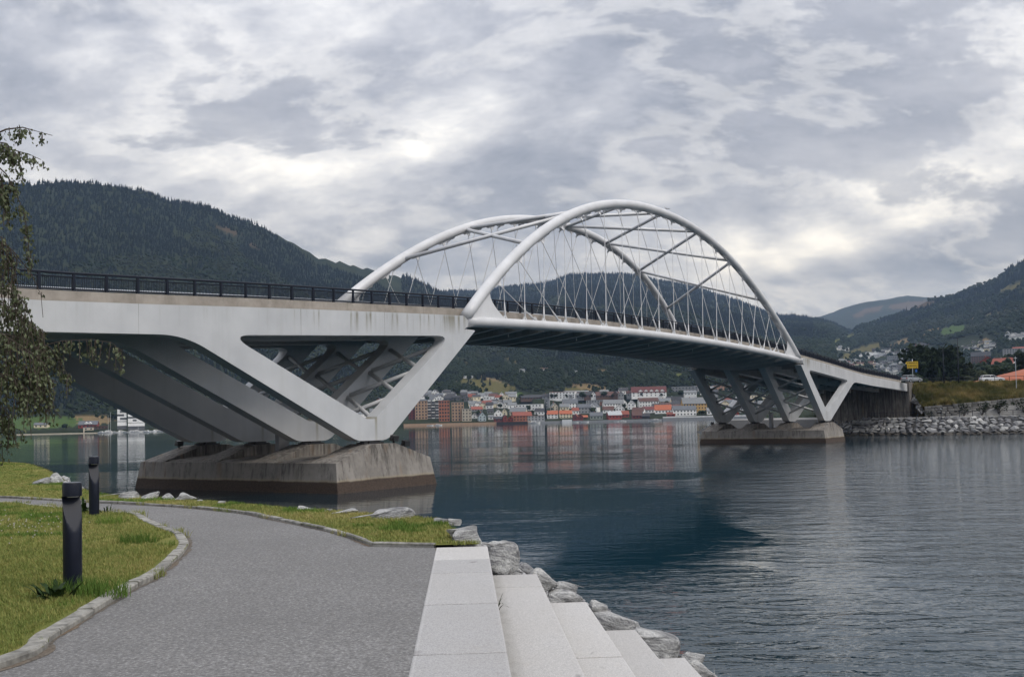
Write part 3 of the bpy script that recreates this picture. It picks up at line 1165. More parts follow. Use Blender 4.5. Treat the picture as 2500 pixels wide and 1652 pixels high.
def spruce_mesh(seed, h=15.5, w=3.6):
    r = random.Random(seed)
    mb = MB()
    tiers = 6
    for t in range(tiers):
        z0 = h * (0.06 + 0.80 * t / tiers)
        z1 = min(h, z0 + h * 0.30)
        rad = w * (1 - t / tiers) ** 0.85 + 0.25
        n = 9
        ring = []
        for k in range(n):
            a = 2 * math.pi * (k + r.random() * 0.5) / n
            rr = rad * (0.62 + 0.55 * r.random()) * (1.0 if k % 2 else 0.7)
            ring.append((rr * math.cos(a), rr * math.sin(a), z0 + r.uniform(-0.4, 0.3)))
        mb.add(ring + [(r.uniform(-.15, .15), r.uniform(-.15, .15), z1)], [(k, (k + 1) % n, n) for k in range(n)])
    mb.tube([(0, 0, -1.5), (0, 0, h * 0.2)], 0.3, 5, mi=1)
    return mb.mesh('spruce')


def broadleaf_mesh(seed, h=12.0, w=5.0, lobes=7, sub=1):
    r = random.Random(seed)
    bm = bmesh.new()
    for i in range(lobes):
        a = r.uniform(0, 6.28)
        q = r.random() ** 0.5 * w * 0.55
        zc = h * r.uniform(0.42, 0.80)
        if i == 0:
            q, zc = 0, h * 0.78
        rad = w * r.uniform(0.38, 0.62)
        m = Matrix.Translation((q * math.cos(a), q * math.sin(a), zc)) @ Matrix.Diagonal((rad, rad, rad * 0.85, 1))
        bmesh.ops.create_icosphere(bm, subdivisions=sub + 1, radius=1.0, matrix=m)
    for v in bm.verts:
        n = mnoise.noise_vector(v.co * 0.75 + Vector((seed * 3.7, 0, 0)))
        v.co += n * 0.85
        n = mnoise.noise_vector(v.co * 2.1 + Vector((seed * 1.7, 5, 0)))
        v.co += n * 0.35
    me = bpy.data.meshes.new('broadleaf')
    bm.to_mesh(me)
    bm.free()
    mb = MB()
    mb.v = [tuple(v.co) for v in me.vertices]
    mb.f = [tuple(p.vertices) for p in me.polygons]
    mb.mi = [0] * len(mb.f)
    mb.tube([(0, 0, -1.5), (0, 0, h * 0.5)], 0.25, 5, mi=1)
    return mb.mesh('broadleaf')


BARK = plain('dark_bark', (0.05, 0.042, 0.035, 1), 0.9, 0.2, 3)
M_SPRUCE = leaf_material('spruce_needles', (0.007, 0.013, 0.010, 1), (0.015, 0.024, 0.014, 1))
M_BROAD = leaf_material('broadleaf_foliage', (0.015, 0.027, 0.011, 1), (0.040, 0.055, 0.019, 1))
M_BIRCHY = leaf_material('pale_hill_foliage', (0.026, 0.037, 0.018, 1), (0.058, 0.067, 0.032, 1))


def scatter_object(name, label, pts, rot, scl, proto_mesh, mats):
    """one stuff object: instances of a tree mesh on points (geometry nodes)"""
    for m in mats:
        proto_mesh.materials.append(m)
    po = bpy.data.objects.new(name + '_source', proto_mesh)     # never linked to the scene
    me = bpy.data.meshes.new(name)
    me.from_pydata(pts.tolist(), [], [])
    a = me.attributes.new('spin', 'FLOAT', 'POINT')
    a.data.foreach_set('value', rot)
    b = me.attributes.new('size', 'FLOAT_VECTOR', 'POINT')
    b.data.foreach_set('vector', scl.ravel())
    o = link(name, me)
    ng = bpy.data.node_groups.new(name, 'GeometryNodeTree')
    ng.interface.new_socket('Geometry', in_out='INPUT', socket_type='NodeSocketGeometry')
    ng.interface.new_socket('Geometry', in_out='OUTPUT', socket_type='NodeSocketGeometry')
    N, Lk = ng.nodes, ng.links
    gi, go = N.new('NodeGroupInput'), N.new('NodeGroupOutput')
    inst = N.new('GeometryNodeInstanceOnPoints')
    oi = N.new('GeometryNodeObjectInfo')
    oi.inputs['Object'].default_value = po
    oi.inputs['As Instance'].default_value = True
    sp = N.new('GeometryNodeInputNamedAttribute')
    sp.data_type = 'FLOAT'
    sp.inputs['Name'].default_value = 'spin'
    sz = N.new('GeometryNodeInputNamedAttribute')
    sz.data_type = 'FLOAT_VECTOR'
    sz.inputs['Name'].default_value = 'size'
    cx = N.new('ShaderNodeCombineXYZ')
    Lk.new(sp.outputs['Attribute'], cx.inputs[2])
    Lk.new(gi.outputs[0], inst.inputs['Points'])
    Lk.new(oi.outputs['Geometry'], inst.inputs['Instance'])
    Lk.new(cx.outputs[0], inst.inputs['Rotation'])
    Lk.new(sz.outputs['Attribute'], inst.inputs['Scale'])
    Lk.new(inst.outputs[0], go.inputs[0])
    md = o.modifiers.new('scatter', 'NODES')
    md.node_group = ng
    tag(o, label, 'forest', kind='stuff')
    return o


HOUSE_KEEP = []     # (x, y, radius): ground kept clear of forest, filled by the houses


def make_forests():
    rng = np.random.default_rng(5)
    out = {k: [] for k in ('spruce', 'broad', 'pale')}
    # zones: azimuth range (deg), distance range, spacing
    for a0, a1, d0, d1, sp in ((-30, -1, 1225, 1700, 6.6), (-30, -2, 1700, 2620, 7.4), (-5, 19, 1345, 2000, 7.2), (-6, 19, 2000, 3200, 10.0), (-6, 19, 3200, 4700, 14.5),
                               (15, 30, 380, 1000, 9.0), (15, 30, 1330, 2100, 7.4), (15, 30, 2100, 3850, 11.0), (-4, 5, 2600, 3600, 10)):
        ra0, ra1 = math.radians(a0), math.radians(a1)
        area = (ra1 - ra0) * (d1 ** 2 - d0 ** 2) / 2
        n = int(area / sp ** 2)
        d = np.sqrt(rng.uniform(d0 ** 2, d1 ** 2, n))
        a = rng.uniform(ra0, ra1, n)
        X, Y = d * np.sin(a), d * np.cos(a)
        Z = terr(X, Y)
        PX, PY = project_np(X, Y, Z)
        for i in range(n):
            x, y, z = X[i], Y[i], Z[i]
            px, py = PX[i], PY[i]
            if z < 9 or px < -220 or px > 2720:
                continue
            if px < 1985 and z < 30 + 0.02 * (d[i] - 1300) and px > 480 and d[i] < 1480:
                continue                                        # the town
            if 950 < px < 1960 and py > 962:
                continue
            if (2040 < px < 2272 and 852 < py < 935 and rng.random() > 0.10) or (2322 < px < 2434 and 836 < py < 866 and rng.random() > 0.25) or (2200 < px < 2345 and 895 < py and rng.random() > 0.3) or (px >= 2345 and d[i] < 950 and rng.random() > 0.35):
                continue
            if field_at(px, py) and rng.random() > 0.03:
                continue
            if any((x - hx) ** 2 + (y - hyy) ** 2 < hr * hr for hx, hyy, hr in HOUSE_KEEP):
                continue
            k = mnoise.noise(Vector((x * 0.0042, y * 0.0042, 2.0))) + 0.45 * mnoise.noise(Vector((x * 0.016, y * 0.016, 7.0)))
            hi = (z - 150) / 420
            if px > 1985:
                hi -= 0.42
            if px < 1985 and d[i] < 1700 and px > 900:
                hi -= 0.1
            s = k + hi * 0.85
            kind = 'spruce' if s > 0.10 else ('pale' if k < -0.33 else 'broad')
            z2 = z + mnoise.fractal(Vector((x * 0.0030, y * 0.0030, 1.7)), 0.9, 2.1, 5) * min(max((z - 20) / 140, 0), 1) * 16 if z > 25 else z
            g = rng.uniform(0.42, 0.80) * (1.0 + 0.35 * (sp > 9.5))
            if d[i] < 900:
                g *= 0.85
            out[kind].append((x, y, z2 - 0.4, rng.uniform(0, 6.28), g * rng.uniform(0.85, 1.15), g * rng.uniform(0.85, 1.2)))
    lab = dict(spruce='dark spruce forest covering the upper slopes of the hills', broad='green broadleaf woods on the lower slopes of the hills',
               pale='paler grey green birch woods in patches on the hills')
    for k, mats in (('spruce', M_SPRUCE), ('broad', M_BROAD), ('pale', M_BIRCHY)):
        P = np.array(out[k])
        half = rng.random(len(P)) < 0.5
        for j, sel in enumerate((half, ~half)):
            Q = P[sel]
            me = spruce_mesh(3 + j) if k == 'spruce' else broadleaf_mesh(11 + j + (5 if k == 'pale' else 0), 11.5 + j, 5.0)
            nm = {'spruce': 'spruce_forest', 'broad': 'broadleaf_wood', 'pale': 'birch_wood'}[k]
            lb = lab[k] if j == 0 else lab[k].replace('covering', 'mixed through').replace('woods', 'trees mixed through the woods')
            scatter_object(nm, lb, Q[:, :3], Q[:, 3].copy(), np.stack([Q[:, 4], Q[:, 4], Q[:, 5]], 1), me, [mats, BARK])
    return {k: len(v) for k, v in out.items()}

# ---------------------------------------------------------------- near bank: lawn, path, kerbs
def P2(px, py, z=None):
    p = pix_at_z(px, py, PATH_Z if z is None else z)
    return (p.x, p.y)


def smooth_line(pts, n=4):
    """Catmull-Rom through 2D points"""
    out = []
    m = len(pts)
    for i in range(m - 1):
        p0, p1, p2, p3 = (Vector(pts[max(i - 1, 0)]), Vector(pts[i]), Vector(pts[i + 1]), Vector(pts[min(i + 2, m - 1)]))
        for k in range(n):
            t = k / n
            q = 0.5 * ((2 * p1) + (p2 - p0) * t + (2 * p0 - 5 * p1 + 4 * p2 - p3) * t * t + (3 * p1 - p0 - 3 * p2 + p3) * t ** 3)
            out.append((q.x, q.y))
    out.append(tuple(pts[-1]))
    return out


def fill_mesh(name, poly, z, holes=(), grid=0.0, zf=None):
    bm = bmesh.new()
    edges = []
    for loop in [poly] + list(holes):
        vs = [bm.verts.new((x, y, z)) for x, y in loop]
        for i in range(len(vs)):
            edges.append(bm.edges.new((vs[i], vs[(i + 1) % len(vs)])))
    bmesh.ops.triangle_fill(bm, use_beauty=True, edges=edges)
    for f in bm.faces:
        if f.normal.z < 0:
            f.normal_flip()
    me = bpy.data.meshes.new(name)
    bm.to_mesh(me)
    bm.free()
    return me


def inside(poly, X, Y):
    """vectorised point in polygon"""
    X, Y = np.asarray(X), np.asarray(Y)
    c = np.zeros(X.shape, bool)
    n = len(poly)
    j = n - 1
    for i in range(n):
        xi, yi = poly[i]
        xj, yj = poly[j]
        t = ((yi > Y) != (yj > Y)) & (X < (xj - xi) * (Y - yi) / ((yj - yi) or 1e-9) + xi)
        c ^= t
        j = i
    return c


def dist_poly(poly, X, Y, closed=False):
    d = np.full(np.shape(X), 1e9)
    n = len(poly)
    for i in range(n if closed else n - 1):
        ax, ay = poly[i]
        bx, by = poly[(i + 1) % n]
        l2 = (bx - ax) ** 2 + (by - ay) ** 2 or 1e-9
        t = np.clip(((X - ax) * (bx - ax) + (Y - ay) * (by - ay)) / l2, 0, 1)
        d = np.minimum(d, np.hypot(X - ax - t * (bx - ax), Y - ay - t * (by - ay)))
    return d


# island kerb: asphalt side, from the lower left round the bend to the far left
KERB_IN = smooth_line([(-5.6, 1.2), (-4.7, 4.2)] + [P2(*q) for q in ((0, 1630), (129, 1557), (251, 1482), (330, 1434), (382, 1409), (412, 1384), (441, 1357), (459, 1334),
                                                  (457, 1321), (446, 1307), (416, 1294), (388, 1284), (363, 1271), (338, 1257), (300, 1254), (243, 1251), (152, 1241), (84, 1235), (0, 1228))] +
                      [(-17.2, 25.6), (-30, 32)], 5)
PATH_OUT = smooth_line([(-30, 35.5), (-17.8, 28.0)] + [P2(*q) for q in ((0, 1214), (158, 1222.5), (333, 1231), (457, 1239), (582, 1251.5), (649, 1264), (704, 1274.5), (758, 1287), (800, 1295.5), (858, 1314), (907, 1332))], 5)
P0 = Vector((-0.36, 13.38))                          # far right corner of the top row of granite
ADIR, BDIR = Vector((-0.0471, 0.9989)), Vector((0.9989, 0.0471))
SLAB_W = 0.66


def steps_pt(a, b):
    q = P0 + ADIR * a + BDIR * b
    return (q.x, q.y)


TOP_CORNER = steps_pt(0.004, -SLAB_W + 0.01)
PATH_POLY = KERB_IN + PATH_OUT + [TOP_CORNER, steps_pt(-28, -SLAB_W + 0.01), (-6.6, -12)]
WATER_EDGE = smooth_line([(-75, 62), (-45, 60), (-32, 57)] + [P2(*q) for q in ((0, 1129), (60, 1132), (100, 1143), (130, 1158), (165, 1182), (215, 1200), (270, 1211), (330, 1215), (420, 1220), (520, 1228),
                                                                (620, 1237), (720, 1246), (820, 1251), (900, 1257), (1000, 1265), (1068, 1273), (1100, 1288), (1125, 1316))], 4)
LAWN_OUT = PATH_OUT + [TOP_CORNER, steps_pt(0.004, -0.1)] + WATER_EDGE[::-1] + [(-75, 34)]
LAWN_IN = KERB_IN + [(-40, 20), (-40, -12), (-6.6, -12)]


def ground_materials():
    # fine asphalt: dark binder with pale stones, worn patches
    M = MAT('fine_asphalt', (0.2, 0.2, 0.2, 1), 0.85, spec=0.3)
    w = M.coord('World')
    sp = M.voro(130.0, w, 'Color')
    x, y, z = M.sepxyz(sp)
    st = M.rmap(x, 0.1, 0.95, 0.0, 1.0)
    big = M.noise(0.5, 5, 0.6, w)
    mid = M.noise(3.0, 6, 0.7, w)
    fine = M.noise(60.0, 3, 0.7, w)
    a = M.mix(st, (0.115, 0.112, 0.109, 1), (0.47, 0.46, 0.445, 1))
    a = M.mix(M.rmap(fine, 0.35, 0.65, 0.0, 0.5), a, (0.14, 0.14, 0.15, 1))
    b = M.mix(M.rmap(big, 0.38, 0.62, 0.0, 0.8), M.mix(0.35, a, (0.15, 0.148, 0.145, 1)), M.mix(0.55, a, (0.30, 0.295, 0.29, 1)))
    grit = M.noise(34.0, 4, 0.8, w)
    b = M.mix(M.rmap(grit, 0.42, 0.62), sc4((0.118, 0.115, 0.113), 1), b)
    c = M.mix(M.rmap(mid, 0.55, 0.80, 0.0, 0.30), b, (0.12, 0.12, 0.125, 1))
    c = M.mix(M.rmap(grit, 0.60, 0.72, 0.0, 0.5), c, (0.47, 0.46, 0.45, 1))
    M.color(c)
    M.bump(M.math('ADD', M.math('MULTIPLY', y, 0.6), fine), 0.5, 0.006)
    asphalt = M.m
    # lawn soil and thatch, mottled green and straw
    M = MAT('lawn_turf', (0.1, 0.12, 0.03, 1), 0.95, spec=0.1)
    w = M.coord('World')
    n1, n2, n3 = M.noise(0.35, 4, 0.6, w), M.noise(2.2, 5, 0.65, w), M.noise(38, 4, 0.7, w)
    g = M.mix(M.rmap(n1, 0.35, 0.65), (0.15, 0.18, 0.04, 1), (0.26, 0.235, 0.075, 1))
    g = M.mix(M.rmap(n2, 0.35, 0.7, 0.0, 0.7), g, (0.12, 0.16, 0.035, 1))
    g = M.mix(M.rmap(n3, 0.4, 0.75, 0.0, 0.5), g, (0.08, 0.09, 0.03, 1))
    M.color(g)
    M.bump(n3, 1.0, 0.03)
    turf = M.m
    # speckled pale granite
    M = MAT('pale_granite', (0.55, 0.54, 0.53, 1), 0.75)
    w = M.coord('World')
    sp = M.voro(150.0, w, 'Color')
    x, y, z = M.sepxyz(sp)
    fine = M.noise(90, 3, 0.7, w)
    big = M.noise(0.9, 6, 0.65, w)
    st = M.noise(5.0, 5, 0.6, w)
    grit = M.noise(42, 4, 0.8, w)
    c = M.mix(M.rmap(x, 0.05, 0.95), (0.34, 0.335, 0.335, 1), (0.60, 0.59, 0.58, 1))
    c = M.mix(M.rmap(grit, 0.45, 0.30, 0.0, 0.45), c, (0.22, 0.22, 0.225, 1))
    c = M.mix(M.rmap(fine, 0.62, 0.72, 0.0, 0.6), c, (0.20, 0.20, 0.21, 1))
    c = M.mix(M.rmap(big, 0.35, 0.7, 0.0, 0.35), c, (0.43, 0.41, 0.385, 1))
    c = M.mix(M.rmap(st, 0.62, 0.85, 0.0, 0.28), c, (0.36, 0.30, 0.23, 1))
    tint = M.ramp(M.rand(), [(0.0, (0.74, 0.74, 0.745, 1)), (0.5, (0.90, 0.89, 0.875, 1)), (1.0, (1.04, 1.03, 1.01, 1))])
    c = M.mix(1.0, c, tint, 'MULTIPLY')
    spots = M.noise(2.6, 2, 0.5, M.coord('World', (1.0, 0.45, 1), (0, 0, 0.2)), 0.4)
    c = M.mix(M.rmap(spots, 0.695, 0.72, 0.0, 0.55), c, (0.13, 0.12, 0.115, 1))
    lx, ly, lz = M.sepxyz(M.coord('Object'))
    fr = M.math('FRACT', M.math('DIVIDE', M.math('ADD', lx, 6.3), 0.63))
    inner = M.math('MULTIPLY', M.rmap(fr, 0.0, 0.30, 1.0, 0.0), M.math('GREATER_THAN', lx, 0.0))  # contact shade at each riser foot, painted into the colour and mottled like grime
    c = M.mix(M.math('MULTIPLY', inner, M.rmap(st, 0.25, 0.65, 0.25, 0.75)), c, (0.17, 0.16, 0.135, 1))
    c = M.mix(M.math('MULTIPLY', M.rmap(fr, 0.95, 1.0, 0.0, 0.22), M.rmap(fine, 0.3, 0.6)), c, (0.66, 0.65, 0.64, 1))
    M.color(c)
    M.bump(M.math('ADD', fine, M.math('MULTIPLY', big, 0.6)), 0.35, 0.006)
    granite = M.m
    # rough shore rock: grey gneiss with white bands and lichen
    M = MAT('shore_rock', (0.4, 0.4, 0.4, 1), 0.85)
    o = M.coord('Object')
    d = M.noise(1.3, 5, 0.65, o)
    band = M.noise(1.0, 6, 0.7, M.coord('Object', (0.9, 1.9, 4.2), (0.5, 0.3, 0.2)), 1.8)
    fine = M.noise(22, 5, 0.7, o)
    c = M.mix(M.rmap(band, 0.36, 0.56), (0.16, 0.16, 0.17, 1), (0.66, 0.655, 0.64, 1))
    c = M.mix(M.rmap(fine, 0.45, 0.7, 0.0, 0.65), c, (0.25, 0.25, 0.26, 1))
    c = M.mix(M.rmap(d, 0.60, 0.72, 0.0, 0.6), c, (0.10, 0.095, 0.09, 1))
    lich = M.noise(2.4, 4, 0.6, o)
    c = M.mix(M.rmap(lich, 0.70, 0.76, 0.0, 0.75), c, (0.27, 0.17, 0.035, 1))
    tint = M.ramp(M.rand(), [(0.0, (0.80, 0.80, 0.81, 1)), (0.5, (1.0, 1.0, 0.99, 1)), (1.0, (1.2, 1.19, 1.16, 1))])
    c = M.mix(1.0, c, tint, 'MULTIPLY')
    wx, wy, wz = M.sepxyz(M.coord('World'))
    c = M.mix(M.rmap(M.math('ADD', wz, M.math('MULTIPLY', M.math('SUBTRACT', d, 0.5), 0.8)), 0.9, 0.5, 0.0, 0.85), c, (0.045, 0.04, 0.03, 1))
    M.color(c)
    M.bump(M.math('ADD', M.math('MULTIPLY', band, 0.5), M.math('ADD', d, M.math('MULTIPLY', fine, 0.35))), 1.0, 0.13)
    rock = M.m
    kerb = plain('kerb_granite', (0.23, 0.222, 0.20, 1), 0.85, 0.5, 9, 0.012, objvar=0.16)
    soil = plain('dark_bank_soil', (0.06, 0.052, 0.04, 1), 0.95, 0.3, 2, 0.05)
    return dict(asphalt=asphalt, turf=turf, granite=granite, rock=rock, kerb=kerb, soil=soil)


GM = ground_materials()


def rock_mesh(seed, n=15, sub=2, rough=0.055):
    """angular boulder: hull of scattered points, softened and chipped; about 1 m across"""
    r = random.Random(seed)
    bm = bmesh.new()
    for i in range(n):
        v = Vector((r.gauss(0, 1), r.gauss(0, 1), r.gauss(0, 1))).normalized() * r.uniform(0.40, 0.56)
        bm.verts.new(v)
    res = bmesh.ops.convex_hull(bm, input=bm.verts)
    bmesh.ops.delete(bm, geom=[g for g in res['geom_interior'] if isinstance(g, bmesh.types.BMVert)], context='VERTS')
    bmesh.ops.triangulate(bm, faces=bm.faces)
    if sub:
        bmesh.ops.bevel(bm, geom=bm.edges[:], offset=0.035, segments=1, affect='EDGES', profile=0.5)
        bmesh.ops.triangulate(bm, faces=bm.faces)
        for _ in range(sub):
            bmesh.ops.subdivide_edges(bm, edges=bm.edges[:], cuts=1, use_grid_fill=True)
        for v in bm.verts:
            q = v.co * 2.6 + Vector((seed * 2.3, seed, 0))
            v.co += v.co.normalized() * (mnoise.fractal(q, 1.0, 2.0, 3) * rough)
            v.co += mnoise.noise_vector(v.co * 9 + Vector((seed, 0, 0))) * rough * 0.16
    bmesh.ops.recalc_face_normals(bm, faces=bm.faces)
    me = bpy.data.meshes.new('rock')
    bm.to_mesh(me)
    bm.free()
    autosmooth(me, 24)
    return me


def make_near_ground():
    # soil body with a stony slope into the water
    edge = WATER_EDGE
    outer = []
    V, Fc = [], []
    n = len(edge)
    rows = [(0.0, PATH_Z - 0.06), (0.5, PATH_Z - 0.7), (1.6, PATH_Z - 1.5), (3.2, 0.7), (5.2, -0.9), (8.0, -2.6)]
    for i, (x, y) in enumerate(edge):
        a, b = Vector(edge[max(i - 1, 0)]), Vector(edge[min(i + 1, n - 1)])
        t = (b - a).normalized()
        nn = Vector((-t.y, t.x))
        if i > n - 4:
            nn = (nn * 0.4 + BDIR * 1.0).normalized()
        for off, z in rows:
            V.append((x + nn.x * off, y + nn.y * off, z))
    m = len(rows)
    for i in range(n - 1):
        for k in range(m - 1):
            Fc.append((i * m + k, (i + 1) * m + k, (i + 1) * m + k + 1, i * m + k + 1))
    mb = MB()
    mb.add(V, Fc)
    o = mb.build('shore_slope', GM['soil'])
    tag(o, 'stony soil slope from the lawn edge into the water', 'bank', kind='structure')
    o = link('lawn', fill_mesh('lawn', LAWN_IN, PATH_Z + 0.035), GM['turf'])
    tag(o, 'mown lawn inside the bend of the path', 'lawn', kind='structure')
    o = link('lawn', fill_mesh('lawn', LAWN_OUT, PATH_Z + 0.03), GM['turf'])
    tag(o, 'strip of lawn between the path and the water', 'lawn', kind='structure')
    path = link('path', fill_mesh('path', PATH_POLY, PATH_Z - 0.007), GM['asphalt'])
    tag(path, 'curving grey asphalt footpath along the shore', 'path', kind='structure')
    # kerb stones of the inner bend and the thin edging on the water side
    def kerb_run(line, lens, w, h, side, start, stop, seed):
        r = random.Random(seed)
        L = [0.0]
        for i in range(1, len(line)):
            L.append(L[-1] + math.dist(line[i - 1], line[i]))

        def at(s):
            s = min(max(s, 0), L[-1] - 1e-4)
            i = max(k for k in range(len(L) - 1) if L[k] <= s)
            t = (s - L[i]) / max(L[i + 1] - L[i], 1e-6)
            p = Vector(line[i]).lerp(Vector(line[i + 1]), t)
            d = (Vector(line[min(i + 2, len(line) - 1)]) - Vector(line[max(i - 1, 0)])).normalized()
            return p, Vector((-d.y, d.x)) * side
        s = start
        while s < min(stop, L[-1] - 0.3):
            ln = r.uniform(*lens)
            g = 0.012
            q = []
            nseg = 3
            jo = [r.uniform(-0.012, 0.012) for _ in range(4)]
            for j in range(nseg + 1):
                p, nn = at(s + g + (ln - 2 * g) * j / nseg)
                q.append((p + nn * (0.0 + jo[0]), p + nn * (w + jo[1])))
            zt = PATH_Z + h + r.uniform(-0.008, 0.008)
            mb = MB()
            VV = []
            for a, b in q:
                ch = 0.012
                d = (b - a).normalized()
                VV += [(a.x, a.y, PATH_Z - 0.1), (a.x, a.y, zt - 0.014), (a.x + d.x * ch, a.y + d.y * ch, zt + r.uniform(-.004, .004)), (b.x - d.x * ch, b.y - d.y * ch, zt + r.uniform(-.004, .004)), (b.x, b.y, zt - 0.012), (b.x, b.y, PATH_Z - 0.1)]
            FF = []
            for j in range(nseg):
                for k in range(5):
                    FF.append((j * 6 + k, j * 6 + k + 1, (j + 1) * 6 + k + 1, (j + 1) * 6 + k))
            FF += [tuple(range(5, -1, -1)), tuple(nseg * 6 + k for k in range(6))]
            mb.add(VV, FF)
            me = mb.mesh('kerb_stone')
            bm = bmesh.new()
            bm.from_mesh(me)
            bmesh.ops.recalc_face_normals(bm, faces=bm.faces)
            bm.to_mesh(me)
            bm.free()
            link('kerb_stone', me, GM['kerb'], path)
            s += ln
    kerb_run(KERB_IN, (0.5, 1.0), 0.13, 0.048, 1, 0.0, 48, 3)
    kerb_run(PATH_OUT, (0.9, 1.0), 0.075, 0.045, 1, 8.0, 70, 4)
    e = [Vector(PATH_OUT[-1]), Vector(TOP_CORNER)]
    kerb_run([tuple(e[0].lerp(e[1], t / 8)) for t in range(9)], (0.8, 0.95), 0.075, 0.045, 1, 0.0, 9, 5)
    return path


PATH_OBJ = make_near_ground()


def make_path_dirt():
    """soil, needles and grit washed up along the kerbs and the granite edge"""
    r = random.Random(8)
    mb = MB()
    edge = [steps_pt(-0.3 * i, -SLAB_W - 0.004) for i in range(40)]
    for line, sd, w0, w1 in ((KERB_IN, -1, 0.005, 0.105), (PATH_OUT, -1, 0.005, 0.07), (edge[:1] + edge[1:2], -1, 0.0, 0.004)):
        fine = smooth_line(line, 3)
        V = []
        for i, (x, y) in enumerate(fine):
            a, b = Vector(fine[max(i - 1, 0)]), Vector(fine[min(i + 1, len(fine) - 1)])
            t = (b - a).normalized() if (b - a).length > 1e-6 else Vector((1, 0))
            n = Vector((-t.y, t.x)) * sd
            k = 0.5 + 0.5 * mnoise.noise(Vector((x * 0.9, y * 0.9, 4.0))) + 0.35 * mnoise.noise(Vector((x * 5, y * 5, 1.0)))
            w = w0 + (w1 - w0) * min(max(k, 0), 1)
            V += [(x - n.x * 0.02, y - n.y * 0.02, PATH_Z - 0.003), (x + n.x * w, y + n.y * w, PATH_Z - 0.003)]
        mb.add(V, [(2 * i, 2 * i + 1, 2 * i + 3, 2 * i + 2) for i in range(len(fine) - 1)])
    M = MAT('kerb_dirt', (0.13, 0.10, 0.07, 1), 0.95, spec=0.1)
    n = M.noise(30, 5, 0.75, M.coord('World'))
    q = M.noise(1.2, 3, 0.6, M.coord('World'))
    c = M.mix(M.rmap(n, 0.35, 0.65), (0.07, 0.062, 0.055, 1), (0.19, 0.17, 0.145, 1))
    M.color(M.mix(M.rmap(q, 0.5, 0.68, 0.0, 0.45), c, (0.19, 0.125, 0.07, 1)))
    o = mb.build('path_dirt', M.m)
    tag(o, 'brown dirt and needles gathered along the path edges', 'dirt', kind='stuff')


make_path_dirt()


def make_steps():
    root = empty('granite_steps', (P0.x, P0.y, PATH_Z), math.atan2(BDIR.y, BDIR.x), 'broad granite steps descending from the footpath edge to the water', 'steps')
    # local x = towards the water, y = away from the camera; joints measured back from the far end
    joints = {0: [0, 1.22, 2.28, 4.15, 6.1, 8.2, 10.4, 13], 1: [0, 1.0, 5.6, 7.4, 9.3, 12, 14], 2: [0, 3.1, 5.4, 7.5, 10, 13], 3: [0, 2.6, 4.9, 7.2, 9.6, 12.5],
              4: [0, 2.2, 4.4, 6.8, 9.4, 12], 5: [0, 2.4, 4.8, 7.1, 9.6, 12], 6: [0, 2.6, 5, 7.4, 10, 12], 7: [0, 2.4, 4.8, 7.1, 9.6, 12]}
    r = random.Random(12)
    for k in range(8):
        x0 = (k - 1) * 0.63 - (0.0 if k else 0.03)
        x1 = k * 0.63
        zt = -0.375 * k
        js = joints[k]
        for i in range(len(js) - 1):
            a, b = js[i], js[i + 1]
            parts = [(x0 - (0.12 if k else 0), x1)]
            if k == 1 and i >= 2:
                parts = [(x0 - 0.12, x0 + 0.315), (x0 + 0.32, x1)]
            for pi, (q0, q1) in enumerate(parts):
                sh = 0.9 if pi else 0.0
                a2, b2 = a + sh, b + sh
                g = 0.011
                mb = MB()
                dz = r.uniform(-0.003, 0.003)
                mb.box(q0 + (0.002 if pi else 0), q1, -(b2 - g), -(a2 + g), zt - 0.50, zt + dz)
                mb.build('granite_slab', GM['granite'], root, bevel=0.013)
            if k == 1 and i == 1:   # filler where the row splits
                mb = MB()
                mb.box(x0 + 0.32, x1, -(b + 0.9 - 0.004), -(b + 0.004), zt - 0.5, zt)
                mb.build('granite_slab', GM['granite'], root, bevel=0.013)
    return root


STEPS = make_steps()

# boulders: (column, row of the middle, width px, height px); the far ones sit on the lawn edge, the near ones on the slope beside the steps
ROCKS = [(1143, 1309, 88, 50), (1074, 1268, 44, 20), (1104, 1267, 40, 20), (1117, 1288, 54, 24), (1226, 1356, 84, 82), (1196, 1396, 60, 26), (1286, 1378, 42, 22), (1316, 1409, 92, 54),
         (1368, 1451, 104, 46), (1384, 1437, 78, 38), (1450, 1478, 80, 38), (1484, 1514, 118, 68), (1540, 1518, 40, 28), (1602, 1573, 128, 78), (1692, 1602, 62, 46),
         (1604, 1597, 60, 42), (1704, 1632, 84, 48), (1256, 1398, 50, 26), (1440, 1545, 60, 40), (1560, 1610, 60, 36), (1660, 1648, 66, 38), (1760, 1660, 76, 42),
         (317, 1207, 44, 18), (369, 1207, 48, 20), (411, 1209, 37, 17), (453, 1211, 47, 19), (488, 1219, 27, 9), (542, 1225, 26, 9), (742, 1238, 50, 12), (799, 1242, 24, 10),
         (839, 1245, 66, 15), (961, 1252, 98, 26), (105, 1173, 46, 18), (137, 1166, 40, 26), (167, 1179, 28, 14)]
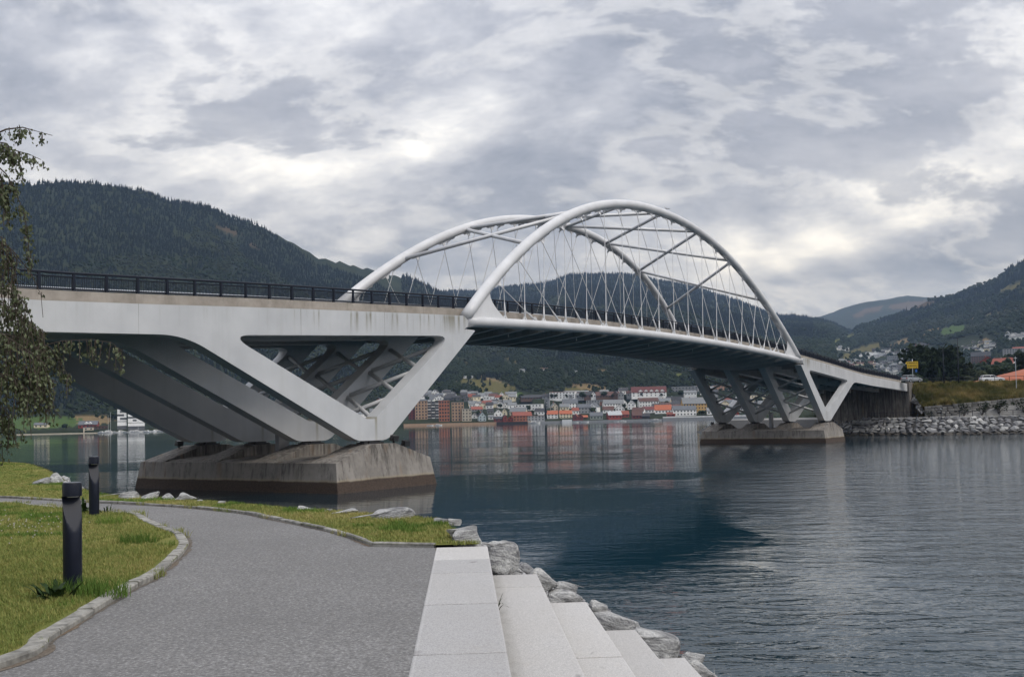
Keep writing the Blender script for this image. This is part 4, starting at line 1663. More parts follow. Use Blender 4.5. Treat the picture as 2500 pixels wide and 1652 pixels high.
ROCK_LABELS = ['grey white boulder behind the end of the top granite row', 'pale rock at the tip of the lawn, left of a pair', 'pale rock at the tip of the lawn, right of a pair', 'flat layered rock between the lawn tip and the big boulder',
               'tall banded boulder with orange lichen beside the steps', 'low flat rock at the foot of the lichen boulder', 'small grey rock just right of the lichen boulder', 'rounded grey boulder above the second granite step',
               'long sloping boulder at the end of the third step', 'dark rock behind the long sloping boulder', 'grey rock at the waterline beyond the third step', 'broad mossy boulder beyond the third step', 'small dark rock in the water beyond the mossy boulder',
               'long dark grey boulder above the fifth step', 'wet grey rock at the waterline beyond the fifth step', 'pale rock wedged between the fourth and fifth steps', 'lowest grey rock beside the fifth step, at the frame edge', 'shadowed rock filling the gap below the lichen boulder',
               'shadowed rock below the broad mossy boulder', 'rock tucked under the long dark boulder', 'rock at the lower end of the steps', 'rock in the water at the lower frame edge',
               'white rock on the lawn edge left of the pier, first of the row', 'largest rounded white rock in the row before the near pier', 'pointed white rock third in the row before the near pier', 'white rock with a sharp edge, fourth in the row', 'tiny white rock after the row on the lawn edge',
               'tiny white rock sunk in the lawn edge under the pier', 'low white rock in the grass below the near pier corner', 'small grey rock left of the flat pale rock', 'flat pale rock in the lawn edge below the pier', 'wide white boulder at the lawn edge beside the water',
               'low white rock on the far left lawn spit', 'upright grey rock on the far left lawn spit', 'flat rock reaching into the water at the far left spit']


def make_rocks():
    meshes = [rock_mesh(30 + i, 13 + i % 5) for i in range(9)]
    for m in meshes:
        m.materials.append(GM['rock'])
    r = random.Random(4)
    for i, (px, py, w, h) in enumerate(ROCKS):
        if i < 22:
            # slope beside the steps: height falls with the distance from the top row
            d = pix_dir(px, py)
            best = None
            for s in np.linspace(9, 26, 1200):
                p = Vector((0, 0, CAMZ)) + d * s
                rel = Vector((p.x, p.y)) - P0
                a, b = rel.dot(ADIR), rel.dot(BDIR)
                zs = PATH_Z - 0.05 - max(b, -0.4) * 0.60 - max(a - 0.6, 0) * 0.05
                if p.z <= zs and a > 0.05:
                    best = (p, s, a)
                    break
            if best is None:
                continue
            p, s, a = best
            s *= d.dot(_F)
            if a < 0.45 * w * s / F_PX:
                p = p + d * 0.25
        else:
            p = pix_at_z(px, py + h * 0.42, PATH_Z + 0.04)
            p.z += h * p.y / F_PX * 0.42
            h *= 1.35
            s = p.y
        wm, hm = w * s / F_PX * 1.2, h * s / F_PX * 1.4
        o = link('boulder', meshes[i % len(meshes)], None, None, (p.x, p.y, p.z - 0.05))
        dep = min(max(wm * 0.9, 0.3), 1.2)
        o.scale = (wm, dep, max(hm, 0.16))
        o.rotation_euler = (r.uniform(-0.2, 0.2), r.uniform(-0.15, 0.15) + (0.3 if 4 <= i < 22 else 0), r.uniform(-0.35, 0.35))
        tag(o, ROCK_LABELS[i], 'rock', 'boulders along the shore edge')
    # rubble packed between and under the boulders beside the steps
    mb = MB()
    small = [rock_mesh(60 + i, 11, 0) for i in range(4)]
    V, Fc = [], []
    for i in range(420):
        a, b = r.uniform(0.15, 7.5), r.uniform(-0.3, 6.2)
        z = PATH_Z - 0.62 - max(b, -0.3) * 0.58 - max(a - 0.6, 0) * 0.05
        q = P0 + ADIR * a + BDIR * b
        m = small[i % 4]
        k = r.uniform(0.3, 0.6)
        R = Matrix.Translation((q.x, q.y, z)) @ Matrix.Rotation(r.uniform(0, 6.28), 4, 'Z') @ Matrix.Rotation(r.uniform(-0.5, 0.5), 4, 'X') @ Matrix.Diagonal((k, k * r.uniform(0.6, 1), k * r.uniform(0.45, 0.8), 1))
        mb.add([R @ v.co for v in m.vertices], [tuple(f.vertices) for f in m.polygons])
    # and along the lawn edge
    for i in range(0, len(WATER_EDGE) - 1):
        a, b = Vector(WATER_EDGE[i]), Vector(WATER_EDGE[i + 1])
        t = (b - a)
        nn = Vector((-t.y, t.x)).normalized()
        for j in range(int(t.length * 3.0) + 1):
            off = r.uniform(0.2, 4.6)
            q = a + t * r.random() + nn * off
            z = PATH_Z - 0.12 - off * 0.68
            k = r.uniform(0.35, 0.9)
            m = small[j % 4]
            R = Matrix.Translation((q.x, q.y, z)) @ Matrix.Rotation(r.uniform(0, 6.28), 4, 'Z') @ Matrix.Diagonal((k, k * r.uniform(0.6, 1), k * r.uniform(0.45, 0.75), 1))
            mb.add([R @ v.co for v in m.vertices], [tuple(f.vertices) for f in m.polygons])
    o = mb.build('rubble', GM['rock'])
    tag(o, 'loose rubble packed along the shore below the lawn', 'rubble', kind='stuff')


make_rocks()


# ---------------------------------------------------------------- bollard lamps
def make_bollard(px, py, H, label):
    navy = bpy.data.materials.get('bollard_navy') or plain('bollard_navy', (0.005, 0.0075, 0.017, 1), 0.34, 0.18, 5, spec=0.32)
    p = pix_at_z(px, py, PATH_Z + 0.035)
    root = empty('bollard_lamp', p, math.radians(-48), label, 'bollard', 'bollard lamps along the path')
    R = 0.0885
    rings = [(-0.1, R), (0.0, R), (H * 0.30, R), (H * 0.53, R)]
    for i in range(1, 11):
        t = i / 10
        rings.append((H * (0.53 + 0.345 * t), R - t * R * 1.42))
    n = 40
    V, Fc = [], []
    for z, lim in rings:
        for k in range(n):
            a = 2 * math.pi * k / n
            V.append((min(R * math.cos(a), lim), R * math.sin(a), z))
    for i in range(len(rings) - 1):
        for k in range(n):
            k2 = (k + 1) % n
            Fc.append((i * n + k, i * n + k2, (i + 1) * n + k2, (i + 1) * n + k))
    b = (len(rings) - 1) * n
    Fc.append(tuple(b + k for k in range(n)))
    mb = MB()
    mb.add(V, Fc)
    o = mb.build('post', navy, root)
    autosmooth(o.data, 30)
    hd = MB()
    hd.tube([(0, 0, H * 0.877), (0, 0, H * 0.985), (0, 0, H)], [R + 0.002, R + 0.002, R - 0.004], 40)
    o = hd.build('lamp_head', navy, root)
    autosmooth(o.data, 30)
    lens = MB()
    lens.tube([(0.02, 0, H * 0.868), (0.02, 0, H * 0.8765)], R * 0.6, 24)
    lens.build('lens', plain('frosted_lens', (0.5, 0.5, 0.48, 1), 0.5) if not bpy.data.materials.get('frosted_lens') else bpy.data.materials['frosted_lens'], root)
    cap = MB()
    cap.tube([(0, 0, H + 0.001), (0, 0, H + 0.006)], R - 0.006, 40)
    cap.build('cap_plate', plain('dusty_cap', (0.14, 0.15, 0.17, 1), 0.7, 0.5, 30) if not bpy.data.materials.get('dusty_cap') else bpy.data.materials['dusty_cap'], root)


make_bollard(177.6, 1441, 1.055, 'nearer dark navy bollard lamp on the lawn, chipped top')
make_bollard(230, 1258, 1.07, 'farther dark navy bollard lamp at the lawn tip')

# ---------------------------------------------------------------- right bank
RB = [(52, 300), (58, 250), (62, 226), (69, 210), (81.7, 197), (96.7, 195), (112, 194), (160, 190), (230, 185)]
RBS = smooth_line(RB, 8)
RB_LEN = [0.0]
for _i in range(1, len(RBS)):
    RB_LEN.append(RB_LEN[-1] + math.dist(RBS[_i - 1], RBS[_i]))


def rb_at(s, off):
    s = min(max(s, 0), RB_LEN[-1] - 1e-3)
    i = max(k for k in range(len(RB_LEN) - 1) if RB_LEN[k] <= s)
    t = (s - RB_LEN[i]) / (RB_LEN[i + 1] - RB_LEN[i])
    p = Vector(RBS[i]).lerp(Vector(RBS[i + 1]), t)
    d = (Vector(RBS[min(i + 3, len(RBS) - 1)]) - Vector(RBS[max(i - 2, 0)])).normalized()
    n = Vector((-d.y, d.x)).lerp(Vector((0, 1)), min(max((p.x - 64) / 14, 0), 1)).normalized()
    return p + n * off, math.atan2(d.y, d.x)


def rb_s_for_x(x):
    for s in np.linspace(60, RB_LEN[-1], 800):
        if rb_at(s, 0)[0].x >= x:
            return s
    return RB_LEN[-1]


def ramp_z(x):
    return 3.4 + min(max((x - 88) / 16, 0), 1.15) * 2.6


def walltop_z(x):
    return max(5.6 + min(max((x - 84) / 18, 0), 1.5) * 1.3, ramp_z(x) + 0.8)


ROAD_Z = 10.45
S84 = rb_s_for_x(83.6)


def make_right_bank():
    M = MAT('dry_bank_grass', (0.14, 0.11, 0.045, 1), 0.95, spec=0.1)
    n = M.noise(0.35, 5, 0.65, M.coord('World'))
    f = M.noise(2.0, 4, 0.7, M.coord('World'))
    c = M.mix(M.rmap(n, 0.35, 0.65), (0.055, 0.05, 0.022, 1), (0.20, 0.15, 0.06, 1))
    M.color(M.mix(M.rmap(f, 0.4, 0.7, 0, 0.5), c, (0.05, 0.055, 0.02, 1)))
    M.bump(f, 1.0, 0.3)
    dry = M.m
    gravel = plain('path_gravel', (0.22, 0.215, 0.205, 1), 0.9, 0.2, 1.5)
    # sloping shore, path and ramp ground (one sheet)
    V, Fc = [], []
    ss = np.linspace(0, RB_LEN[-1], 150)
    for s in ss:
        right = s >= S84
        p0 = rb_at(s, 0)[0]
        offs = [(-4, -2.2), (0, -0.5), (9, 3.2), (10.6, 3.3), (11.4, ramp_z(p0.x) if right else 3.35), (13.6, ramp_z(p0.x) if right else 3.4), (27, ramp_z(p0.x) - 1 if right else 3.5)]
        for off, z in offs:
            q = rb_at(s, off)[0]
            V.append((q.x, q.y, z))
    m = 7
    for i in range(len(ss) - 1):
        for k in range(m - 1):
            Fc.append((i * m + k, (i + 1) * m + k, (i + 1) * m + k + 1, i * m + k + 1))
    mb = MB()
    mb.add(V, Fc)
    mb.mi = [1 if i % (m - 1) < 2 else 0 for i in range(len(mb.f))]
    bank = mb.build('shore_bank', [gravel, plain('dark_stone_bed', (0.035, 0.034, 0.033, 1), 0.9, 0.3, 1.0)])  # slope under the armour stones coloured dark, so their gaps read dark
    tag(bank, 'far right shore with stone armour, footpath and ramp', 'bank', kind='structure')
    # high ground with the road behind the grass bank
    V, Fc = [], []
    ss = np.linspace(S84, RB_LEN[-1], 60)
    for s in ss:
        x = rb_at(s, 0)[0].x
        for off, z in ((13.7, walltop_z(x) - 0.1), (15.5, walltop_z(x) + 0.5), (18.5, 8.3), (21.3, 10.2), (22.4, ROAD_Z), (45, ROAD_Z - 0.05), (60, 9.0)):
            q = rb_at(s, off)[0]
            V.append((q.x, q.y, z))
    m = 7
    for i in range(len(ss) - 1):
        for k in range(m - 1):
            Fc.append((i * m + k, (i + 1) * m + k, (i + 1) * m + k + 1, i * m + k + 1))
    mb = MB()
    mb.add(V, Fc)
    # side towards the abutment
    n0 = [V[k] for k in range(6)]
    mb.add(n0 + [(n0[5][0], n0[5][1], 3.0), (n0[0][0], n0[0][1], 3.0)], [tuple(range(7, -1, -1))])
    o = mb.build('grass_bank', dry)
    o.data.polygons.foreach_set('use_smooth', [True] * len(o.data.polygons))
    tag(o, 'bank of dry tawny grass between the stone wall and the road', 'bank', kind='structure')
    asp = bpy.data.materials['bridge_asphalt']
    q0, q1 = rb_at(S84, 22.8)[0], rb_at(S84, 45)[0]
    line = [rb_at(s, 23.2)[0] for s in np.linspace(S84, RB_LEN[-1], 30)]
    back = [rb_at(s, 31)[0] for s in np.linspace(S84, RB_LEN[-1], 30)]
    mb = MB()
    mb.add([(p.x, p.y, ROAD_Z + 0.02) for p in line] + [(p.x, p.y, ROAD_Z + 0.02) for p in back], [(i, i + 1, 30 + i + 1, 30 + i) for i in range(29)])
    o = mb.build('road', asp)
    tag(o, 'road along the top of the far right bank', 'road', kind='structure')
    # embankment under the road behind the abutment
    mb = MB()
    a, b_, c_, d_ = bw(160.2, 1.4, 0), bw(160.2, 18.4, 0), bw(190, 18.4, 0), bw(190, 1.4, 0)
    mb.hexa([(p.x, p.y, 1.0) for p in (a, d_, c_, b_)], [(p.x, p.y, ROAD_Z - 0.02) for p in (a, d_, c_, b_)])
    o = mb.build('embankment', dry)
    tag(o, 'earth embankment carrying the road behind the far abutment', 'embankment', kind='structure')
    # armour stones
    r = random.Random(21)
    meshes = [rock_mesh(200 + i, 11 + i % 3, 0) for i in range(10)]
    stone = MAT('armour_stone', (0.4, 0.4, 0.4, 1), 0.9)
    nz = stone.noise(1.6, 5, 0.65)
    tint = stone.ramp(stone.rand(), [(0.0, (0.10, 0.10, 0.105, 1)), (0.4, (0.19, 0.19, 0.195, 1)), (0.75, (0.30, 0.30, 0.295, 1)), (1.0, (0.46, 0.455, 0.44, 1))])
    cc = stone.mix(stone.rmap(nz, 0.35, 0.7, 0.0, 0.5), tint, stone.mix(0.5, tint, (0.10, 0.10, 0.10, 1)))
    px_, py_, pz_ = stone.sepxyz(stone.coord('World'))
    stone.color(stone.mix(stone.rmap(pz_, 0.75, 0.35), cc, (0.055, 0.048, 0.04, 1)))
    stone.bump(nz, 0.8, 0.2)
    for m_ in meshes:
        m_.materials.append(stone.m)
    cells = []
    s = rb_s_for_x(63)
    s_end = rb_s_for_x(125)
    rows = 7
    for k in range(rows):
        t = (k + 0.5) / rows
        off, z = -0.3 + 9.4 * t, -0.25 + 3.55 * t
        q = s + r.uniform(0, 0.5)
        while q < s_end:
            ln = r.uniform(1.0, 2.2)
            cells.append((q + ln / 2, off + r.uniform(-0.15, 0.15), z + r.uniform(-0.08, 0.10), ln))
            q += ln * 0.97
    def vis(c):
        p = rb_at(c[0], c[1])[0]
        x, _ = project_px(p.x, p.y, c[2])
        return 1950 < x < 2510 and c[2] > -0.1
    r.shuffle(cells)
    shown = [c for c in cells if vis(c)]
    shown.sort(key=lambda c: -c[3])
    single = set(id(c) for c in shown[:300])
    pile = MB()
    for c in cells:
        p, an = rb_at(c[0], c[1])
        me = meshes[r.randrange(10)]
        sc = (c[3] * 0.98, r.uniform(1.25, 1.6), r.uniform(0.7, 1.0))
        ro = (math.radians(20) + r.uniform(-0.2, 0.2), r.uniform(-0.25, 0.25), an + r.uniform(-0.3, 0.3))
        if id(c) in single:
            o = link('armour_stone', me, None, bank, (p.x, p.y, c[2]))
            o.scale, o.rotation_euler = sc, ro
        else:
            mm = Matrix.Translation((p.x, p.y, c[2])) @ Matrix.Rotation(ro[2], 4, 'Z') @ Matrix.Rotation(ro[1], 4, 'Y') @ Matrix.Rotation(ro[0], 4, 'X') @ Matrix.Diagonal((*sc, 1))
            pile.add([mm @ v.co for v in me.vertices], [tuple(f.vertices) for f in me.polygons])
    tag(pile.build('armour_stones', stone.m, bank), kind='stuff')
    # dry stone retaining wall
    wall = empty('retaining_wall', rb_at(S84, 13.6)[0].to_3d() + Vector((0, 0, 3.3)), 0, 'grey dry stone retaining wall below the tawny grass bank', 'wall')
    wl_m = plain('wall_stone', (0.17, 0.165, 0.155, 1), 0.9, 0.35, 1.2, 0.08, objvar=0.3)
    base = wall.location
    bk = MB()
    for i in range(40):
        s0 = S84 + (rb_s_for_x(108) - S84) * i / 40
        s1 = S84 + (rb_s_for_x(108) - S84) * (i + 1) / 40
        p, q = rb_at(s0, 13.75)[0], rb_at(s1, 13.75)[0]
        p2, q2 = rb_at(s0, 14.3)[0], rb_at(s1, 14.3)[0]
        lo = [(v.x - base.x, v.y - base.y, 2.6 - base.z) for v in (p, q, q2, p2)]
        hi = [(v.x - base.x, v.y - base.y, walltop_z(v.x) - 0.15 - base.z) for v in (p, q, q2, p2)]
        bk.hexa(lo, hi)
    bk.build('wall_core', plain('wall_joint_shadow', (0.05, 0.048, 0.045, 1), 0.95), wall)
    blocks = []
    for k in range(5):
        s = S84
        while s < rb_s_for_x(108):
            ln = r.uniform(0.55, 1.5)
            p, an = rb_at(s + ln / 2, 13.62)
            zb, zt = ramp_z(p.x) - 0.15, walltop_z(p.x)
            nrow = max(2, round((zt - zb) / 0.46))
            if k < nrow:
                h = (zt - zb) / nrow
                mb = MB()
                w, dd = ln / 2 - 0.03, 0.28 + r.uniform(-0.05, 0.05)
                j = lambda a=0.05: r.uniform(-a, a)
                mb.hexa([(-w + j(), -dd + j(), j(0.03)), (w + j(), -dd + j(), j(0.03)), (w, dd, 0), (-w, dd, 0)],
                        [(-w + j(), -dd + j(), h - 0.05 + j(0.03)), (w + j(), -dd + j(), h - 0.05 + j(0.03)), (w, dd, h - 0.05), (-w, dd, h - 0.05)])
                mb.build('stone_block', wl_m, wall, loc=(p.x - base.x, p.y - base.y, zb + k * h - base.z), rz=an, bevel=0.04)
            s += ln
    # pale side wall of the abutment, along the bank
    side = empty('wing_wall', bw(158.0, 0.7, 3.2), 0, 'low rubble wing wall leaning against the far abutment', 'wall')
    for i in range(26):
        t = i / 26
        p = rb_at(S84 - 0.6 + r.uniform(-0.2, 0.5), 13.6 + 8.2 * t)[0]
        o = link('stone_block', meshes[r.randrange(10)], None, side, (p.x - side.location.x + r.uniform(-0.4, 0.6), p.y - side.location.y, 4.3 + t * 5.6 - side.location.z))
        o.scale = (1.2, 0.9, 0.8)
        o.rotation_euler = (0, 0, r.uniform(0, 3))
    # fence by the water
    dark = bpy.data.materials['navy_rail_paint']
    def fence(name, label, s0, s1, off, zf, h, step, rails, cat):
        p = rb_at(s0, off)[0]
        f = empty(name, (p.x, p.y, zf(p.x)), 0, label, cat)
        n = int((s1 - s0) / step)
        pts = [rb_at(s0 + (s1 - s0) * i / n, off)[0] for i in range(n + 1)]
        pm = MB().box(-0.04, 0.04, -0.04, 0.04, -0.1, h).mesh('post')
        pm.materials.append(dark)
        for q in pts:
            link('post', pm, None, f, (q.x - p.x, q.y - p.y, zf(q.x) - zf(p.x)))
        for t, rr in rails:
            MB().tube([(q.x - p.x, q.y - p.y, zf(q.x) - zf(p.x) + h * t) for q in pts], rr, 5).build('rail', dark, f)
    fence('waterside_fence', 'thin dark fence along the far shore path above the armour stones', rb_s_for_x(66), rb_s_for_x(125), 9.9, lambda x: 3.3, 1.15, 2.6, [(1.0, 0.035), (0.66, 0.02), (0.33, 0.02)], 'fence')
    fence('road_railing', 'dark post railing along the road above the tawny bank', S84 - 3.0, rb_s_for_x(150), 22.9, lambda x: ROAD_Z, 1.1, 3.0, [(1.0, 0.05), (0.5, 0.03)], 'railing')
    # tufts of dry grass on the bank
    mb = MB()
    tuft = []
    for i in range(26):
        a = r.uniform(0, 6.28)
        d = r.uniform(0.05, 0.35)
        hh = r.uniform(0.5, 1.0)
        x, y = d * math.cos(a), d * math.sin(a)
        mb.add([(x - 0.05, y, 0), (x + 0.05, y, 0), (x * 2.0 + r.uniform(-.1, .1), y * 2.0, hh)], [(0, 1, 2)])
    tm = MAT('dry_grass_blades', (0.2, 0.15, 0.06, 1), 0.9, spec=0.1)
    tn = tm.noise(0.22, 4, 0.6, tm.coord('World'))
    tm.color(tm.ramp(tm.math('ADD', tm.math('MULTIPLY', tm.rand(), 0.4), tm.math('MULTIPLY', tm.rmap(tn, 0.33, 0.67), 0.6)), [(0.0, (0.06, 0.075, 0.025, 1)), (0.4, (0.13, 0.125, 0.045, 1)), (0.7, (0.25, 0.20, 0.08, 1)), (1.0, (0.40, 0.30, 0.135, 1))]))
    pts, rot, scl = [], [], []
    for i in range(5200):
        s = r.uniform(S84, rb_s_for_x(120))
        off = r.uniform(13.9, 22.2)
        q = rb_at(s, off)[0]
        x0 = rb_at(s, 0)[0].x
        z = interp(off, [13.7, 15.5, 18.5, 21.3, 22.4], [walltop_z(x0) - 0.1, walltop_z(x0) + 0.5, 8.3, 10.2, ROAD_Z])
        pts.append((q.x, q.y, z - 0.05))
        rot.append(r.uniform(0, 6.28))
        k = r.uniform(0.6, 1.25) * (1 if off < 20.8 else 0.6)
        scl.append((k, k, k * r.uniform(0.6, 1.2)))
    o = scatter_object('dry_grass', 'tufts of tall dry grass on the far bank', np.array(pts), np.array(rot), np.array(scl), mb.mesh('tuft'), [tm.m])
    o['category'] = 'grass'
    return bank


RIGHT = make_right_bank()


def bush(name, x, y, z, w, h, label, seed, mat=None, n=420, group=None):
    """leafy shrub: many small leaf faces through the volume, on a few stems"""
    r = random.Random(seed)
    root = empty(name, (x, y, z), 0, label, 'shrub' if h < 4 else 'tree', group)
    mb = MB()
    cl = [(r.uniform(-0.36, 0.36) * w, r.uniform(-0.36, 0.36) * w, r.uniform(0.3, 0.82) * h, r.uniform(0.16, 0.30) * w) for _ in range(9)]
    for i in range(n):
        c = cl[r.randrange(9)]
        v = Vector((r.gauss(0, 1), r.gauss(0, 1), r.gauss(0, 1))).normalized() * c[3] * r.uniform(0.6, 1.05)
        p = Vector((c[0], c[1], c[2])) + Vector((v.x, v.y, v.z * 0.9))
        s = r.uniform(0.05, 0.10) * w * 0.75
        a, b = Vector((r.gauss(0, 1), r.gauss(0, 1), r.gauss(0, 1))).normalized(), Vector((r.gauss(0, 1), r.gauss(0, 1), r.gauss(0, 1))).normalized()
        mb.add([p + a * s, p + b * s, p - a * s * 0.8, p - b * s * 0.8], [(0, 1, 2, 3)])
    mb.build('crown', mat or M_BROAD, root)
    st = MB()
    for c in cl[:5]:
        st.tube([(0, 0, -0.2), (c[0] * 0.4, c[1] * 0.4, c[2] * 0.5), (c[0], c[1], c[2])], [0.03 * w, 0.02 * w, 0.008 * w], 5)
    st.build('stem', BARK, root)
    return root


def right_bank_things():
    # shrubs on the ramp slope
    for i, (px, w, h, lab) in enumerate(((2268, 1.6, 1.5, 'small dark shrub beside the lower end of the ramp'), (2350, 2.6, 2.6, 'dark rounded shrub in the middle of the ramp slope'),
                                         (2393, 2.6, 2.9, 'dark shrub growing against the stone wall'), (2432, 3.0, 3.2, 'broad dark shrub near the right end of the ramp'),
                                         (2490, 3.4, 2.8, 'reddish brown shrub at the right frame edge below the wall'))):
        x = (px - 1250) / F_PX * 206
        s = rb_s_for_x(x)
        q = rb_at(s, 10.9)[0]
        bush('shrub', q.x, q.y, 3.3 + max(0, ramp_z(q.x) - 3.4) * 0.3, w, h, lab, 50 + i, n=260)
    # road sign
    p = pix_at_y(2229, 930, 221)
    z0 = ROAD_Z
    steel = bpy.data.materials['pale_guard_rail_steel']
    yel = plain('sign_yellow', (0.62, 0.40, 0.015, 1), 0.45, 0.04)
    blk = plain('sign_black', (0.01, 0.01, 0.01, 1), 0.5)
    blu = plain('sign_blue', (0.03, 0.12, 0.42, 1), 0.45)
    sg = empty('direction_sign', (p.x, p.y, z0), math.atan2(p.y, p.x) - math.pi / 2, 'yellow direction sign on a grey pole at the bridge end', 'sign')
    MB().tube([(0, 0, -0.3), (0, 0, 4.6)], 0.06, 10).build('pole', steel, sg, smooth=True)
    for k, (zb, zt, x0, x1) in enumerate(((3.55, 4.1, -1.12, 1.05), (3.0, 3.53, -1.02, 1.05), (2.72, 2.97, -1.0, 1.05))):
        pts = [(x0, zb), (x1, zb), (x1, zt), (x0, zt)] if k else [(x0 - 0.18, (zb + zt) / 2), (x0, zb), (x1, zb), (x1, zt), (x0, zt)]
        b = MB()
        b.prism(pts, -0.10, -0.065, 'y')
        brd = b.build('board', yel, sg, bevel=0.006)
        mk = MB()
        r = random.Random(k)
        if k < 2:
            x = x0 + 0.18
            mk.prism([(x, zb + .12), (x + .1, zb + .12), (x + .1, zt - .12), (x, zt - .12)], -0.106, -0.1015, 'y')
            x += 0.26
            while x < x1 - 0.5:
                w = r.uniform(0.08, 0.16)
                mk.prism([(x, zb + .17), (x + w, zb + .17), (x + w, zt - .17), (x, zt - .17)], -0.106, -0.1015, 'y')
                x += w + 0.06
            mk.prism([(x1 - .32, zb + .16), (x1 - .08, (zb + zt) / 2), (x1 - .32, zt - .16)], -0.106, -0.1015, 'y')
        else:
            mk.prism([(x0 + .1, zb + .05), (x1 - .1, zb + .05), (x1 - .1, zb + .08), (x0 + .1, zb + .08)], -0.106, -0.1015, 'y')
            for xx in (-0.7, 0.7):
                mk.prism([(xx, zb + .1), (xx + .12, zb + .1), (xx + .12, zt - .04), (xx, zt - .04)], -0.106, -0.1015, 'y')
        mk.build('lettering', blk, brd)
    MB().prism([(0.5, 1.95), (0.85, 1.95), (0.85, 2.5), (0.5, 2.5)], -0.1, -0.07, 'y').build('blue_plate', blu, sg)
    # lamp posts
    for px, top, lab in ((2305, 861, 'shorter dark street lamp post behind the road railing'), (2341, 838, 'taller dark street lamp post with arms on both sides')):
        q = pix_at_y(px, 935, 226)
        H = (hor_at(px) - top) / F_PX * 226 + CAMZ - ROAD_Z
        lp = empty('street_lamp', (q.x, q.y, ROAD_Z), math.atan2(q.y, q.x) - math.pi / 2, lab, 'lamp post')
        MB().tube([(0, 0, -0.3), (0, 0, 1.2), (0, 0, H)], [0.12, 0.11, 0.06], 10).build('pole', dark_metal(), lp, smooth=True)
        for sg_ in ((-1, 1) if H > 8 else (1,)):
            MB().tube([(0, 0, H - 0.15), (sg_ * 0.5, 0, H + 0.02), (sg_ * 0.95, 0, H + 0.05)], 0.035, 6).build('arm', dark_metal(), lp)
            MB().hexa([(sg_ * 1.15 - 0.3, -0.12, H), (sg_ * 1.15 + 0.3, -0.12, H), (sg_ * 1.15 + 0.3, 0.12, H), (sg_ * 1.15 - 0.3, 0.12, H)],
                      [(sg_ * 1.15 - 0.25, -0.08, H + 0.12), (sg_ * 1.15 + 0.25, -0.08, H + 0.12), (sg_ * 1.15 + 0.25, 0.08, H + 0.12), (sg_ * 1.15 - 0.25, 0.08, H + 0.12)]).build('lamp_head', dark_metal(), lp)
    # thin pale pole to the right, a path lamp below
    q = pix_at_y(2480, 905, 236)
    pl = empty('utility_pole', (q.x, q.y, 9.2), 0, 'pale thin pole beside the orange roofed hall', 'pole')
    MB().tube([(0, 0, -0.3), (0, 0, 6.2)], [0.07, 0.05], 8).build('pole', steel, pl)
    MB().tube([(-0.35, 0, 5.9), (0.35, 0, 5.9)], 0.04, 6).build('crossarm', steel, pl)
    q = pix_at_z(2298, 1022, 3.3)
    pl = empty('path_light', (q.x, q.y, 3.3), 0, 'small pale light post by the waterside fence', 'lamp post')
    MB().tube([(0, 0, -0.1), (0, 0, 1.5)], 0.05, 8).build('post', dark_metal(), pl)
    MB().tube([(0, 0, 1.5), (0, 0, 1.75)], 0.09, 8).build('lamp_head', steel, pl)


def dark_metal():
    return bpy.data.materials['navy_rail_paint']


def hor_at(px):
    return 1023.8 - 0.0211 * (px - 1250)


right_bank_things()


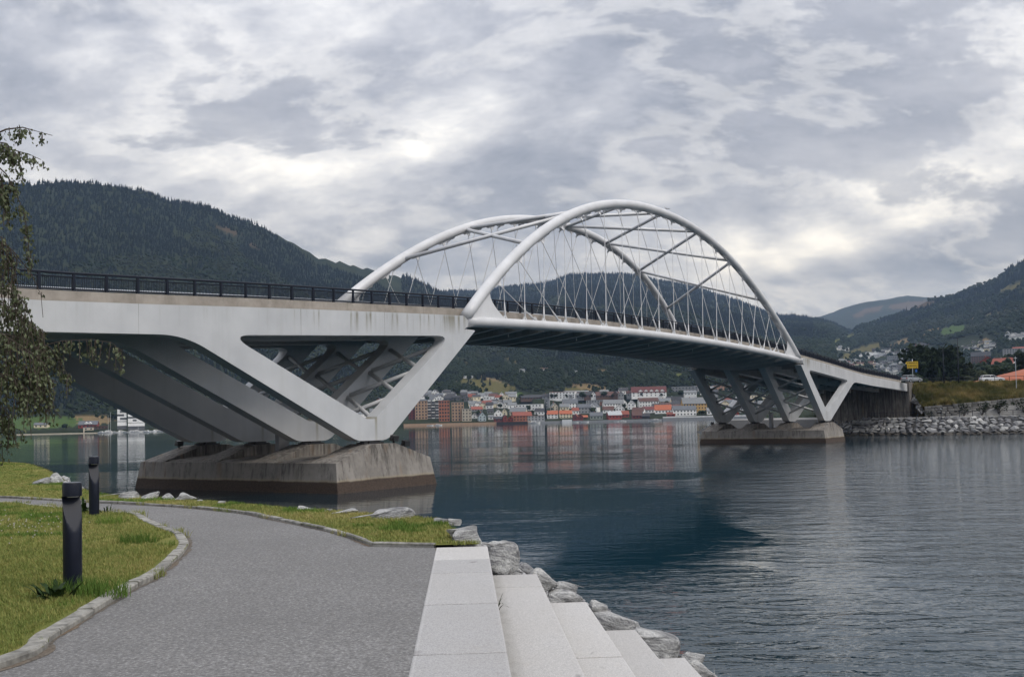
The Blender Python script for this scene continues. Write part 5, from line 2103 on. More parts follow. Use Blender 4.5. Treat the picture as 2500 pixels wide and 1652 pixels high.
# ---------------------------------------------------------------- cars
def make_car(loc, rz, paint, label, L=4.7, flip=False):
    root = empty('parked_car' if 'parked' in label else 'car', loc, rz, label, 'car')
    W = 0.88
    glass = bpy.data.materials.get('car_glass') or plain('car_glass', (0.015, 0.018, 0.022, 1), 0.08)
    tyre = bpy.data.materials.get('tyre_rubber') or plain('tyre_rubber', (0.012, 0.012, 0.013, 1), 0.85)
    rim = bpy.data.materials.get('wheel_rim') or plain('wheel_rim', (0.35, 0.36, 0.37, 1), 0.3, metal=0.7)
    red = bpy.data.materials.get('tail_red') or plain('tail_red', (0.35, 0.01, 0.01, 1), 0.3)
    lamp = bpy.data.materials.get('head_lamp') or plain('head_lamp', (0.7, 0.72, 0.75, 1), 0.15)
    k = L / 4.7
    # lower body: profile in x-z with wheel arches, width tucked in at the sills
    prof = [(-2.33, 0.42), (-2.35, 0.78), (-2.28, 0.98), (-2.20, 1.02), (1.02, 0.98), (1.75, 0.88), (2.18, 0.74), (2.34, 0.55), (2.32, 0.30), (1.85, 0.24)]
    def arch(cx):
        return [(cx + 0.37 * math.cos(a), 0.30 + 0.37 * math.sin(a)) for a in [math.pi * i / 6 for i in range(7)]]
    prof += [(q[0], max(q[1], 0.24)) for q in arch(1.42)] + [(-0.98, 0.22)] + [(q[0], max(q[1], 0.24)) for q in arch(-1.38)] + [(-2.1, 0.26)]
    b = MB()
    n = len(prof)
    rows = [(-W, 0.93), (-W * 1.0, 1.0), (W * 1.0, 1.0), (W, 0.93)]
    A = [(x * k, -W + (0.05 if z > 0.9 else 0), z) for x, z in prof]
    B = [(x * k, W - (0.05 if z > 0.9 else 0), z) for x, z in prof]
    b.add(A + B, [tuple(range(n)), tuple(range(2 * n - 1, n - 1, -1))] + [((i + 1) % n, i, n + i, n + (i + 1) % n) for i in range(n)])
    body = b.build('body', paint, root, bevel=0.05)
    # cabin
    lo = [(-2.22, -0.80, 1.0), (1.05, -0.80, 0.97), (1.05, 0.80, 0.97), (-2.22, 0.80, 1.0)]
    hi = [(-1.85, -0.60, 1.44), (0.15, -0.60, 1.47), (0.15, 0.60, 1.47), (-1.85, 0.60, 1.44)]
    MB().hexa([(x * k, y, z) for x, y, z in lo], [(x * k, y, z) for x, y, z in hi]).build('windows', glass, root, bevel=0.03)
    rf = MB()
    rf.hexa([((-1.98) * k, -0.64, 1.42), (0.22 * k, -0.64, 1.445), (0.22 * k, 0.64, 1.445), (-1.98 * k, 0.64, 1.42)], [((-1.80) * k, -0.55, 1.50), (0.02 * k, -0.55, 1.53), (0.02 * k, 0.55, 1.53), (-1.80 * k, 0.55, 1.50)])
    rf.build('roof', paint, root, bevel=0.03)
    for x0, x1, y0, y1 in ((1.0, 0.17, -0.805, -0.63), (-0.55, -0.55, -0.805, -0.605), (-2.16, -1.86, -0.81, -0.63)):
        for s in (-1, 1):
            MB().tube([(x0 * k, y0 * s, 0.98), (x1 * k, y1 * s, 1.46)], 0.035, 5).build('pillar', paint, root)
    for x in (-1.38, 1.42):
        for s in (-1, 1):
            w = MB().tube([(x * k, s * (W - 0.19), 0.315), (x * k, s * (W + 0.005), 0.315)], 0.315, 20).build('wheel', tyre, root)
            MB().tube([(x * k, s * (W - 0.02), 0.315), (x * k, s * (W + 0.012), 0.315)], 0.21, 16).build('rim', rim, w)
    for s in (-1, 1):
        MB().box(2.16 * k, 2.30 * k, s * 0.62 - 0.16, s * 0.62 + 0.16, 0.60, 0.72).build('headlight', lamp, root, bevel=0.02)
        MB().box(-2.355 * k, -2.27 * k, s * 0.70 - 0.12, s * 0.70 + 0.12, 0.72, 0.95).build('tail_light', red, root, bevel=0.02)
        MB().box(0.78 * k, 0.95 * k, s * 0.90 - 0.08, s * 0.90 + 0.08, 0.98, 1.10).build('mirror', paint, root, bevel=0.02)
    return root


def make_cars():
    white = plain('car_white', (0.72, 0.73, 0.74, 1), 0.25, 0.03)
    silver = plain('car_silver', (0.30, 0.32, 0.34, 1), 0.3, 0.03, metal=0.5)
    x = (2431 - 1250) / F_PX * 218
    s = rb_s_for_x(x - 1.0)
    p, an = rb_at(s, 25.0)
    p = Vector((x, p.y))
    make_car((p.x, p.y, ROAD_Z + 0.02), an, white, 'white hatchback driving along the road behind the railing', 4.9)
    q = bw(166, 5.0, 0)
    p = pix_at_y(2226, 935, 224)
    make_car((p.x, p.y, ROAD_Z + 0.0), math.pi / 2 - BHEAD - 0.5, silver, 'silver car coming off the bridge below the yellow sign', 4.4)


make_cars()

# ---------------------------------------------------------------- houses
PAL = dict(white=(0.80, 0.80, 0.79), cream=(0.68, 0.61, 0.45), pale=(0.62, 0.64, 0.65), blue=(0.42, 0.49, 0.52), grey=(0.26, 0.27, 0.28), dgrey=(0.10, 0.105, 0.11), green=(0.22, 0.25, 0.22),
           red=(0.23, 0.045, 0.035), dred=(0.13, 0.028, 0.026), orange=(0.33, 0.125, 0.07), yellow=(0.52, 0.33, 0.13), brick=(0.30, 0.125, 0.075), tan=(0.40, 0.27, 0.18), beige=(0.46, 0.41, 0.33),
           black=(0.025, 0.025, 0.028), brown=(0.10, 0.06, 0.045), salmon=(0.45, 0.27, 0.19),
           rdark=(0.045, 0.046, 0.052), rgrey=(0.17, 0.18, 0.19), rslate=(0.11, 0.12, 0.135), rred=(0.22, 0.065, 0.045), rorange=(0.36, 0.105, 0.05), rbrown=(0.10, 0.05, 0.042), rdred=(0.13, 0.04, 0.038), rpale=(0.42, 0.44, 0.46))
_HM = {}


def hmat(c):
    if c not in _HM:
        col = PAL[c] + (1,)
        roof = c.startswith('r') and c not in ('red',)
        _HM[c] = plain(('roof_' + c[1:] if roof else 'wall_' + c), col, 0.8, 0.12, 0.5, objvar=0.10)
    return _HM[c]


GLASS = plain('window_glass', (0.03, 0.036, 0.045, 1), 0.15, 0.1)
_WIN = MB().box(-0.5, 0.5, -0.04, 0.04, -0.5, 0.5).mesh('window')
_WIN.materials.append(GLASS)


def house(px, py, w, h, r, style, wall, roof, label, cat='house', group=None, win=1, pos=None, rot=None, name=None, dep=None, rng=RND, floors=None, cols=None):
    """sizes in photo pixels at the place where the pixel meets the ground; style e (eaves to the viewer), g (gable), f (flat roof)"""
    if pos is None:
        hit = on_terrain(px, py)
        if hit is None:
            return None
        p, d = hit
    else:
        p, d = pos
    k = d / F_PX
    w, h, r = w * k, h * k, r * k
    face = math.atan2(p.y, p.x) - math.pi / 2
    if rot is None:
        rot = rng.uniform(-0.28, 0.28)
    dp = dep * k if dep else (max(7.0, min(11.0, w * 0.75)) if style != 'g' else w * 1.25)
    HOUSE_KEEP.append((p.x + p.x / d * dp / 2, p.y + p.y / d * dp / 2, max(w, dp) * 0.62 + 3))
    root = empty(name or ('house' if cat == 'house' else cat.replace(' ', '_')), p, face + rot, label, cat, group)
    z0 = -3.0
    a, y0, y1 = w / 2, 0.0, dp
    mb = MB()
    oh = 0.45
    if style == 'f':
        mb.box(-a, a, y0, y1, z0, h)
        mb.build('wall', hmat(wall), root)
        rf = MB()
        rf.box(-a - 0.15, a + 0.15, y0 - 0.15, y1 + 0.15, h + 0.002, h + 0.45)
        rf.build('roof', hmat(roof), root)
    elif style == 'e':
        m = (y0 + y1) / 2
        mb.prism([(y0, z0), (y1, z0), (y1, h), (m, h + r), (y0, h)], -a, a, 'x')
        mb.build('wall', hmat(wall), root)
        rf = MB()
        s = r / (m - y0)
        t = 0.22
        rf.prism([(y0 - oh, h - oh * s + 0.03), (m, h + r + 0.03), (y1 + oh, h - oh * s + 0.03), (y1 + oh, h - oh * s + t), (m, h + r + t + 0.1), (y0 - oh, h - oh * s + t)], -a - oh, a + oh, 'x')
        rf.build('roof', hmat(roof), root)
    else:
        mb.prism([(-a, z0), (a, z0), (a, h), (0, h + r), (-a, h)], y0, y1, 'y')
        mb.build('wall', hmat(wall), root)
        rf = MB()
        s = r / a
        t = 0.22
        rf.prism([(-a - oh, h - oh * s + 0.03), (0, h + r + 0.03), (a + oh, h - oh * s + 0.03), (a + oh, h - oh * s + t), (0, h + r + t + 0.1), (-a - oh, h - oh * s + t)], y0 - oh, y1 + oh, 'y')
        rf.build('roof', hmat(roof), root)
    if win:
        fl = floors or max(1, int(round(h / 3.0)))
        nc = cols or max(1, min(8, int(w / 3.2)))
        for f in range(fl):
            for c in range(nc):
                x = -a + w * (c + 0.5) / nc
                z = h * (f + 0.52) / fl
                o = link('window', _WIN, None, root, (x, y0 - 0.02, z))
                o.scale = (min(1.5, w / nc * 0.5), 1, min(1.5, h / fl * 0.5))
        if style == 'g' and r > 2.2:
            o = link('window', _WIN, None, root, (0, y0 - 0.02, h + r * 0.32))
            o.scale = (1.0, 1, 1.2)
    if style != 'f' and w > 7 and rng.random() < 0.5:
        MB().box(-a * 0.35, -a * 0.35 + 0.7, (y0 + y1) / 2 - 0.35, (y0 + y1) / 2 + 0.35, h + r * 0.6, h + r + 1.0).build('chimney', hmat('brick' if wall != 'white' else 'grey'), root)
    return root


# waterfront and lower town: column, row of the base, width, wall height, roof height (pixels), style, wall, roof, label
TOWN = [
    (1178, 1028, 18, 12, 10.5, 'g', 'blue', 'rdark', 'pale blue gabled house by the water beside the apartment blocks'),
    (1158, 1021, 13, 6, 8, 'g', 'white', 'rdark', 'small white gabled house next to the beige apartment block'),
    (1165, 1004, 27, 5, 6.5, 'e', 'grey', 'rred', 'grey house with a broad red roof behind the pale blue house'),
    (1197, 1009, 15, 5, 6.5, 'e', 'grey', 'rdark', 'dark roofed grey house right of the pale blue house'),
    (1217, 1017, 20, 9, 9, 'g', 'white', 'rdark', 'white gabled house above the dark red boathouse'),
    (1232, 1014, 13, 9, 8, 'g', 'cream', 'rgrey', 'narrow cream gabled house beside the white gabled house'),
    (1199, 1024, 14, 6, 5, 'e', 'white', 'rgrey', 'low white house left of the dark red boathouse'),
    (1218, 1029, 20, 7, 5, 'e', 'dred', 'rdark', 'dark red boathouse with black roof on the wharf'),
    (1233.5, 1028.5, 10, 11, 5, 'g', 'red', 'rdark', 'tall narrow red boathouse with a gabled front'),
    (1247, 1028, 16, 6, 5.5, 'g', 'red', 'rorange', 'red boathouse with orange roof on the black wharf'),
    (1276, 1028, 46, 13, 9, 'e', 'orange', 'rred', 'large orange brown waterfront building with red hipped roof'),
    (1309, 1027, 42, 12, 1, 'f', 'grey', 'rbrown', 'flat grey warehouse right of the orange brown building'),
    (1264, 1013, 40, 9, 9, 'e', 'cream', 'rgrey', 'wide cream house behind the orange brown building'),
    (1290, 1002, 66, 15, 1, 'f', 'white', 'rgrey', 'long white flat roofed block in the middle of town'),
    (1301, 985, 57, 5, 6, 'e', 'brown', 'rdark', 'long brown building with black roof above the white block'),
    (1317, 1013, 24, 9, 7, 'e', 'white', 'rdark', 'white house with dark roof beside the tall dark conifer'),
    (1373, 984, 64, 16, 1, 'f', 'white', 'rred', 'white modern building with large windows below the hillside villa'),
    (1335, 996, 12, 20, 1, 'f', 'grey', 'rgrey', 'grey tower block beside the white modern building'),
    (1349, 1021.5, 26, 11, 8, 'e', 'white', 'rorange', 'white house with orange roof right of the tall dark conifer'),
    (1382, 1020, 30, 10, 8, 'e', 'cream', 'rorange', 'cream house with orange roof near the white fence'),
    (1406, 1011, 16, 9, 7, 'e', 'white', 'rred', 'small white house with red roof left of the grey terrace'),
    (1393, 996, 36, 12, 10, 'e', 'white', 'rslate', 'white house with large slate roof behind the orange roofs'),
    (1355, 1002, 16, 10, 9, 'g', 'beige', 'rgrey', 'beige gabled house behind the first orange roof'),
    (1378, 1002, 22, 9, 7, 'e', 'cream', 'rgrey', 'cream house with grey roof between the orange roofs'),
    (1427, 1009, 32, 15, 8, 'e', 'grey', 'rslate', 'grey terraced house with balconies behind the round tree'),
    (1404.5, 1028, 12, 8, 6, 'g', 'dred', 'rred', 'left one of two twin red gabled boathouses'),
    (1417.5, 1028, 12, 8, 6, 'g', 'dred', 'rred', 'right one of two twin red gabled boathouses'),
    (1428, 1022, 14, 4, 4, 'e', 'brown', 'rorange', 'low shed with orange roof behind the twin boathouses'),
    (1456.5, 1027, 31, 9, 8.5, 'e', 'green', 'rslate', 'grey green boathouse with three skylights at the water'),
    (1502.5, 1027.5, 33, 10, 9, 'e', 'red', 'rpale', 'broad red boathouse with pale metal roof'),
    (1526, 1019, 20, 8, 8, 'e', 'red', 'rred', 'red house with red roof behind the pale roofed boathouse'),
    (1556, 1026.5, 23, 8, 9, 'e', 'dred', 'rbrown', 'dark red boathouse with brown roof over the water'),
    (1577, 1025, 19, 6, 6, 'e', 'black', 'rdark', 'small black boathouse right of the brown roofed one'),
    (1638, 1016, 20, 5, 5, 'e', 'red', 'rred', 'low red shed at the left end of the stone quay'),
    (1672, 1015, 56, 15, 9, 'e', 'white', 'rslate', 'long white terrace with slate roof above the stone quay'),
    (1697, 1007, 58, 22, 14, 'e', 'yellow', 'rgrey', 'yellow warehouse with grey roof behind the white terrace'),
    (1619, 1009.5, 39, 9, 12, 'e', 'white', 'rorange', 'white house with bright orange roof left of the white terrace'),
    (1583, 1008, 29, 8, 7, 'e', 'white', 'rdred', 'white house with dark red roof beside the bright orange roof'),
    (1557, 1012, 28, 8, 9, 'e', 'white', 'rbrown', 'white house with brown roof behind the dark red boathouse'),
    (1585, 993, 48, 14, 8, 'e', 'white', 'rbrown', 'white office with two bands of windows under a brown roof'),
    (1620, 990, 30, 10, 8, 'e', 'beige', 'rgrey', 'beige office wing right of the banded white office'),
    (1585, 978, 84, 11, 13, 'e', 'white', 'rdred', 'large white hotel with dark red roof and pale dormers'),
    (1541, 999, 18, 13, 9, 'g', 'white', 'rgrey', 'tall white gabled house left of the banded office'),
    (1499, 997, 49, 12, 9, 'e', 'white', 'rgrey', 'large white house with long grey roof in the middle row'),
    (1522, 995, 17, 13, 9, 'g', 'white', 'rdark', 'white gabled house at the right end of the long grey roof'),
    (1514, 1003, 21, 7, 9, 'g', 'white', 'rdark', 'white gabled cottage below the long grey roof'),
    (1485, 1008, 26, 8, 8, 'e', 'white', 'rbrown', 'white house with brown dormered roof above the grey green boathouse'),
    (1494, 1013, 22, 4, 4, 'e', 'white', 'rgrey', 'low white house with grey roof behind the red boathouse'),
    (1446, 1008, 24, 15, 9, 'g', 'white', 'rslate', 'white end house of the grey terrace'),
    (1485, 977, 58, 5, 9, 'e', 'brown', 'rbrown', 'wide dark brown roofed hall above the middle row'),
    (1454, 988, 46, 11, 1, 'f', 'grey', 'rgrey', 'long low grey commercial building in the middle row'),
    (1471, 990, 13, 9, 1, 'f', 'brick', 'rgrey', 'small brick block beside the long grey roof'),
    (1581, 957, 35, 6, 1, 'f', 'beige', 'rgrey', 'flat beige building on the slope above the hotel'),
    (1672, 957, 64, 12, 1, 'f', 'grey', 'rpale', 'long grey institution building on the slope above the quay'),
    (1615, 957, 14, 5, 1, 'f', 'white', 'rpale', 'small white flat building left of the long grey institution'),
    (1686, 968, 30, 8, 4, 'e', 'pale', 'rgrey', 'pale house below the long grey institution'),
    (1645, 988, 40, 8, 12, 'e', 'white', 'rdark', 'white house with a wide dark roof behind the bright orange roof'),
    (1409, 962, 58, 8, 1, 'f', 'pale', 'rgrey', 'modern pale villa on the hillside under the tawny knoll'),
    (1763, 953, 46, 12, 1, 'f', 'salmon', 'rgrey', 'long salmon building on the slope behind the far pier'),
    (1757, 992, 26, 10, 9, 'g', 'white', 'rgrey', 'white gabled house seen through the far pier braces, left'),
    (1785, 993, 24, 9, 8, 'e', 'white', 'rslate', 'white house seen through the far pier braces, middle'),
    (1848, 978, 40, 13, 1, 'f', 'cream', 'rgrey', 'cream building seen through the far pier braces, right'),
    (1795, 1020, 18, 8, 7, 'g', 'red', 'rred', 'small red gabled shed seen through the far pier'),
    (1822, 1006, 28, 10, 8, 'e', 'white', 'rdark', 'white house with dark roof seen through the far pier, right of the shed'),
    (1740, 1012, 26, 9, 7, 'e', 'white', 'rgrey', 'white house right of the yellow warehouse'),
    (1885, 995, 34, 11, 8, 'e', 'grey', 'rdark', 'grey house seen behind the nearest leg of the far pier'),
    (1006, 1024, 16, 25, 1, 'f', 'dred', 'rdark', 'dark red block at the left end of the apartment row'),
    (1140, 1028, 23, 30, 1, 'f', 'beige', 'rgrey', 'lower beige apartment block with balconies at the right end of the row'),
    (86 + 13, 1044, 28, 7, 4, 'e', 'cream', 'rslate', 'small yellow house with grey roof on the green meadow'),
    (214, 1045, 40, 8, 8, 'e', 'red', 'rslate', 'red farmhouse with two white dormers by the left shore'),
    (243, 1047, 36, 6, 1, 'f', 'brown', 'rbrown', 'low brown barn right of the red farmhouse'),
    (216, 1051, 22, 6, 1, 'f', 'beige', 'rgrey', 'small open boathouse on the left shore'),
    (1275, 909, 12, 5, 3, 'e', 'white', 'rgrey', 'single white house in a clearing on the wooded slope, left'),
    (1400, 911, 10, 4, 3, 'e', 'white', 'rgrey', 'white house among trees on the wooded slope, left of a pair'),
    (1412, 912, 9, 4, 3, 'e', 'white', 'rgrey', 'white house among trees on the wooded slope, right of a pair'),
    (1143, 922, 22, 4, 1, 'f', 'white', 'rpale', 'long white building at the foot of the tall spruces'),
    (1333, 905, 14, 4, 3, 'e', 'white', 'rbrown', 'white house with brown roof beside a tan clearing'),
]
ROWS = [  # further houses of the upper rows: (x0, x1, y0, y1, count, walls, roofs, where)
    (965, 1150, 972, 990, 20, ('grey', 'white', 'dgrey'), ('rdark', 'rdark', 'rslate'), 'in the upper row above the apartment blocks'),
    (1040, 1160, 966, 974, 8, ('white', 'white', 'pale'), ('rdark', 'rgrey'), 'at the foot of the bare knoll'),
    (1150, 1262, 968, 974, 9, ('white',), ('rdark', 'rgrey'), 'just below the bare knoll'),
    (1150, 1262, 977, 988, 17, ('white', 'white', 'cream'), ('rbrown', 'rdark', 'rgrey', 'rred'), 'in the second row below the bare knoll'),
    (1150, 1255, 991, 999, 16, ('white', 'white', 'cream'), ('rgrey', 'rred', 'rdark', 'rgrey'), 'in the third row below the bare knoll'),
    (1330, 1420, 972, 980, 8, ('white', 'grey'), ('rdark', 'rgrey'), 'around the white modern building'),
    (1415, 1560, 968, 976, 11, ('grey', 'brown', 'white'), ('rdark', 'rbrown'), 'in the row above the long grey roof'),
    (1590, 1720, 994, 1003, 9, ('white', 'white'), ('rdark', 'rgrey', 'rbrown'), 'in the rows behind the stone quay'),
    (1700, 1890, 985, 1000, 16, ('white', 'cream', 'grey'), ('rdark', 'rgrey', 'rred'), 'behind the far pier'),
    (480, 940, 985, 1020, 20, ('white', 'white', 'red', 'cream'), ('rdark', 'rgrey', 'rred'), 'glimpsed between the struts of the near pier'),
    (1450, 1780, 955, 966, 9, ('white', 'grey'), ('rgrey', 'rdark'), 'along the foot of the woods'),
]
RIGHT_ROWS = [
    (2050, 2140, 884, 898, 24, ('cream', 'cream', 'white'), ('rgrey', 'rbrown'), 7, 'in the cream terrace on the right hillside'),
    (2098, 2150, 866, 882, 28, ('white',), ('rgrey', 'rpale'), 6, 'in the gabled rows on the right hillside'),
    (2135, 2270, 858, 876, 44, ('white', 'white', 'dgrey', 'pale'), ('rgrey', 'rdark'), 9, 'in the upper streets of the right hillside'),
    (2140, 2260, 884, 912, 64, ('white', 'grey', 'dgrey', 'white'), ('rdark', 'rgrey', 'rslate'), 8, 'in the lower streets of the right hillside'),
    (2326, 2430, 840, 862, 40, ('white', 'white', 'cream'), ('rgrey', 'rdark'), 7, 'in the small cluster between the woods'),
    (2460, 2500, 820, 832, 13, ('white',), ('rgrey',), 7, 'high up near the right frame edge'),
    (2235, 2275, 844, 850, 8, ('red', 'dred', 'white'), ('rdark',), 9, 'beside the small green hillside field'),
    (2020, 2070, 852, 858, 12, ('white',), ('rgrey',), 5, 'at the valley mouth'),
    (1990, 2060, 900, 915, 16, ('white', 'grey'), ('rdark', 'rgrey'), 8, 'just above the far end of the bridge deck'),
]


def far_house(mb, pal, hit, w, h, rr, st, wall, roof, r):
    """a tiny hillside house added to the joined mass"""
    p, d = hit
    for c in (wall, roof):
        if c not in pal:
            pal.append(c)
    HOUSE_KEEP.append((p.x, p.y, w * 0.7 + 3))
    t = MB()
    a, dp = w / 2, 8.0
    if st == 'g':
        t.prism([(-a, -3), (a, -3), (a, h), (0, h + rr), (-a, h)], 0, dp, 'y', pal.index(wall))
        t.prism([(-a - .4, h), (0, h + rr + .05), (a + .4, h), (a + .4, h + .25), (0, h + rr + .35), (-a - .4, h + .25)], -.4, dp + .4, 'y', pal.index(roof))
    else:
        t.prism([(0, -3), (dp, -3), (dp, h), (dp / 2, h + rr), (0, h)], -a, a, 'x', pal.index(wall))
        t.prism([(-.4, h), (dp / 2, h + rr + .05), (dp + .4, h), (dp + .4, h + .25), (dp / 2, h + rr + .35), (-.4, h + .25)], -a - .4, a + .4, 'x', pal.index(roof))
    m = Matrix.Translation(p) @ Matrix.Rotation(math.atan2(p.y, p.x) - math.pi / 2 + r.uniform(-0.3, 0.3), 4, 'Z')
    b = len(mb.v)
    mb.v += [tuple(m @ Vector(v)) for v in t.v]
    mb.f += [tuple(i + b for i in q) for q in t.f]
    mb.mi += t.mi


def make_town():
    r = random.Random(77)
    for row in TOWN:
        cat = 'boathouse' if 'boathouse' in row[8] else ('apartment block' if 'apartment' in row[8] else ('building' if any(w in row[8] for w in ('building', 'hall', 'office', 'warehouse', 'institution', 'hotel', 'block', 'barn')) else 'house'))
        house(*row, cat=cat, rng=r)
    # the hotel's dormers
    for o in [o for o in COL.objects if o.parent is None and 'dormers' in o.get('label', '')]:
        w = 84 if 'hotel' in o['label'] else 40
        k = math.hypot(o.location.x, o.location.y) / F_PX
        n = 5 if w > 50 else 2
        for i in range(n):
            x = (-0.30 + 0.78 * i / (n - 1)) * w * k * 0.8 if n > 2 else (-0.08 + 0.2 * i) * w * k
            h = (11 if w > 50 else 8) * k
            dm = MB()
            a = 2.4 if w > 50 else 1.5
            dm.prism([(x - a, h + 0.6), (x + a, h + 0.6), (x + a, h + 1.2), (x, h + 1.2 + a * 0.8), (x - a, h + 1.2)], -0.3, 4.0, 'y')
            d = dm.build('dormer', hmat('white'), o)
            rr = MB()
            for s in (-1, 1):
                rr.hexa([(x, -0.6, h + 1.2 + a * 0.8 + 0.05), (x + s * (a + 0.4), -0.6, h + 0.85), (x + s * (a + 0.4), 4, h + 0.85), (x, 4, h + 1.2 + a * 0.8 + 0.05)],
                        [(x, -0.6, h + 1.2 + a * 0.8 + 0.35), (x + s * (a + 0.4), -0.6, h + 1.15), (x + s * (a + 0.4), 4, h + 1.15), (x, 4, h + 1.2 + a * 0.8 + 0.35)])
            rr.build('dormer_roof', hmat('rpale' if w > 50 else 'white'), d)
    taken = [(o.location.x, o.location.y) for o in COL.objects if o.parent is None and o.get('category') in ('house', 'boathouse', 'building', 'apartment block')]
    CW = dict(white='white', cream='cream', grey='grey', dgrey='dark grey', pale='pale grey', red='red', dred='dark red', brown='brown')
    CR = dict(rdark='a dark', rgrey='a grey', rslate='a slate', rred='a red', rbrown='a brown', rpale='a pale')
    far_mb, pal, n_single = MB(), [], 0
    for rows in (ROWS, RIGHT_ROWS):
        for row in rows:
            x0, x1, y0, y1, n, walls, roofs = row[:7]
            sz = row[7] if len(row) == 9 else 13
            where = row[-1]
            for i in range(n):
                for _ in range(30):
                    px, py = r.uniform(x0, x1), r.uniform(y0, y1)
                    hit = on_terrain(px, py)
                    if hit and all(math.hypot(hit[0].x - a, hit[0].y - b) > 7.5 for a, b in taken):
                        break
                else:
                    continue
                taken.append((hit[0].x, hit[0].y))
                st = r.choice('eeg')
                wl_, rf_ = r.choice(walls), r.choice(roofs)
                k = F_PX / hit[1]
                w = r.uniform(7.5, 12) * k * (0.75 if st == 'g' else 1)
                near = rows is ROWS
                lab = f'small {CW[wl_]} house with {CR[rf_]} roof {where}'
                hp, rp = r.uniform(3.4, 6.2) * k, r.uniform(2.2, 3.6) * k
                if not near and n_single >= 100:
                    far_house(far_mb, pal, hit, w / k, hp / k, rp / k, st, wl_, rf_, r)
                    continue
                n_single += not near
                house(px, py, w, hp, rp, st, wl_, rf_, lab, 'house', lab, win=1 if near else 0, pos=hit, rng=r, floors=1, cols=2)
    o = far_mb.build('hillside_houses', [hmat(c) for c in pal])
    tag(o, 'many tiny pale houses scattered up the far right hillside', 'houses', kind='stuff')


def make_apartments():
    # brick and tan apartment row at the left of the town front
    spec = [(1029, 1024, 30, 45, 'tan', 'tall tan brick apartment block at the left of the row'), (1058, 1022, 29, 41, 'dgrey', 'dark apartment block with stacked balconies between the brick blocks'),
            (1085, 1029, 26, 51, 'orange', 'tall orange red brick apartment block'), (1118, 1028, 30, 46, 'tan', 'tan apartment block with dark glazed corner right of the orange block')]
    for px, py, w, h, c, lab in spec:
        p, d = on_terrain(px, py)
        k = d / F_PX
        W, H = w * k, h * k
        root = empty('apartment_block', p, math.atan2(p.y, p.x) - math.pi / 2, lab, 'apartment block')
        MB().box(-W / 2, W / 2, 0, 14, -3, H).build('wall', hmat(c), root)
        MB().box(-W / 2 - 0.2, W / 2 + 0.2, -0.2, 14.2, H + 0.002, H + 0.5).build('roof', hmat('rgrey'), root)
        fl = 6
        nc = 4 if c != 'dgrey' else 3
        for f in range(fl):
            z = H * (f + 0.5) / fl
            for i in range(nc):
                x = -W / 2 + W * (i + 0.5) / nc
                if c == 'dgrey' or (c != 'dgrey' and i == nc - 1 and 'dark glazed' not in lab and f % 2 == 0 and False):
                    o = MB().box(x - W / nc * 0.42, x + W / nc * 0.42, -1.3, -0.01, z - H / fl * 0.45, z - H / fl * 0.05).build('balcony', hmat('pale' if (i + f) % 2 else 'grey'), root)
                    o = link('window', _WIN, None, root, (x, -0.03, z + 0.35))
                    o.scale = (W / nc * 0.6, 1, H / fl * 0.6)
                else:
                    o = link('window', _WIN, None, root, (x, -0.03, z))
                    o.scale = (W / nc * (0.45 if c != 'orange' else 0.62), 1, H / fl * 0.55)
    # white apartment towers at the left marina
    white, dk = hmat('white'), hmat('dgrey')
    for px, w, h, lab in ((298, 20, 51, 'white and black apartment tower with zigzag balconies at the left marina'), (333, 36, 42, 'white apartment block with dark windows half hidden by the pier strut')):
        p, d = on_terrain(px, 1049)
        k = d / F_PX
        W, H = w * k, h * k
        root = empty('apartment_tower', p, math.atan2(p.y, p.x) - math.pi / 2, lab, 'apartment block')
        MB().box(-W / 2, W / 2, 0, 14, -3, H).build('core', dk, root)
        MB().box(-W / 2 - 0.1, W / 2 + 0.1, -0.1, 14.1, H + 0.002, H + 0.4).build('roof', hmat('rgrey'), root)
        fl = 5
        for f in range(fl):
            z0 = H * 0.22 + H * 0.78 * f / fl
            hh = H * 0.78 / fl
            if f == 0:
                MB().box(-W / 2, W / 2, -0.5, -0.01, z0 - H * 0.05, z0 + hh * 0.8).build('panel', white, root)
            else:
                MB().box(-W / 2, W / 2, -0.5, -0.01, z0, z0 + hh * 0.38).build('panel', white, root)
                x = -W / 2 if f % 2 else W / 2 - W * 0.28
                MB().box(x, x + W * 0.28, -0.5, -0.01, z0 + hh * 0.38 + 0.01, z0 + hh - 0.01).build('panel', white, root)
                if w > 30:
                    MB().box(W * 0.02, W / 2, -0.5, -0.01, z0 + hh * 0.38 + 0.01, z0 + hh - 0.01).build('panel', white, root)


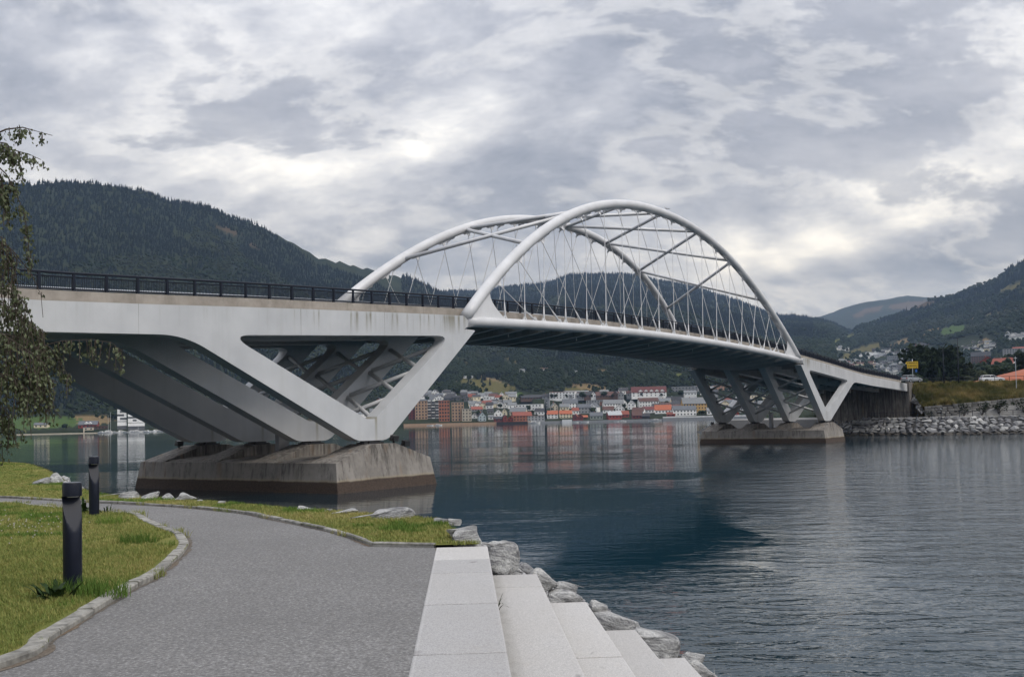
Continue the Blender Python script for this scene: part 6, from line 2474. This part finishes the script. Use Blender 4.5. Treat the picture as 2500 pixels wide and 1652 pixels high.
def quay(px0, px1, d, zt, col, label, top=None):
    a, b = pix_dir(px0, 1020), pix_dir(px1, 1020)
    n = max(2, int(abs(px1 - px0) / 60))
    root = None
    mb = MB()
    pts = []
    for i in range(n + 1):
        px = px0 + (px1 - px0) * i / n
        q = pix_dir(px, 1020)
        hl = math.hypot(q.x, q.y)
        pts.append((q.x / hl, q.y / hl))
    o0 = (pts[0][0] * d, pts[0][1] * d)
    root = empty('quay_wall', (o0[0], o0[1], 0), 0, label, 'quay')
    for i in range(n):
        (x0, y0), (x1, y1) = pts[i], pts[i + 1]
        lo = [(x0 * d - o0[0], y0 * d - o0[1]), (x1 * d - o0[0], y1 * d - o0[1]), (x1 * (d + 26) - o0[0], y1 * (d + 26) - o0[1]), (x0 * (d + 26) - o0[0], y0 * (d + 26) - o0[1])]
        mb.hexa([(x, y, -2) for x, y in lo], [(x, y, zt) for x, y in lo])
    mb.build('wall', hmat(col), root)
    if top:
        t = MB()
        for i in range(n):
            (x0, y0), (x1, y1) = pts[i], pts[i + 1]
            lo = [(x0 * (d + 0.3) - o0[0], y0 * (d + 0.3) - o0[1]), (x1 * (d + 0.3) - o0[0], y1 * (d + 0.3) - o0[1]), (x1 * (d + 0.8) - o0[0], y1 * (d + 0.8) - o0[1]), (x0 * (d + 0.8) - o0[0], y0 * (d + 0.8) - o0[1])]
            t.hexa([(x, y, zt + 0.002) for x, y in lo], [(x, y, zt + 1.1) for x, y in lo])
        t.build('parapet', hmat(top), root)


def make_boat(px, L, label, rz=0.0, sail=0.0, d=1070.0, cabin=True, group='boats at the far shore'):
    q = pix_dir(px, 1030)
    hl = math.hypot(q.x, q.y)
    p = (q.x / hl * d, q.y / hl * d, 0)
    root = empty('sailing_boat' if sail else 'motor_boat', p, math.atan2(q.y, q.x) - math.pi / 2 + rz, label, 'boat')
    W = L * 0.15
    h = L * 0.11
    mb = MB()
    st = [(-L / 2, W * 0.85), (-L / 4, W), (0.1 * L, W), (0.32 * L, W * 0.62), (L / 2, 0.02)]
    V, Fc = [], []
    for x, w in st:
        sheer = h * (1 + 0.35 * max(0, x / L * 2))
        V += [(x * 0.94, -w * 0.45, -0.3), (x, -w, sheer), (x, w, sheer), (x * 0.94, w * 0.45, -0.3)]
    for i in range(4):
        b = i * 4
        Fc += [(b, b + 4, b + 5, b + 1), (b + 1, b + 5, b + 6, b + 2), (b + 2, b + 6, b + 7, b + 3)]
    Fc += [(0, 1, 2, 3), (16, 19, 18, 17)]
    mb.add(V, Fc)
    mb.build('hull', hmat('white'), root)
    if cabin:
        c = MB()
        c.hexa([(-0.28 * L, -W * 0.7, h), (0.22 * L, -W * 0.6, h), (0.22 * L, W * 0.6, h), (-0.28 * L, W * 0.7, h)],
               [(-0.22 * L, -W * 0.55, h * 2.0), (0.06 * L, -W * 0.5, h * 2.0), (0.06 * L, W * 0.5, h * 2.0), (-0.22 * L, W * 0.55, h * 2.0)])
        cb = c.build('cabin', hmat('white'), root)
        g = MB()
        g.box(-0.2 * L, 0.08 * L, -W * 0.68, W * 0.68, h * 1.25, h * 1.7)
        g.build('window', GLASS, cb)
    if sail:
        MB().tube([(0.05 * L, 0, h), (0.05 * L, 0, sail)], 0.12, 6).build('mast', hmat('pale'), root)
        MB().tube([(0.05 * L, 0, h * 2.2), (-0.4 * L, 0, h * 2.1)], 0.14, 6).build('boom', hmat('pale'), root)


def make_front():
    quay(985, 1300, 1077, 2.4, 'tan', 'tan quay along the apartment blocks')
    quay(1212, 1288, 1070, 2.4, 'black', 'black timber wharf under the red boathouses')
    quay(1618, 1845, 1066, 3.2, 'grey', 'grey stone quay with a white parapet at the right of town', 'white')
    quay(1300, 1618, 1079, 2.2, 'grey', 'low stone shore edge along the boathouses')
    quay(1372, 1396, 1074, 3.4, 'pale', 'white fence wall left of the twin boathouses')
    make_boat(1304, 13, 'large white motor yacht moored by the grey warehouse')
    make_boat(1070, 8, 'white cruiser below the orange red apartment block')
    make_boat(1050, 7, 'low white boat left of the white cruiser', cabin=False)
    make_boat(1404, 7, 'small white boat in front of the twin red boathouses', cabin=False)
    make_boat(1428, 8, 'white boat between the twin boathouses and the grey green one', cabin=False)
    make_boat(1505, 6, 'small boat in front of the pale roofed red boathouse', cabin=False)
    make_boat(1521, 7, 'white boat right of the pale roofed red boathouse')
    make_boat(1590, 6, 'small white boat beside the black boathouse', cabin=False)
    make_boat(1603, 11, 'white motor boat at the left end of the stone quay')
    make_boat(263, 9, 'sailing boat with a tall mast in the left marina, left one', sail=17)
    make_boat(268.5, 10, 'sailing boat with the tallest mast in the left marina', sail=20, d=1078)
    make_boat(336, 9, 'sailing boat in front of the white apartment towers', sail=13)
    for i, x in enumerate((248, 282, 296, 310, 323, 349, 360, 370, 381, 392)):
        make_boat(x, 8 + (i * 37 % 3), 'small white boat in the row at the left marina', rz=(i % 3 - 1) * 0.6, cabin=i % 2 == 0, d=1072 + (i % 3) * 3)
        [o for o in COL.objects if o.get('label') == 'small white boat in the row at the left marina'][-1]['group'] = 'small boats in the left marina'
    quay(40, 240, 1079, 0.7, 'beige', 'pale shingle beach edge along the left meadow')
    quay(240, 420, 1080, 1.2, 'grey', 'grey marina quay at the left shore')


def near_right_houses():
    r = random.Random(5)
    L = [(2281, 921, 27, 9, 9, 'e', 'white', 'rorange', 'white house with orange roof behind the road, right of the sign'),
         (2305, 917, 24, 12, 9, 'g', 'white', 'rred', 'white gabled house behind the shorter lamp post'),
         (2325, 913, 20, 9, 9, 'g', 'cream', 'rgrey', 'cream gabled house beside the tall dark conifers'),
         (2272, 931, 24, 6, 9, 'e', 'red', 'rpale', 'red house with a pale pink roof just behind the railing'),
         (2240, 925, 22, 5, 6, 'e', 'pale', 'rpale', 'pale house with a light metal roof behind the sign'),
         (2284, 936, 10, 5, 5, 'g', 'cream', 'rgrey', 'small cream gable just above the railing'),
         (2318, 935, 22, 5, 5, 'g', 'white', 'rgrey', 'white gable just above the railing below the lamp posts'),
         (2412, 901, 34, 17, 12, 'g', 'red', 'rslate', 'large red house with slate roof on the right hillside'),
         (2395, 884, 40, 14, 9, 'e', 'brown', 'rdark', 'dark brown house behind the large red house'),
         (2447, 897, 44, 9, 12, 'e', 'white', 'rred', 'white house with red tiled roof right of the large red house'),
         (2489, 906, 28, 14, 10, 'g', 'brown', 'rred', 'brown gabled house at the right frame edge'),
         (2478, 876, 44, 22, 1, 'f', 'grey', 'rgrey', 'modern grey villa high at the right frame edge'),
         (2492, 858, 34, 6, 4, 'e', 'brown', 'rred', 'house with a red roof above the modern villa'),
         (2185, 884, 34, 14, 1, 'f', 'grey', 'rpale', 'grey apartment block on the right hillside'),
         (2208, 880, 20, 14, 1, 'f', 'dgrey', 'rgrey', 'dark apartment block right of the grey one on the hillside'),
         (2215, 858, 30, 6, 1, 'f', 'white', 'rpale', 'long white flat building above the hillside apartments'),
         (2158, 868, 13, 6, 1, 'f', 'white', 'rpale', 'white cube house above the white gabled rows'),
         (2190, 917, 32, 6, 1, 'f', 'white', 'rpale', 'long low white building above the bridge end'),
         (2176, 886, 30, 5, 1, 'f', 'white', 'rpale', 'long white row house below the hillside apartments')]
    for row in L:
        house(*row, rng=r, cat='apartment block' if 'apartment' in row[8] else 'house', dep=None)
    # orange roofed hall behind the car
    x0 = (2438 - 1250) / F_PX * 240
    root = empty('hall', (x0, 239, 9.3), -0.05, 'large hall with an orange tiled hip roof right of the white car', 'building')
    MB().box(0, 40, 0, 18, -2, 2.0).build('wall', hmat('beige'), root)
    rf = MB()
    rf.add([(-1, -1, 1.9), (41, -1, 1.9), (41, 19, 1.9), (-1, 19, 1.9), (16, 9, 6.4), (26, 9, 6.4)], [(0, 1, 5, 4), (1, 2, 5), (2, 3, 4, 5), (3, 0, 4), (0, 3, 2, 1)])
    rf.build('roof', hmat('rorange'), root)
    HOUSE_KEEP.append((x0 + 20, 248, 30))


near_right_houses()
make_apartments()
make_town()
make_front()


# ---------------------------------------------------------------- single trees in the town and behind the road
def tree_protos():
    out = []
    for i in range(3):
        me = broadleaf_mesh(40 + i, 9.0, 4.2, 9, 1)
        keep = [p for p in me.polygons if p.material_index == 0]
        c = MB()
        c.v = [tuple(v.co) for v in me.vertices]
        c.f = [tuple(p.vertices) for p in keep]
        c.mi = [0] * len(c.f)
        cm = c.mesh('crown')
        cm.materials.append(M_BROAD)
        t = MB().tube([(0, 0, -1), (0.1, 0, 2.5), (0, 0.1, 5)], [0.3, 0.22, 0.12], 7).mesh('trunk')
        t.materials.append(BARK)
        out.append((cm, t))
    sp = spruce_mesh(77, 12.0, 2.3)
    c = MB()
    c.v = [tuple(v.co) for v in sp.vertices]
    c.f = [tuple(p.vertices) for p in sp.polygons if p.material_index == 0]
    c.mi = [0] * len(c.f)
    cm = c.mesh('crown')
    cm.materials.append(M_SPRUCE)
    t = MB().tube([(0, 0, -1), (0, 0, 3)], [0.25, 0.2], 6).mesh('trunk')
    t.materials.append(BARK)
    out.append((cm, t))
    return out


TREES = tree_protos()


def single_tree(p, h, kind, label, group=None, wide=1.0, rng=RND):
    cm, t = TREES[kind]
    root = empty('tree', p, rng.uniform(0, 6.28), label, 'tree', group)
    for n, me in (('crown', cm), ('trunk', t)):
        o = link(n, me, None, root)
        k = h / (9.6 if kind < 3 else 12.0)
        o.scale = (k * wide, k * wide, k)
    return root


def make_trees():
    r = random.Random(9)
    for px, py, hpx, kind, wide, lab in ((1332, 1024, 50, 3, 0.55, 'tall dark columnar conifer at the waterfront'), (1449, 1012, 20, 0, 1.2, 'round green tree beside the white end house'),
                                         (1168, 1015, 14, 1, 1.3, 'green tree behind the pale blue house'), (1300, 1010, 10, 2, 1.5, 'dark tree below the long white block'),
                                         (1855, 992, 24, 1, 1.1, 'yellowing tree seen through the far pier'), (160, 1048, 14, 0, 1.5, 'dark round tree on the green meadow'),
                                         (1189, 977, 10, 3, 0.9, 'small dark conifer in the upper rows'), (1156, 975, 10, 3, 0.9, 'dark conifer left of the upper rows'),
                                         (1715, 1014, 14, 2, 2.0, 'broad green tree below the yellow warehouse'), (1310, 1019, 9, 1, 1.4, 'small tree beside the white house at the conifer'),
                                         (2334, 925, 44, 3, 0.75, 'tall dark conifer left of the taller lamp post'), (2324, 926, 36, 3, 0.7, 'slightly lower dark conifer beside the tall one'),
                                         (2262, 905, 60, 2, 1.3, 'big dark tree behind the direction sign'), (2300, 890, 60, 0, 1.4, 'big dark green tree behind the gabled houses'),
                                         (2365, 924, 40, 1, 1.1, 'light green bushy tree right of the taller lamp post'), (2388, 924, 20, 0, 1.6, 'green tree below the large red house'),
                                         (2427, 925, 24, 2, 1.6, 'pale green tree behind the white car'), (2457, 922, 20, 1, 1.6, 'green tree in front of the red tiled roof'), (2476, 918, 18, 0, 1.5, 'dark tree by the thin pale pole'),
                                         (2498, 896, 40, 1, 1.0, 'green tree at the right frame edge')):
        hit = on_terrain(px, py)
        if px > 2255 and hpx > 15:            # the trees right behind the road: their feet are hidden, 430 m away by their size
            q = pix_dir(px, py - hpx)
            kk = 430 / math.hypot(q.x, q.y)
            z = terr1(q.x * kk, q.y * kk)
            hh = CAMZ + q.z * kk - z
            if kind == 3:
                single_tree(Vector((q.x * kk, q.y * kk, z)), hh, kind, lab, None, wide * 0.9, r)
            else:
                bush('tree', q.x * kk, q.y * kk, z, hh * 0.75 * wide, hh, lab, int(px), (M_BROAD, M_BIRCHY, M_BROAD)[kind], 1800)
        elif hit:
            single_tree(hit[0], hpx * hit[1] / F_PX, kind, lab, None, wide, r)
    n = 0
    for x0, x1, y0, y1, cnt, lab in ((965, 1330, 970, 1006, 26, 'small garden tree among the houses left of the tall conifer'), (1340, 1640, 966, 1014, 26, 'small garden tree among the houses of the middle town'),
                                     (1640, 1900, 962, 1016, 18, 'small garden tree behind the stone quay and far pier'), (2050, 2270, 862, 925, 34, 'small garden tree among the right hillside houses'),
                                     (490, 960, 980, 1024, 14, 'small tree glimpsed between the near pier struts')):
        for i in range(cnt):
            px, py = r.uniform(x0, x1), r.uniform(y0, y1)
            hit = on_terrain(px, py)
            if hit:
                kd = r.choice((0, 1, 2, 2, 3))
                lb = lab.replace('small garden tree', 'small dark conifer').replace('small tree', 'small dark conifer') if kd == 3 else lab.replace('small', 'small round green')
                single_tree(hit[0], r.uniform(4, 9), kd, lb, lb, r.uniform(0.9, 1.3), r)


make_trees()

# ---------------------------------------------------------------- grass, weeds, birch, gull
def grass_tuft(seed, n, spread, h, w):
    r = random.Random(seed)
    mb = MB()
    for i in range(n):
        a, d = r.uniform(0, 6.28), spread * r.random() ** 0.5
        x, y = d * math.cos(a), d * math.sin(a)
        b = r.uniform(0, 6.28)
        hh = h * r.uniform(0.5, 1.15)
        lx, ly = r.gauss(0, 0.35) * hh, r.gauss(0, 0.35) * hh
        ex, ey = math.cos(b) * w / 2, math.sin(b) * w / 2
        mb.add([(x - ex, y - ey, -0.01), (x + ex, y + ey, -0.01), (x + lx * 0.45 + ex * 0.7, y + ly * 0.45 + ey * 0.7, hh * 0.6), (x + lx * 0.45 - ex * 0.7, y + ly * 0.45 - ey * 0.7, hh * 0.6), (x + lx, y + ly, hh)], [(0, 1, 2, 3), (3, 2, 4)])
    return mb.mesh('tuft')


def grass_mat(name, stops):
    M = MAT(name, stops[0][1], 0.75, spec=0.2)
    n = M.noise(0.45, 4, 0.6, M.coord('World'))
    v = M.math('ADD', M.math('MULTIPLY', M.rand(), 0.55), M.math('MULTIPLY', M.rmap(n, 0.3, 0.7), 0.45))
    M.color(M.ramp(v, stops))
    M.b.inputs['Subsurface Weight'].default_value = 0.0
    return M.m


def make_grass():
    rng = np.random.default_rng(3)
    gm = grass_mat('lawn_grass', [(0.0, (0.10, 0.15, 0.035, 1)), (0.35, (0.18, 0.215, 0.055, 1)), (0.65, (0.28, 0.265, 0.085, 1)), (1.0, (0.42, 0.345, 0.155, 1))])
    dk = grass_mat('lush_grass', [(0.0, (0.06, 0.12, 0.02, 1)), (1.0, (0.15, 0.22, 0.04, 1))])
    kin = KERB_IN
    jobs = []
    # inside lawn, dense near the camera
    for (y0, y1, x0, x1, dens, size) in ((3.5, 9.0, -9, -2, 800, 0.75), (9.0, 14.0, -12, -3.5, 520, 0.9), (14, 26, -20, -5, 240, 1.1)):
        n = int((y1 - y0) * (x1 - x0) * dens)
        X, Y = rng.uniform(x0, x1, n), rng.uniform(y0, y1, n)
        ok = inside(LAWN_IN, X, Y)
        X, Y = X[ok], Y[ok]
        dd = dist_poly(kin, X, Y)
        ok = (dd > 0.16 + 0.05 * rng.random(len(X)))
        jobs.append((X[ok], Y[ok], size))
    for (y0, y1, x0, x1, dens, size) in ((12.5, 22, -8, 0.2, 260, 1.15), (20, 34, -24, -4, 120, 1.5), (34, 62, -34, -8, 45, 2.2)):
        n = int((y1 - y0) * (x1 - x0) * dens)
        X, Y = rng.uniform(x0, x1, n), rng.uniform(y0, y1, n)
        ok = inside(LAWN_OUT, X, Y)
        X, Y = X[ok], Y[ok]
        ok = (dist_poly(PATH_OUT + [TOP_CORNER], X, Y) > 0.09)
        jobs.append((X[ok], Y[ok], size))
    X = np.concatenate([j[0] for j in jobs])
    Y = np.concatenate([j[1] for j in jobs])
    S = np.concatenate([np.full(len(j[0]), j[2]) for j in jobs])
    lush = np.array([mnoise.noise(Vector((a * 0.55, b * 0.55, 3.0))) + 0.5 * mnoise.noise(Vector((a * 1.9, b * 1.9, 8.0))) for a, b in zip(X, Y)])
    for nm, sel, mat, hh, lab in (('lawn_grass', lush < 0.30, gm, 0.055, 'short mown grass with straw coloured patches'), ('lush_grass', lush >= 0.30, dk, 0.075, 'greener patches of longer grass and clover')):
        x, y, s = X[sel], Y[sel], S[sel]
        k = s * rng.uniform(0.7, 1.25, len(x))
        z = np.full(len(x), PATH_Z + 0.03)
        o = scatter_object(nm, lab, np.stack([x, y, z], 1), rng.uniform(0, 6.28, len(x)), np.stack([k, k, np.where(s > 1.3, 0.75, np.minimum(k, 1.0)) * rng.uniform(0.6, 1.1, len(x))], 1), grass_tuft(5, 11, 0.055, hh, 0.007), [mat])
        o['category'] = 'grass'
    # grass creeping over the kerbs
    pts = []
    for line, sd in ((KERB_IN, 1), (PATH_OUT, 1)):
        for i in range(len(line) - 1):
            a, b = Vector(line[i]), Vector(line[i + 1])
            t = b - a
            nn = Vector((-t.y, t.x)).normalized() * sd
            dens = 22 if line is KERB_IN else 14
            for j in range(int(t.length * dens)):
                q = a + t * rng.random()
                c = mnoise.noise(Vector((q.x * 1.1, q.y * 1.1, 0)))
                if c < 0.12:
                    continue
                q = q + nn * rng.choice([-0.02, 0.0, 0.20 if line is KERB_IN else 0.09]) + nn * rng.uniform(-0.03, 0.03)
                pts.append((q.x, q.y, PATH_Z + 0.0))
    P = np.array(pts)
    k = rng.uniform(0.7, 1.6, len(P))
    o = scatter_object('kerb_grass', 'grass growing along and over the kerb stones', P, rng.uniform(0, 6.28, len(P)), np.stack([k, k, k], 1), grass_tuft(9, 9, 0.04, 0.09, 0.007), [gm])
    o['category'] = 'grass'
    # clover heads
    pts = []
    for i in range(70):
        q = P2(rng.normal(60, 60), rng.normal(1292, 20))
        if inside(LAWN_IN, np.array([q[0]]), np.array([q[1]]))[0]:
            pts.append((q[0], q[1], PATH_Z + rng.uniform(0.08, 0.12)))
    bm = bmesh.new()
    bmesh.ops.create_icosphere(bm, subdivisions=1, radius=0.011)
    me = bpy.data.meshes.new('clover_head')
    bm.to_mesh(me)
    bm.free()
    P = np.array(pts)
    o = scatter_object('clover_flowers', 'white clover heads dotted in the lawn left of the bollard', P, np.zeros(len(P)), np.ones((len(P), 3)), me, [plain('clover_white', (0.36, 0.34, 0.28, 1), 0.8)])
    o['category'] = 'flowers'


make_grass()


def weed(px, py, n, h, w, label, seed, z=None, name='weed', spread=0.09, dark=True):
    """leafy rosette"""
    r = random.Random(seed)
    p = pix_at_z(px, py, PATH_Z + 0.03 if z is None else z)
    root = empty(name, p, 0, label, 'plant')
    M = bpy.data.materials.get('weed_leaf') or leaf_material('weed_leaf', (0.025, 0.05, 0.014, 1), (0.06, 0.10, 0.025, 1), 0.6)
    proto = None
    for i in range(n):
        mb = MB()
        L = h * r.uniform(0.6, 1.1)
        ww = w * r.uniform(0.7, 1.2)
        seg = []
        tilt = r.uniform(0.15, 1.0)
        for j in range(6):
            t = j / 5
            wd = ww * math.sin(math.pi * min(0.98, t * 0.9 + 0.08)) * 0.5 * (1 + 0.25 * (-1) ** j)
            x = math.sin(tilt * (0.35 + t)) * L * t
            z_ = math.cos(tilt * (0.35 + t)) * L * t
            seg += [(x, -wd, z_), (x, wd, z_)]
        mb.add(seg, [(2 * j, 2 * j + 1, 2 * j + 3, 2 * j + 2) for j in range(5)])
        a = r.uniform(0, 6.28)
        d = spread * r.random()
        mb.build('leaf', M, root, loc=(d * math.cos(a), d * math.sin(a), 0), rz=a)


def make_weeds():
    weed(205, 1252, 16, 0.30, 0.06, 'leafy weed beside the farther bollard', 1)
    weed(138, 1462, 22, 0.20, 0.06, 'thistle like weed at the foot of the nearer bollard', 2, spread=0.16)
    weed(262, 1252, 18, 0.20, 0.02, 'grassy weed right of the farther bollard', 3, spread=0.2)
    weed(1214, 1492, 7, 0.24, 0.012, 'thin weed growing in the joint of the granite steps', 4, z=PATH_Z - 0.375, spread=0.03)
    for i, (px, py, lab) in enumerate(((338, 1326, 'dark tuft of long grass in the middle of the lawn'), (272, 1280, 'wide dark tuft of grass below the farther bollard'), (190, 1448, 'long grass round the foot of the nearer bollard'), (250, 1455, 'dark grass between the nearer bollard and the kerb'))):
        r = random.Random(40 + i)
        p = pix_at_z(px, py, PATH_Z + 0.03)
        g = grass_tuft(70 + i, 260, 0.26, 0.17, 0.008)
        for v in g.vertices:
            v.co.y *= 0.7
        o = link('grass_tuft', g, bpy.data.materials['lush_grass'], None, p)
        tag(o, lab, 'grass tuft')


make_weeds()


def make_birch():
    r = random.Random(31)
    D = 11.2
    def at(px, py, dd=0.0):
        return pix_at_y(px, py, D + dd)
    base = at(-330, 1250)
    base.z = PATH_Z
    root = empty('birch_tree', base, 0, 'weeping birch with hanging leafy twigs at the left frame edge', 'tree')
    bark = plain('birch_bark', (0.42, 0.40, 0.37, 1), 0.8, 0.5, 6, 0.01)
    twig = plain('birch_twig', (0.055, 0.04, 0.03, 1), 0.8, 0.2)
    H = [base + Vector((0, 0, -0.1)), base + Vector((0.05, 0, 1.2)), base + Vector((-0.05, 0.1, 2.6)), base + Vector((0.1, 0.1, 4.2)), base + Vector((0.2, 0.0, 5.8))]
    L = lambda v: v - base
    MB().tube([L(p) for p in H], [0.13, 0.11, 0.09, 0.06, 0.03], 12).build('trunk', bark, root, smooth=True)
    limbs, leaves = MB(), MB()

    def leaf(p, s):
        d = Vector((r.gauss(0, 0.55), r.gauss(0, 0.55), -1.0)).normalized()
        side = d.cross(Vector((r.gauss(0, 1), r.gauss(0, 1), r.gauss(0, 0.3)))).normalized()
        q = L(p)
        nrm = d.cross(side) * s * 0.12
        leaves.add([q, q + d * s * 0.42 + side * s * 0.36 + nrm, q + d * s, q + d * s * 0.42 - side * s * 0.36 + nrm], [(0, 1, 2, 3)])

    def hang(p, length, n, sway=0.12):
        """a thin twig that hangs from p with leaves along it"""
        pts = [p]
        v = Vector((r.gauss(0, sway), r.gauss(0, sway), -0.5))
        m = 5
        for i in range(m):
            v += Vector((r.gauss(0, 0.10), r.gauss(0, 0.10), -0.35))
            pts.append(pts[-1] + v.normalized() * length / m)
        limbs.tube([L(q) for q in pts], [0.004] * m + [0.0015], 4, False)
        for i in range(n):
            t = r.random() * m
            k = min(int(t), m - 1)
            q = pts[k].lerp(pts[k + 1], t - k) + Vector((r.gauss(0, 0.022), r.gauss(0, 0.022), r.gauss(0, 0.01)))
            leaf(q, r.uniform(0.030, 0.052))

    def limb(pix, rad, tw, ln, nl, dd=0.0, spread=0.0):
        """a branch through photo pixels, with hanging twigs"""
        pts = [at(x, y, dd + r.gauss(0, spread)) for x, y in pix]
        fine = []
        for i in range(len(pts) - 1):
            for k in range(6):
                fine.append(pts[i].lerp(pts[i + 1], k / 6))
        fine.append(pts[-1])
        m = len(fine)
        limbs.tube([L(p) for p in fine], [max(0.003, rad * (1 - i / m)) for i in range(m)], 6)
        for i in range(tw):
            t = (r.random() ** 0.8) * (m - 1)
            q = fine[int(t)]
            hang(q + Vector((0, r.gauss(0, 0.05), 0)), r.uniform(*ln), nl)
    # upper arching spray against the sky
    limb([(-330, 560), (-160, 380), (-40, 340), (15, 316), (55, 311), (95, 322), (128, 331)], 0.016, 26, (0.05, 0.15), 8)
    limb([(-300, 560), (-120, 400), (-30, 368), (30, 366), (70, 376), (100, 390)], 0.013, 22, (0.05, 0.14), 8)
    limb([(-260, 520), (-100, 410), (-20, 392), (15, 425), (38, 465), (58, 520), (70, 580), (70, 640)], 0.011, 46, (0.04, 0.14), 8)
    limb([(-200, 600), (-60, 440), (-15, 420), (5, 450), (14, 490)], 0.011, 20, (0.06, 0.2), 8)
    limb([(-220, 480), (-80, 370), (-20, 345), (15, 350), (38, 372), (52, 410)], 0.012, 34, (0.06, 0.22), 9)
    limb([(-220, 520), (-80, 400), (-25, 400), (0, 430), (12, 470), (18, 520)], 0.012, 40, (0.06, 0.25), 9)
    # long bare drooping twig
    limb([(-60, 555), (30, 610), (78, 670), (100, 720), (105, 775)], 0.007, 5, (0.04, 0.1), 3)
    # main leafy mass at the frame edge
    for (pix, tw, ln) in (([(-340, 700), (-180, 570), (-70, 550), (0, 580), (40, 640)], 60, (0.15, 0.5)), ([(-340, 760), (-180, 640), (-60, 630), (20, 680), (58, 740)], 70, (0.2, 0.6)),
                          ([(-340, 850), (-180, 720), (-40, 720), (50, 770), (105, 830)], 80, (0.2, 0.55)), ([(-340, 900), (-180, 780), (-40, 800), (60, 840), (125, 890)], 80, (0.2, 0.5)),
                          ([(-340, 980), (-200, 850), (-60, 850), (50, 880), (135, 920)], 80, (0.2, 0.5)), ([(-340, 1000), (-210, 900), (-80, 900), (20, 930), (90, 975)], 64, (0.15, 0.45)),
                          ([(-340, 1050), (-210, 950), (-100, 950), (-20, 980), (30, 1010)], 50, (0.15, 0.45)), ([(-340, 800), (-240, 600), (-160, 560), (-100, 640)], 50, (0.3, 0.8)),
                          ([(-340, 900), (-280, 800), (-200, 840), (-120, 980)], 60, (0.3, 0.8))):
        for k in range(2):
            j = [(x + r.uniform(-14, 14), y + r.uniform(-16, 16)) for x, y in pix]
            limb(j, 0.014, int(tw * 0.62), ln, 12, r.gauss(0, 0.35), 0.05)
    # outer sprays that reach over the bridge struts
    limb([(80, 850), (150, 832), (225, 828), (272, 836), (300, 858)], 0.005, 22, (0.08, 0.28), 8)
    limb([(90, 830), (125, 850), (150, 890), (175, 930)], 0.005, 20, (0.08, 0.24), 8)
    limb([(60, 930), (120, 985), (150, 1020)], 0.004, 9, (0.08, 0.2), 6)
    limb([(0, 1000), (25, 1040), (50, 1050)], 0.004, 10, (0.08, 0.3), 7)
    limb([(-60, 1010), (-20, 1060), (10, 1090)], 0.004, 12, (0.1, 0.28), 8)
    limbs.build('branches', twig, root)
    M = MAT('birch_leaves', (0.07, 0.08, 0.03, 1), 0.55, spec=0.3)
    n = M.noise(0.9, 3, 0.6, M.coord('Object'))
    f = M.noise(45, 2, 0.5, M.coord('Object'))
    c = M.mix(M.rmap(f, 0.3, 0.7), (0.040, 0.054, 0.026, 1), (0.155, 0.175, 0.09, 1))
    M.color(M.mix(M.rmap(n, 0.35, 0.7, 0, 0.5), c, (0.055, 0.07, 0.03, 1)))
    o = leaves.build('foliage', M.m, root)
    tag(o, kind='stuff')
    return len(leaves.f)


print('BIRCH LEAVES', make_birch())


def make_gull():
    p = arch_pt(9.0, 0)
    m = Matrix.Translation((BX0, BY0, 0)) @ Matrix.Rotation(math.pi / 2 - BHEAD, 4, 'Z')
    best = None
    for s in np.linspace(-10, 25, 200):
        q = m @ (arch_pt(s, 0) + Vector((0, 0, 0.46 * K)))
        x, y = project_px(*q)
        if best is None or abs(x - 1627) < best[0]:
            best = (abs(x - 1627), q)
    q = best[1]
    root = empty('seagull', q, math.radians(170), 'seagull standing on top of the near arch', 'bird')
    grey, wh = plain('gull_grey', (0.12, 0.12, 0.13, 1), 0.7), plain('gull_white', (0.55, 0.55, 0.56, 1), 0.7)
    def blob(mb, pts, rad):
        mb.tube(pts, rad, 10)
    b = MB()
    b.tube([(-0.32, 0, 0.17), (-0.22, 0, 0.2), (-0.08, 0, 0.23), (0.06, 0, 0.25), (0.14, 0, 0.31), (0.17, 0, 0.38), (0.20, 0, 0.43), (0.245, 0, 0.43), (0.27, 0, 0.42)], [0.012, 0.05, 0.095, 0.10, 0.075, 0.05, 0.055, 0.045, 0.012], 12)
    b.build('body', wh, root, smooth=True)
    for s in (-1, 1):
        MB().hexa([(-0.40, s * 0.02, 0.18), (0.05, s * 0.085, 0.22), (0.05, s * 0.105, 0.22), (-0.40, s * 0.035, 0.18)], [(-0.40, s * 0.02, 0.20), (0.08, s * 0.06, 0.34), (0.08, s * 0.08, 0.34), (-0.40, s * 0.035, 0.2)]).build('wing', grey, root)
        MB().tube([(0.0, s * 0.035, -0.02), (0.0, s * 0.035, 0.18)], 0.008, 5).build('leg', grey, root)
    MB().tube([(0.265, 0, 0.425), (0.33, 0, 0.41)], [0.015, 0.004], 6).build('beak', plain('gull_beak', (0.5, 0.3, 0.03, 1), 0.5), root)


make_gull()

make_forests()


# ---------------------------------------------------------------- air
def make_haze():
    m = bpy.data.materials.new('haze_air')
    m.use_nodes = True
    n = m.node_tree.nodes
    n.clear()
    out = n.new('ShaderNodeOutputMaterial')
    v = n.new('ShaderNodeVolumePrincipled')
    v.inputs['Color'].default_value = (0.42, 0.62, 1.0, 1)
    v.inputs['Absorption Color'].default_value = (1, 1, 1, 1)
    v.inputs['Density'].default_value = HAZE
    v.inputs['Anisotropy'].default_value = 0.1
    m.node_tree.links.new(v.outputs[0], out.inputs['Volume'])
    mb = MB()
    mb.box(-11500, 11500, -600, 12500, -6, 1350)
    o = mb.build('haze', m)
    tag(o, 'thin blue air over the fjord and the hills', 'haze', kind='stuff')


HAZE = 0.00006
make_haze()
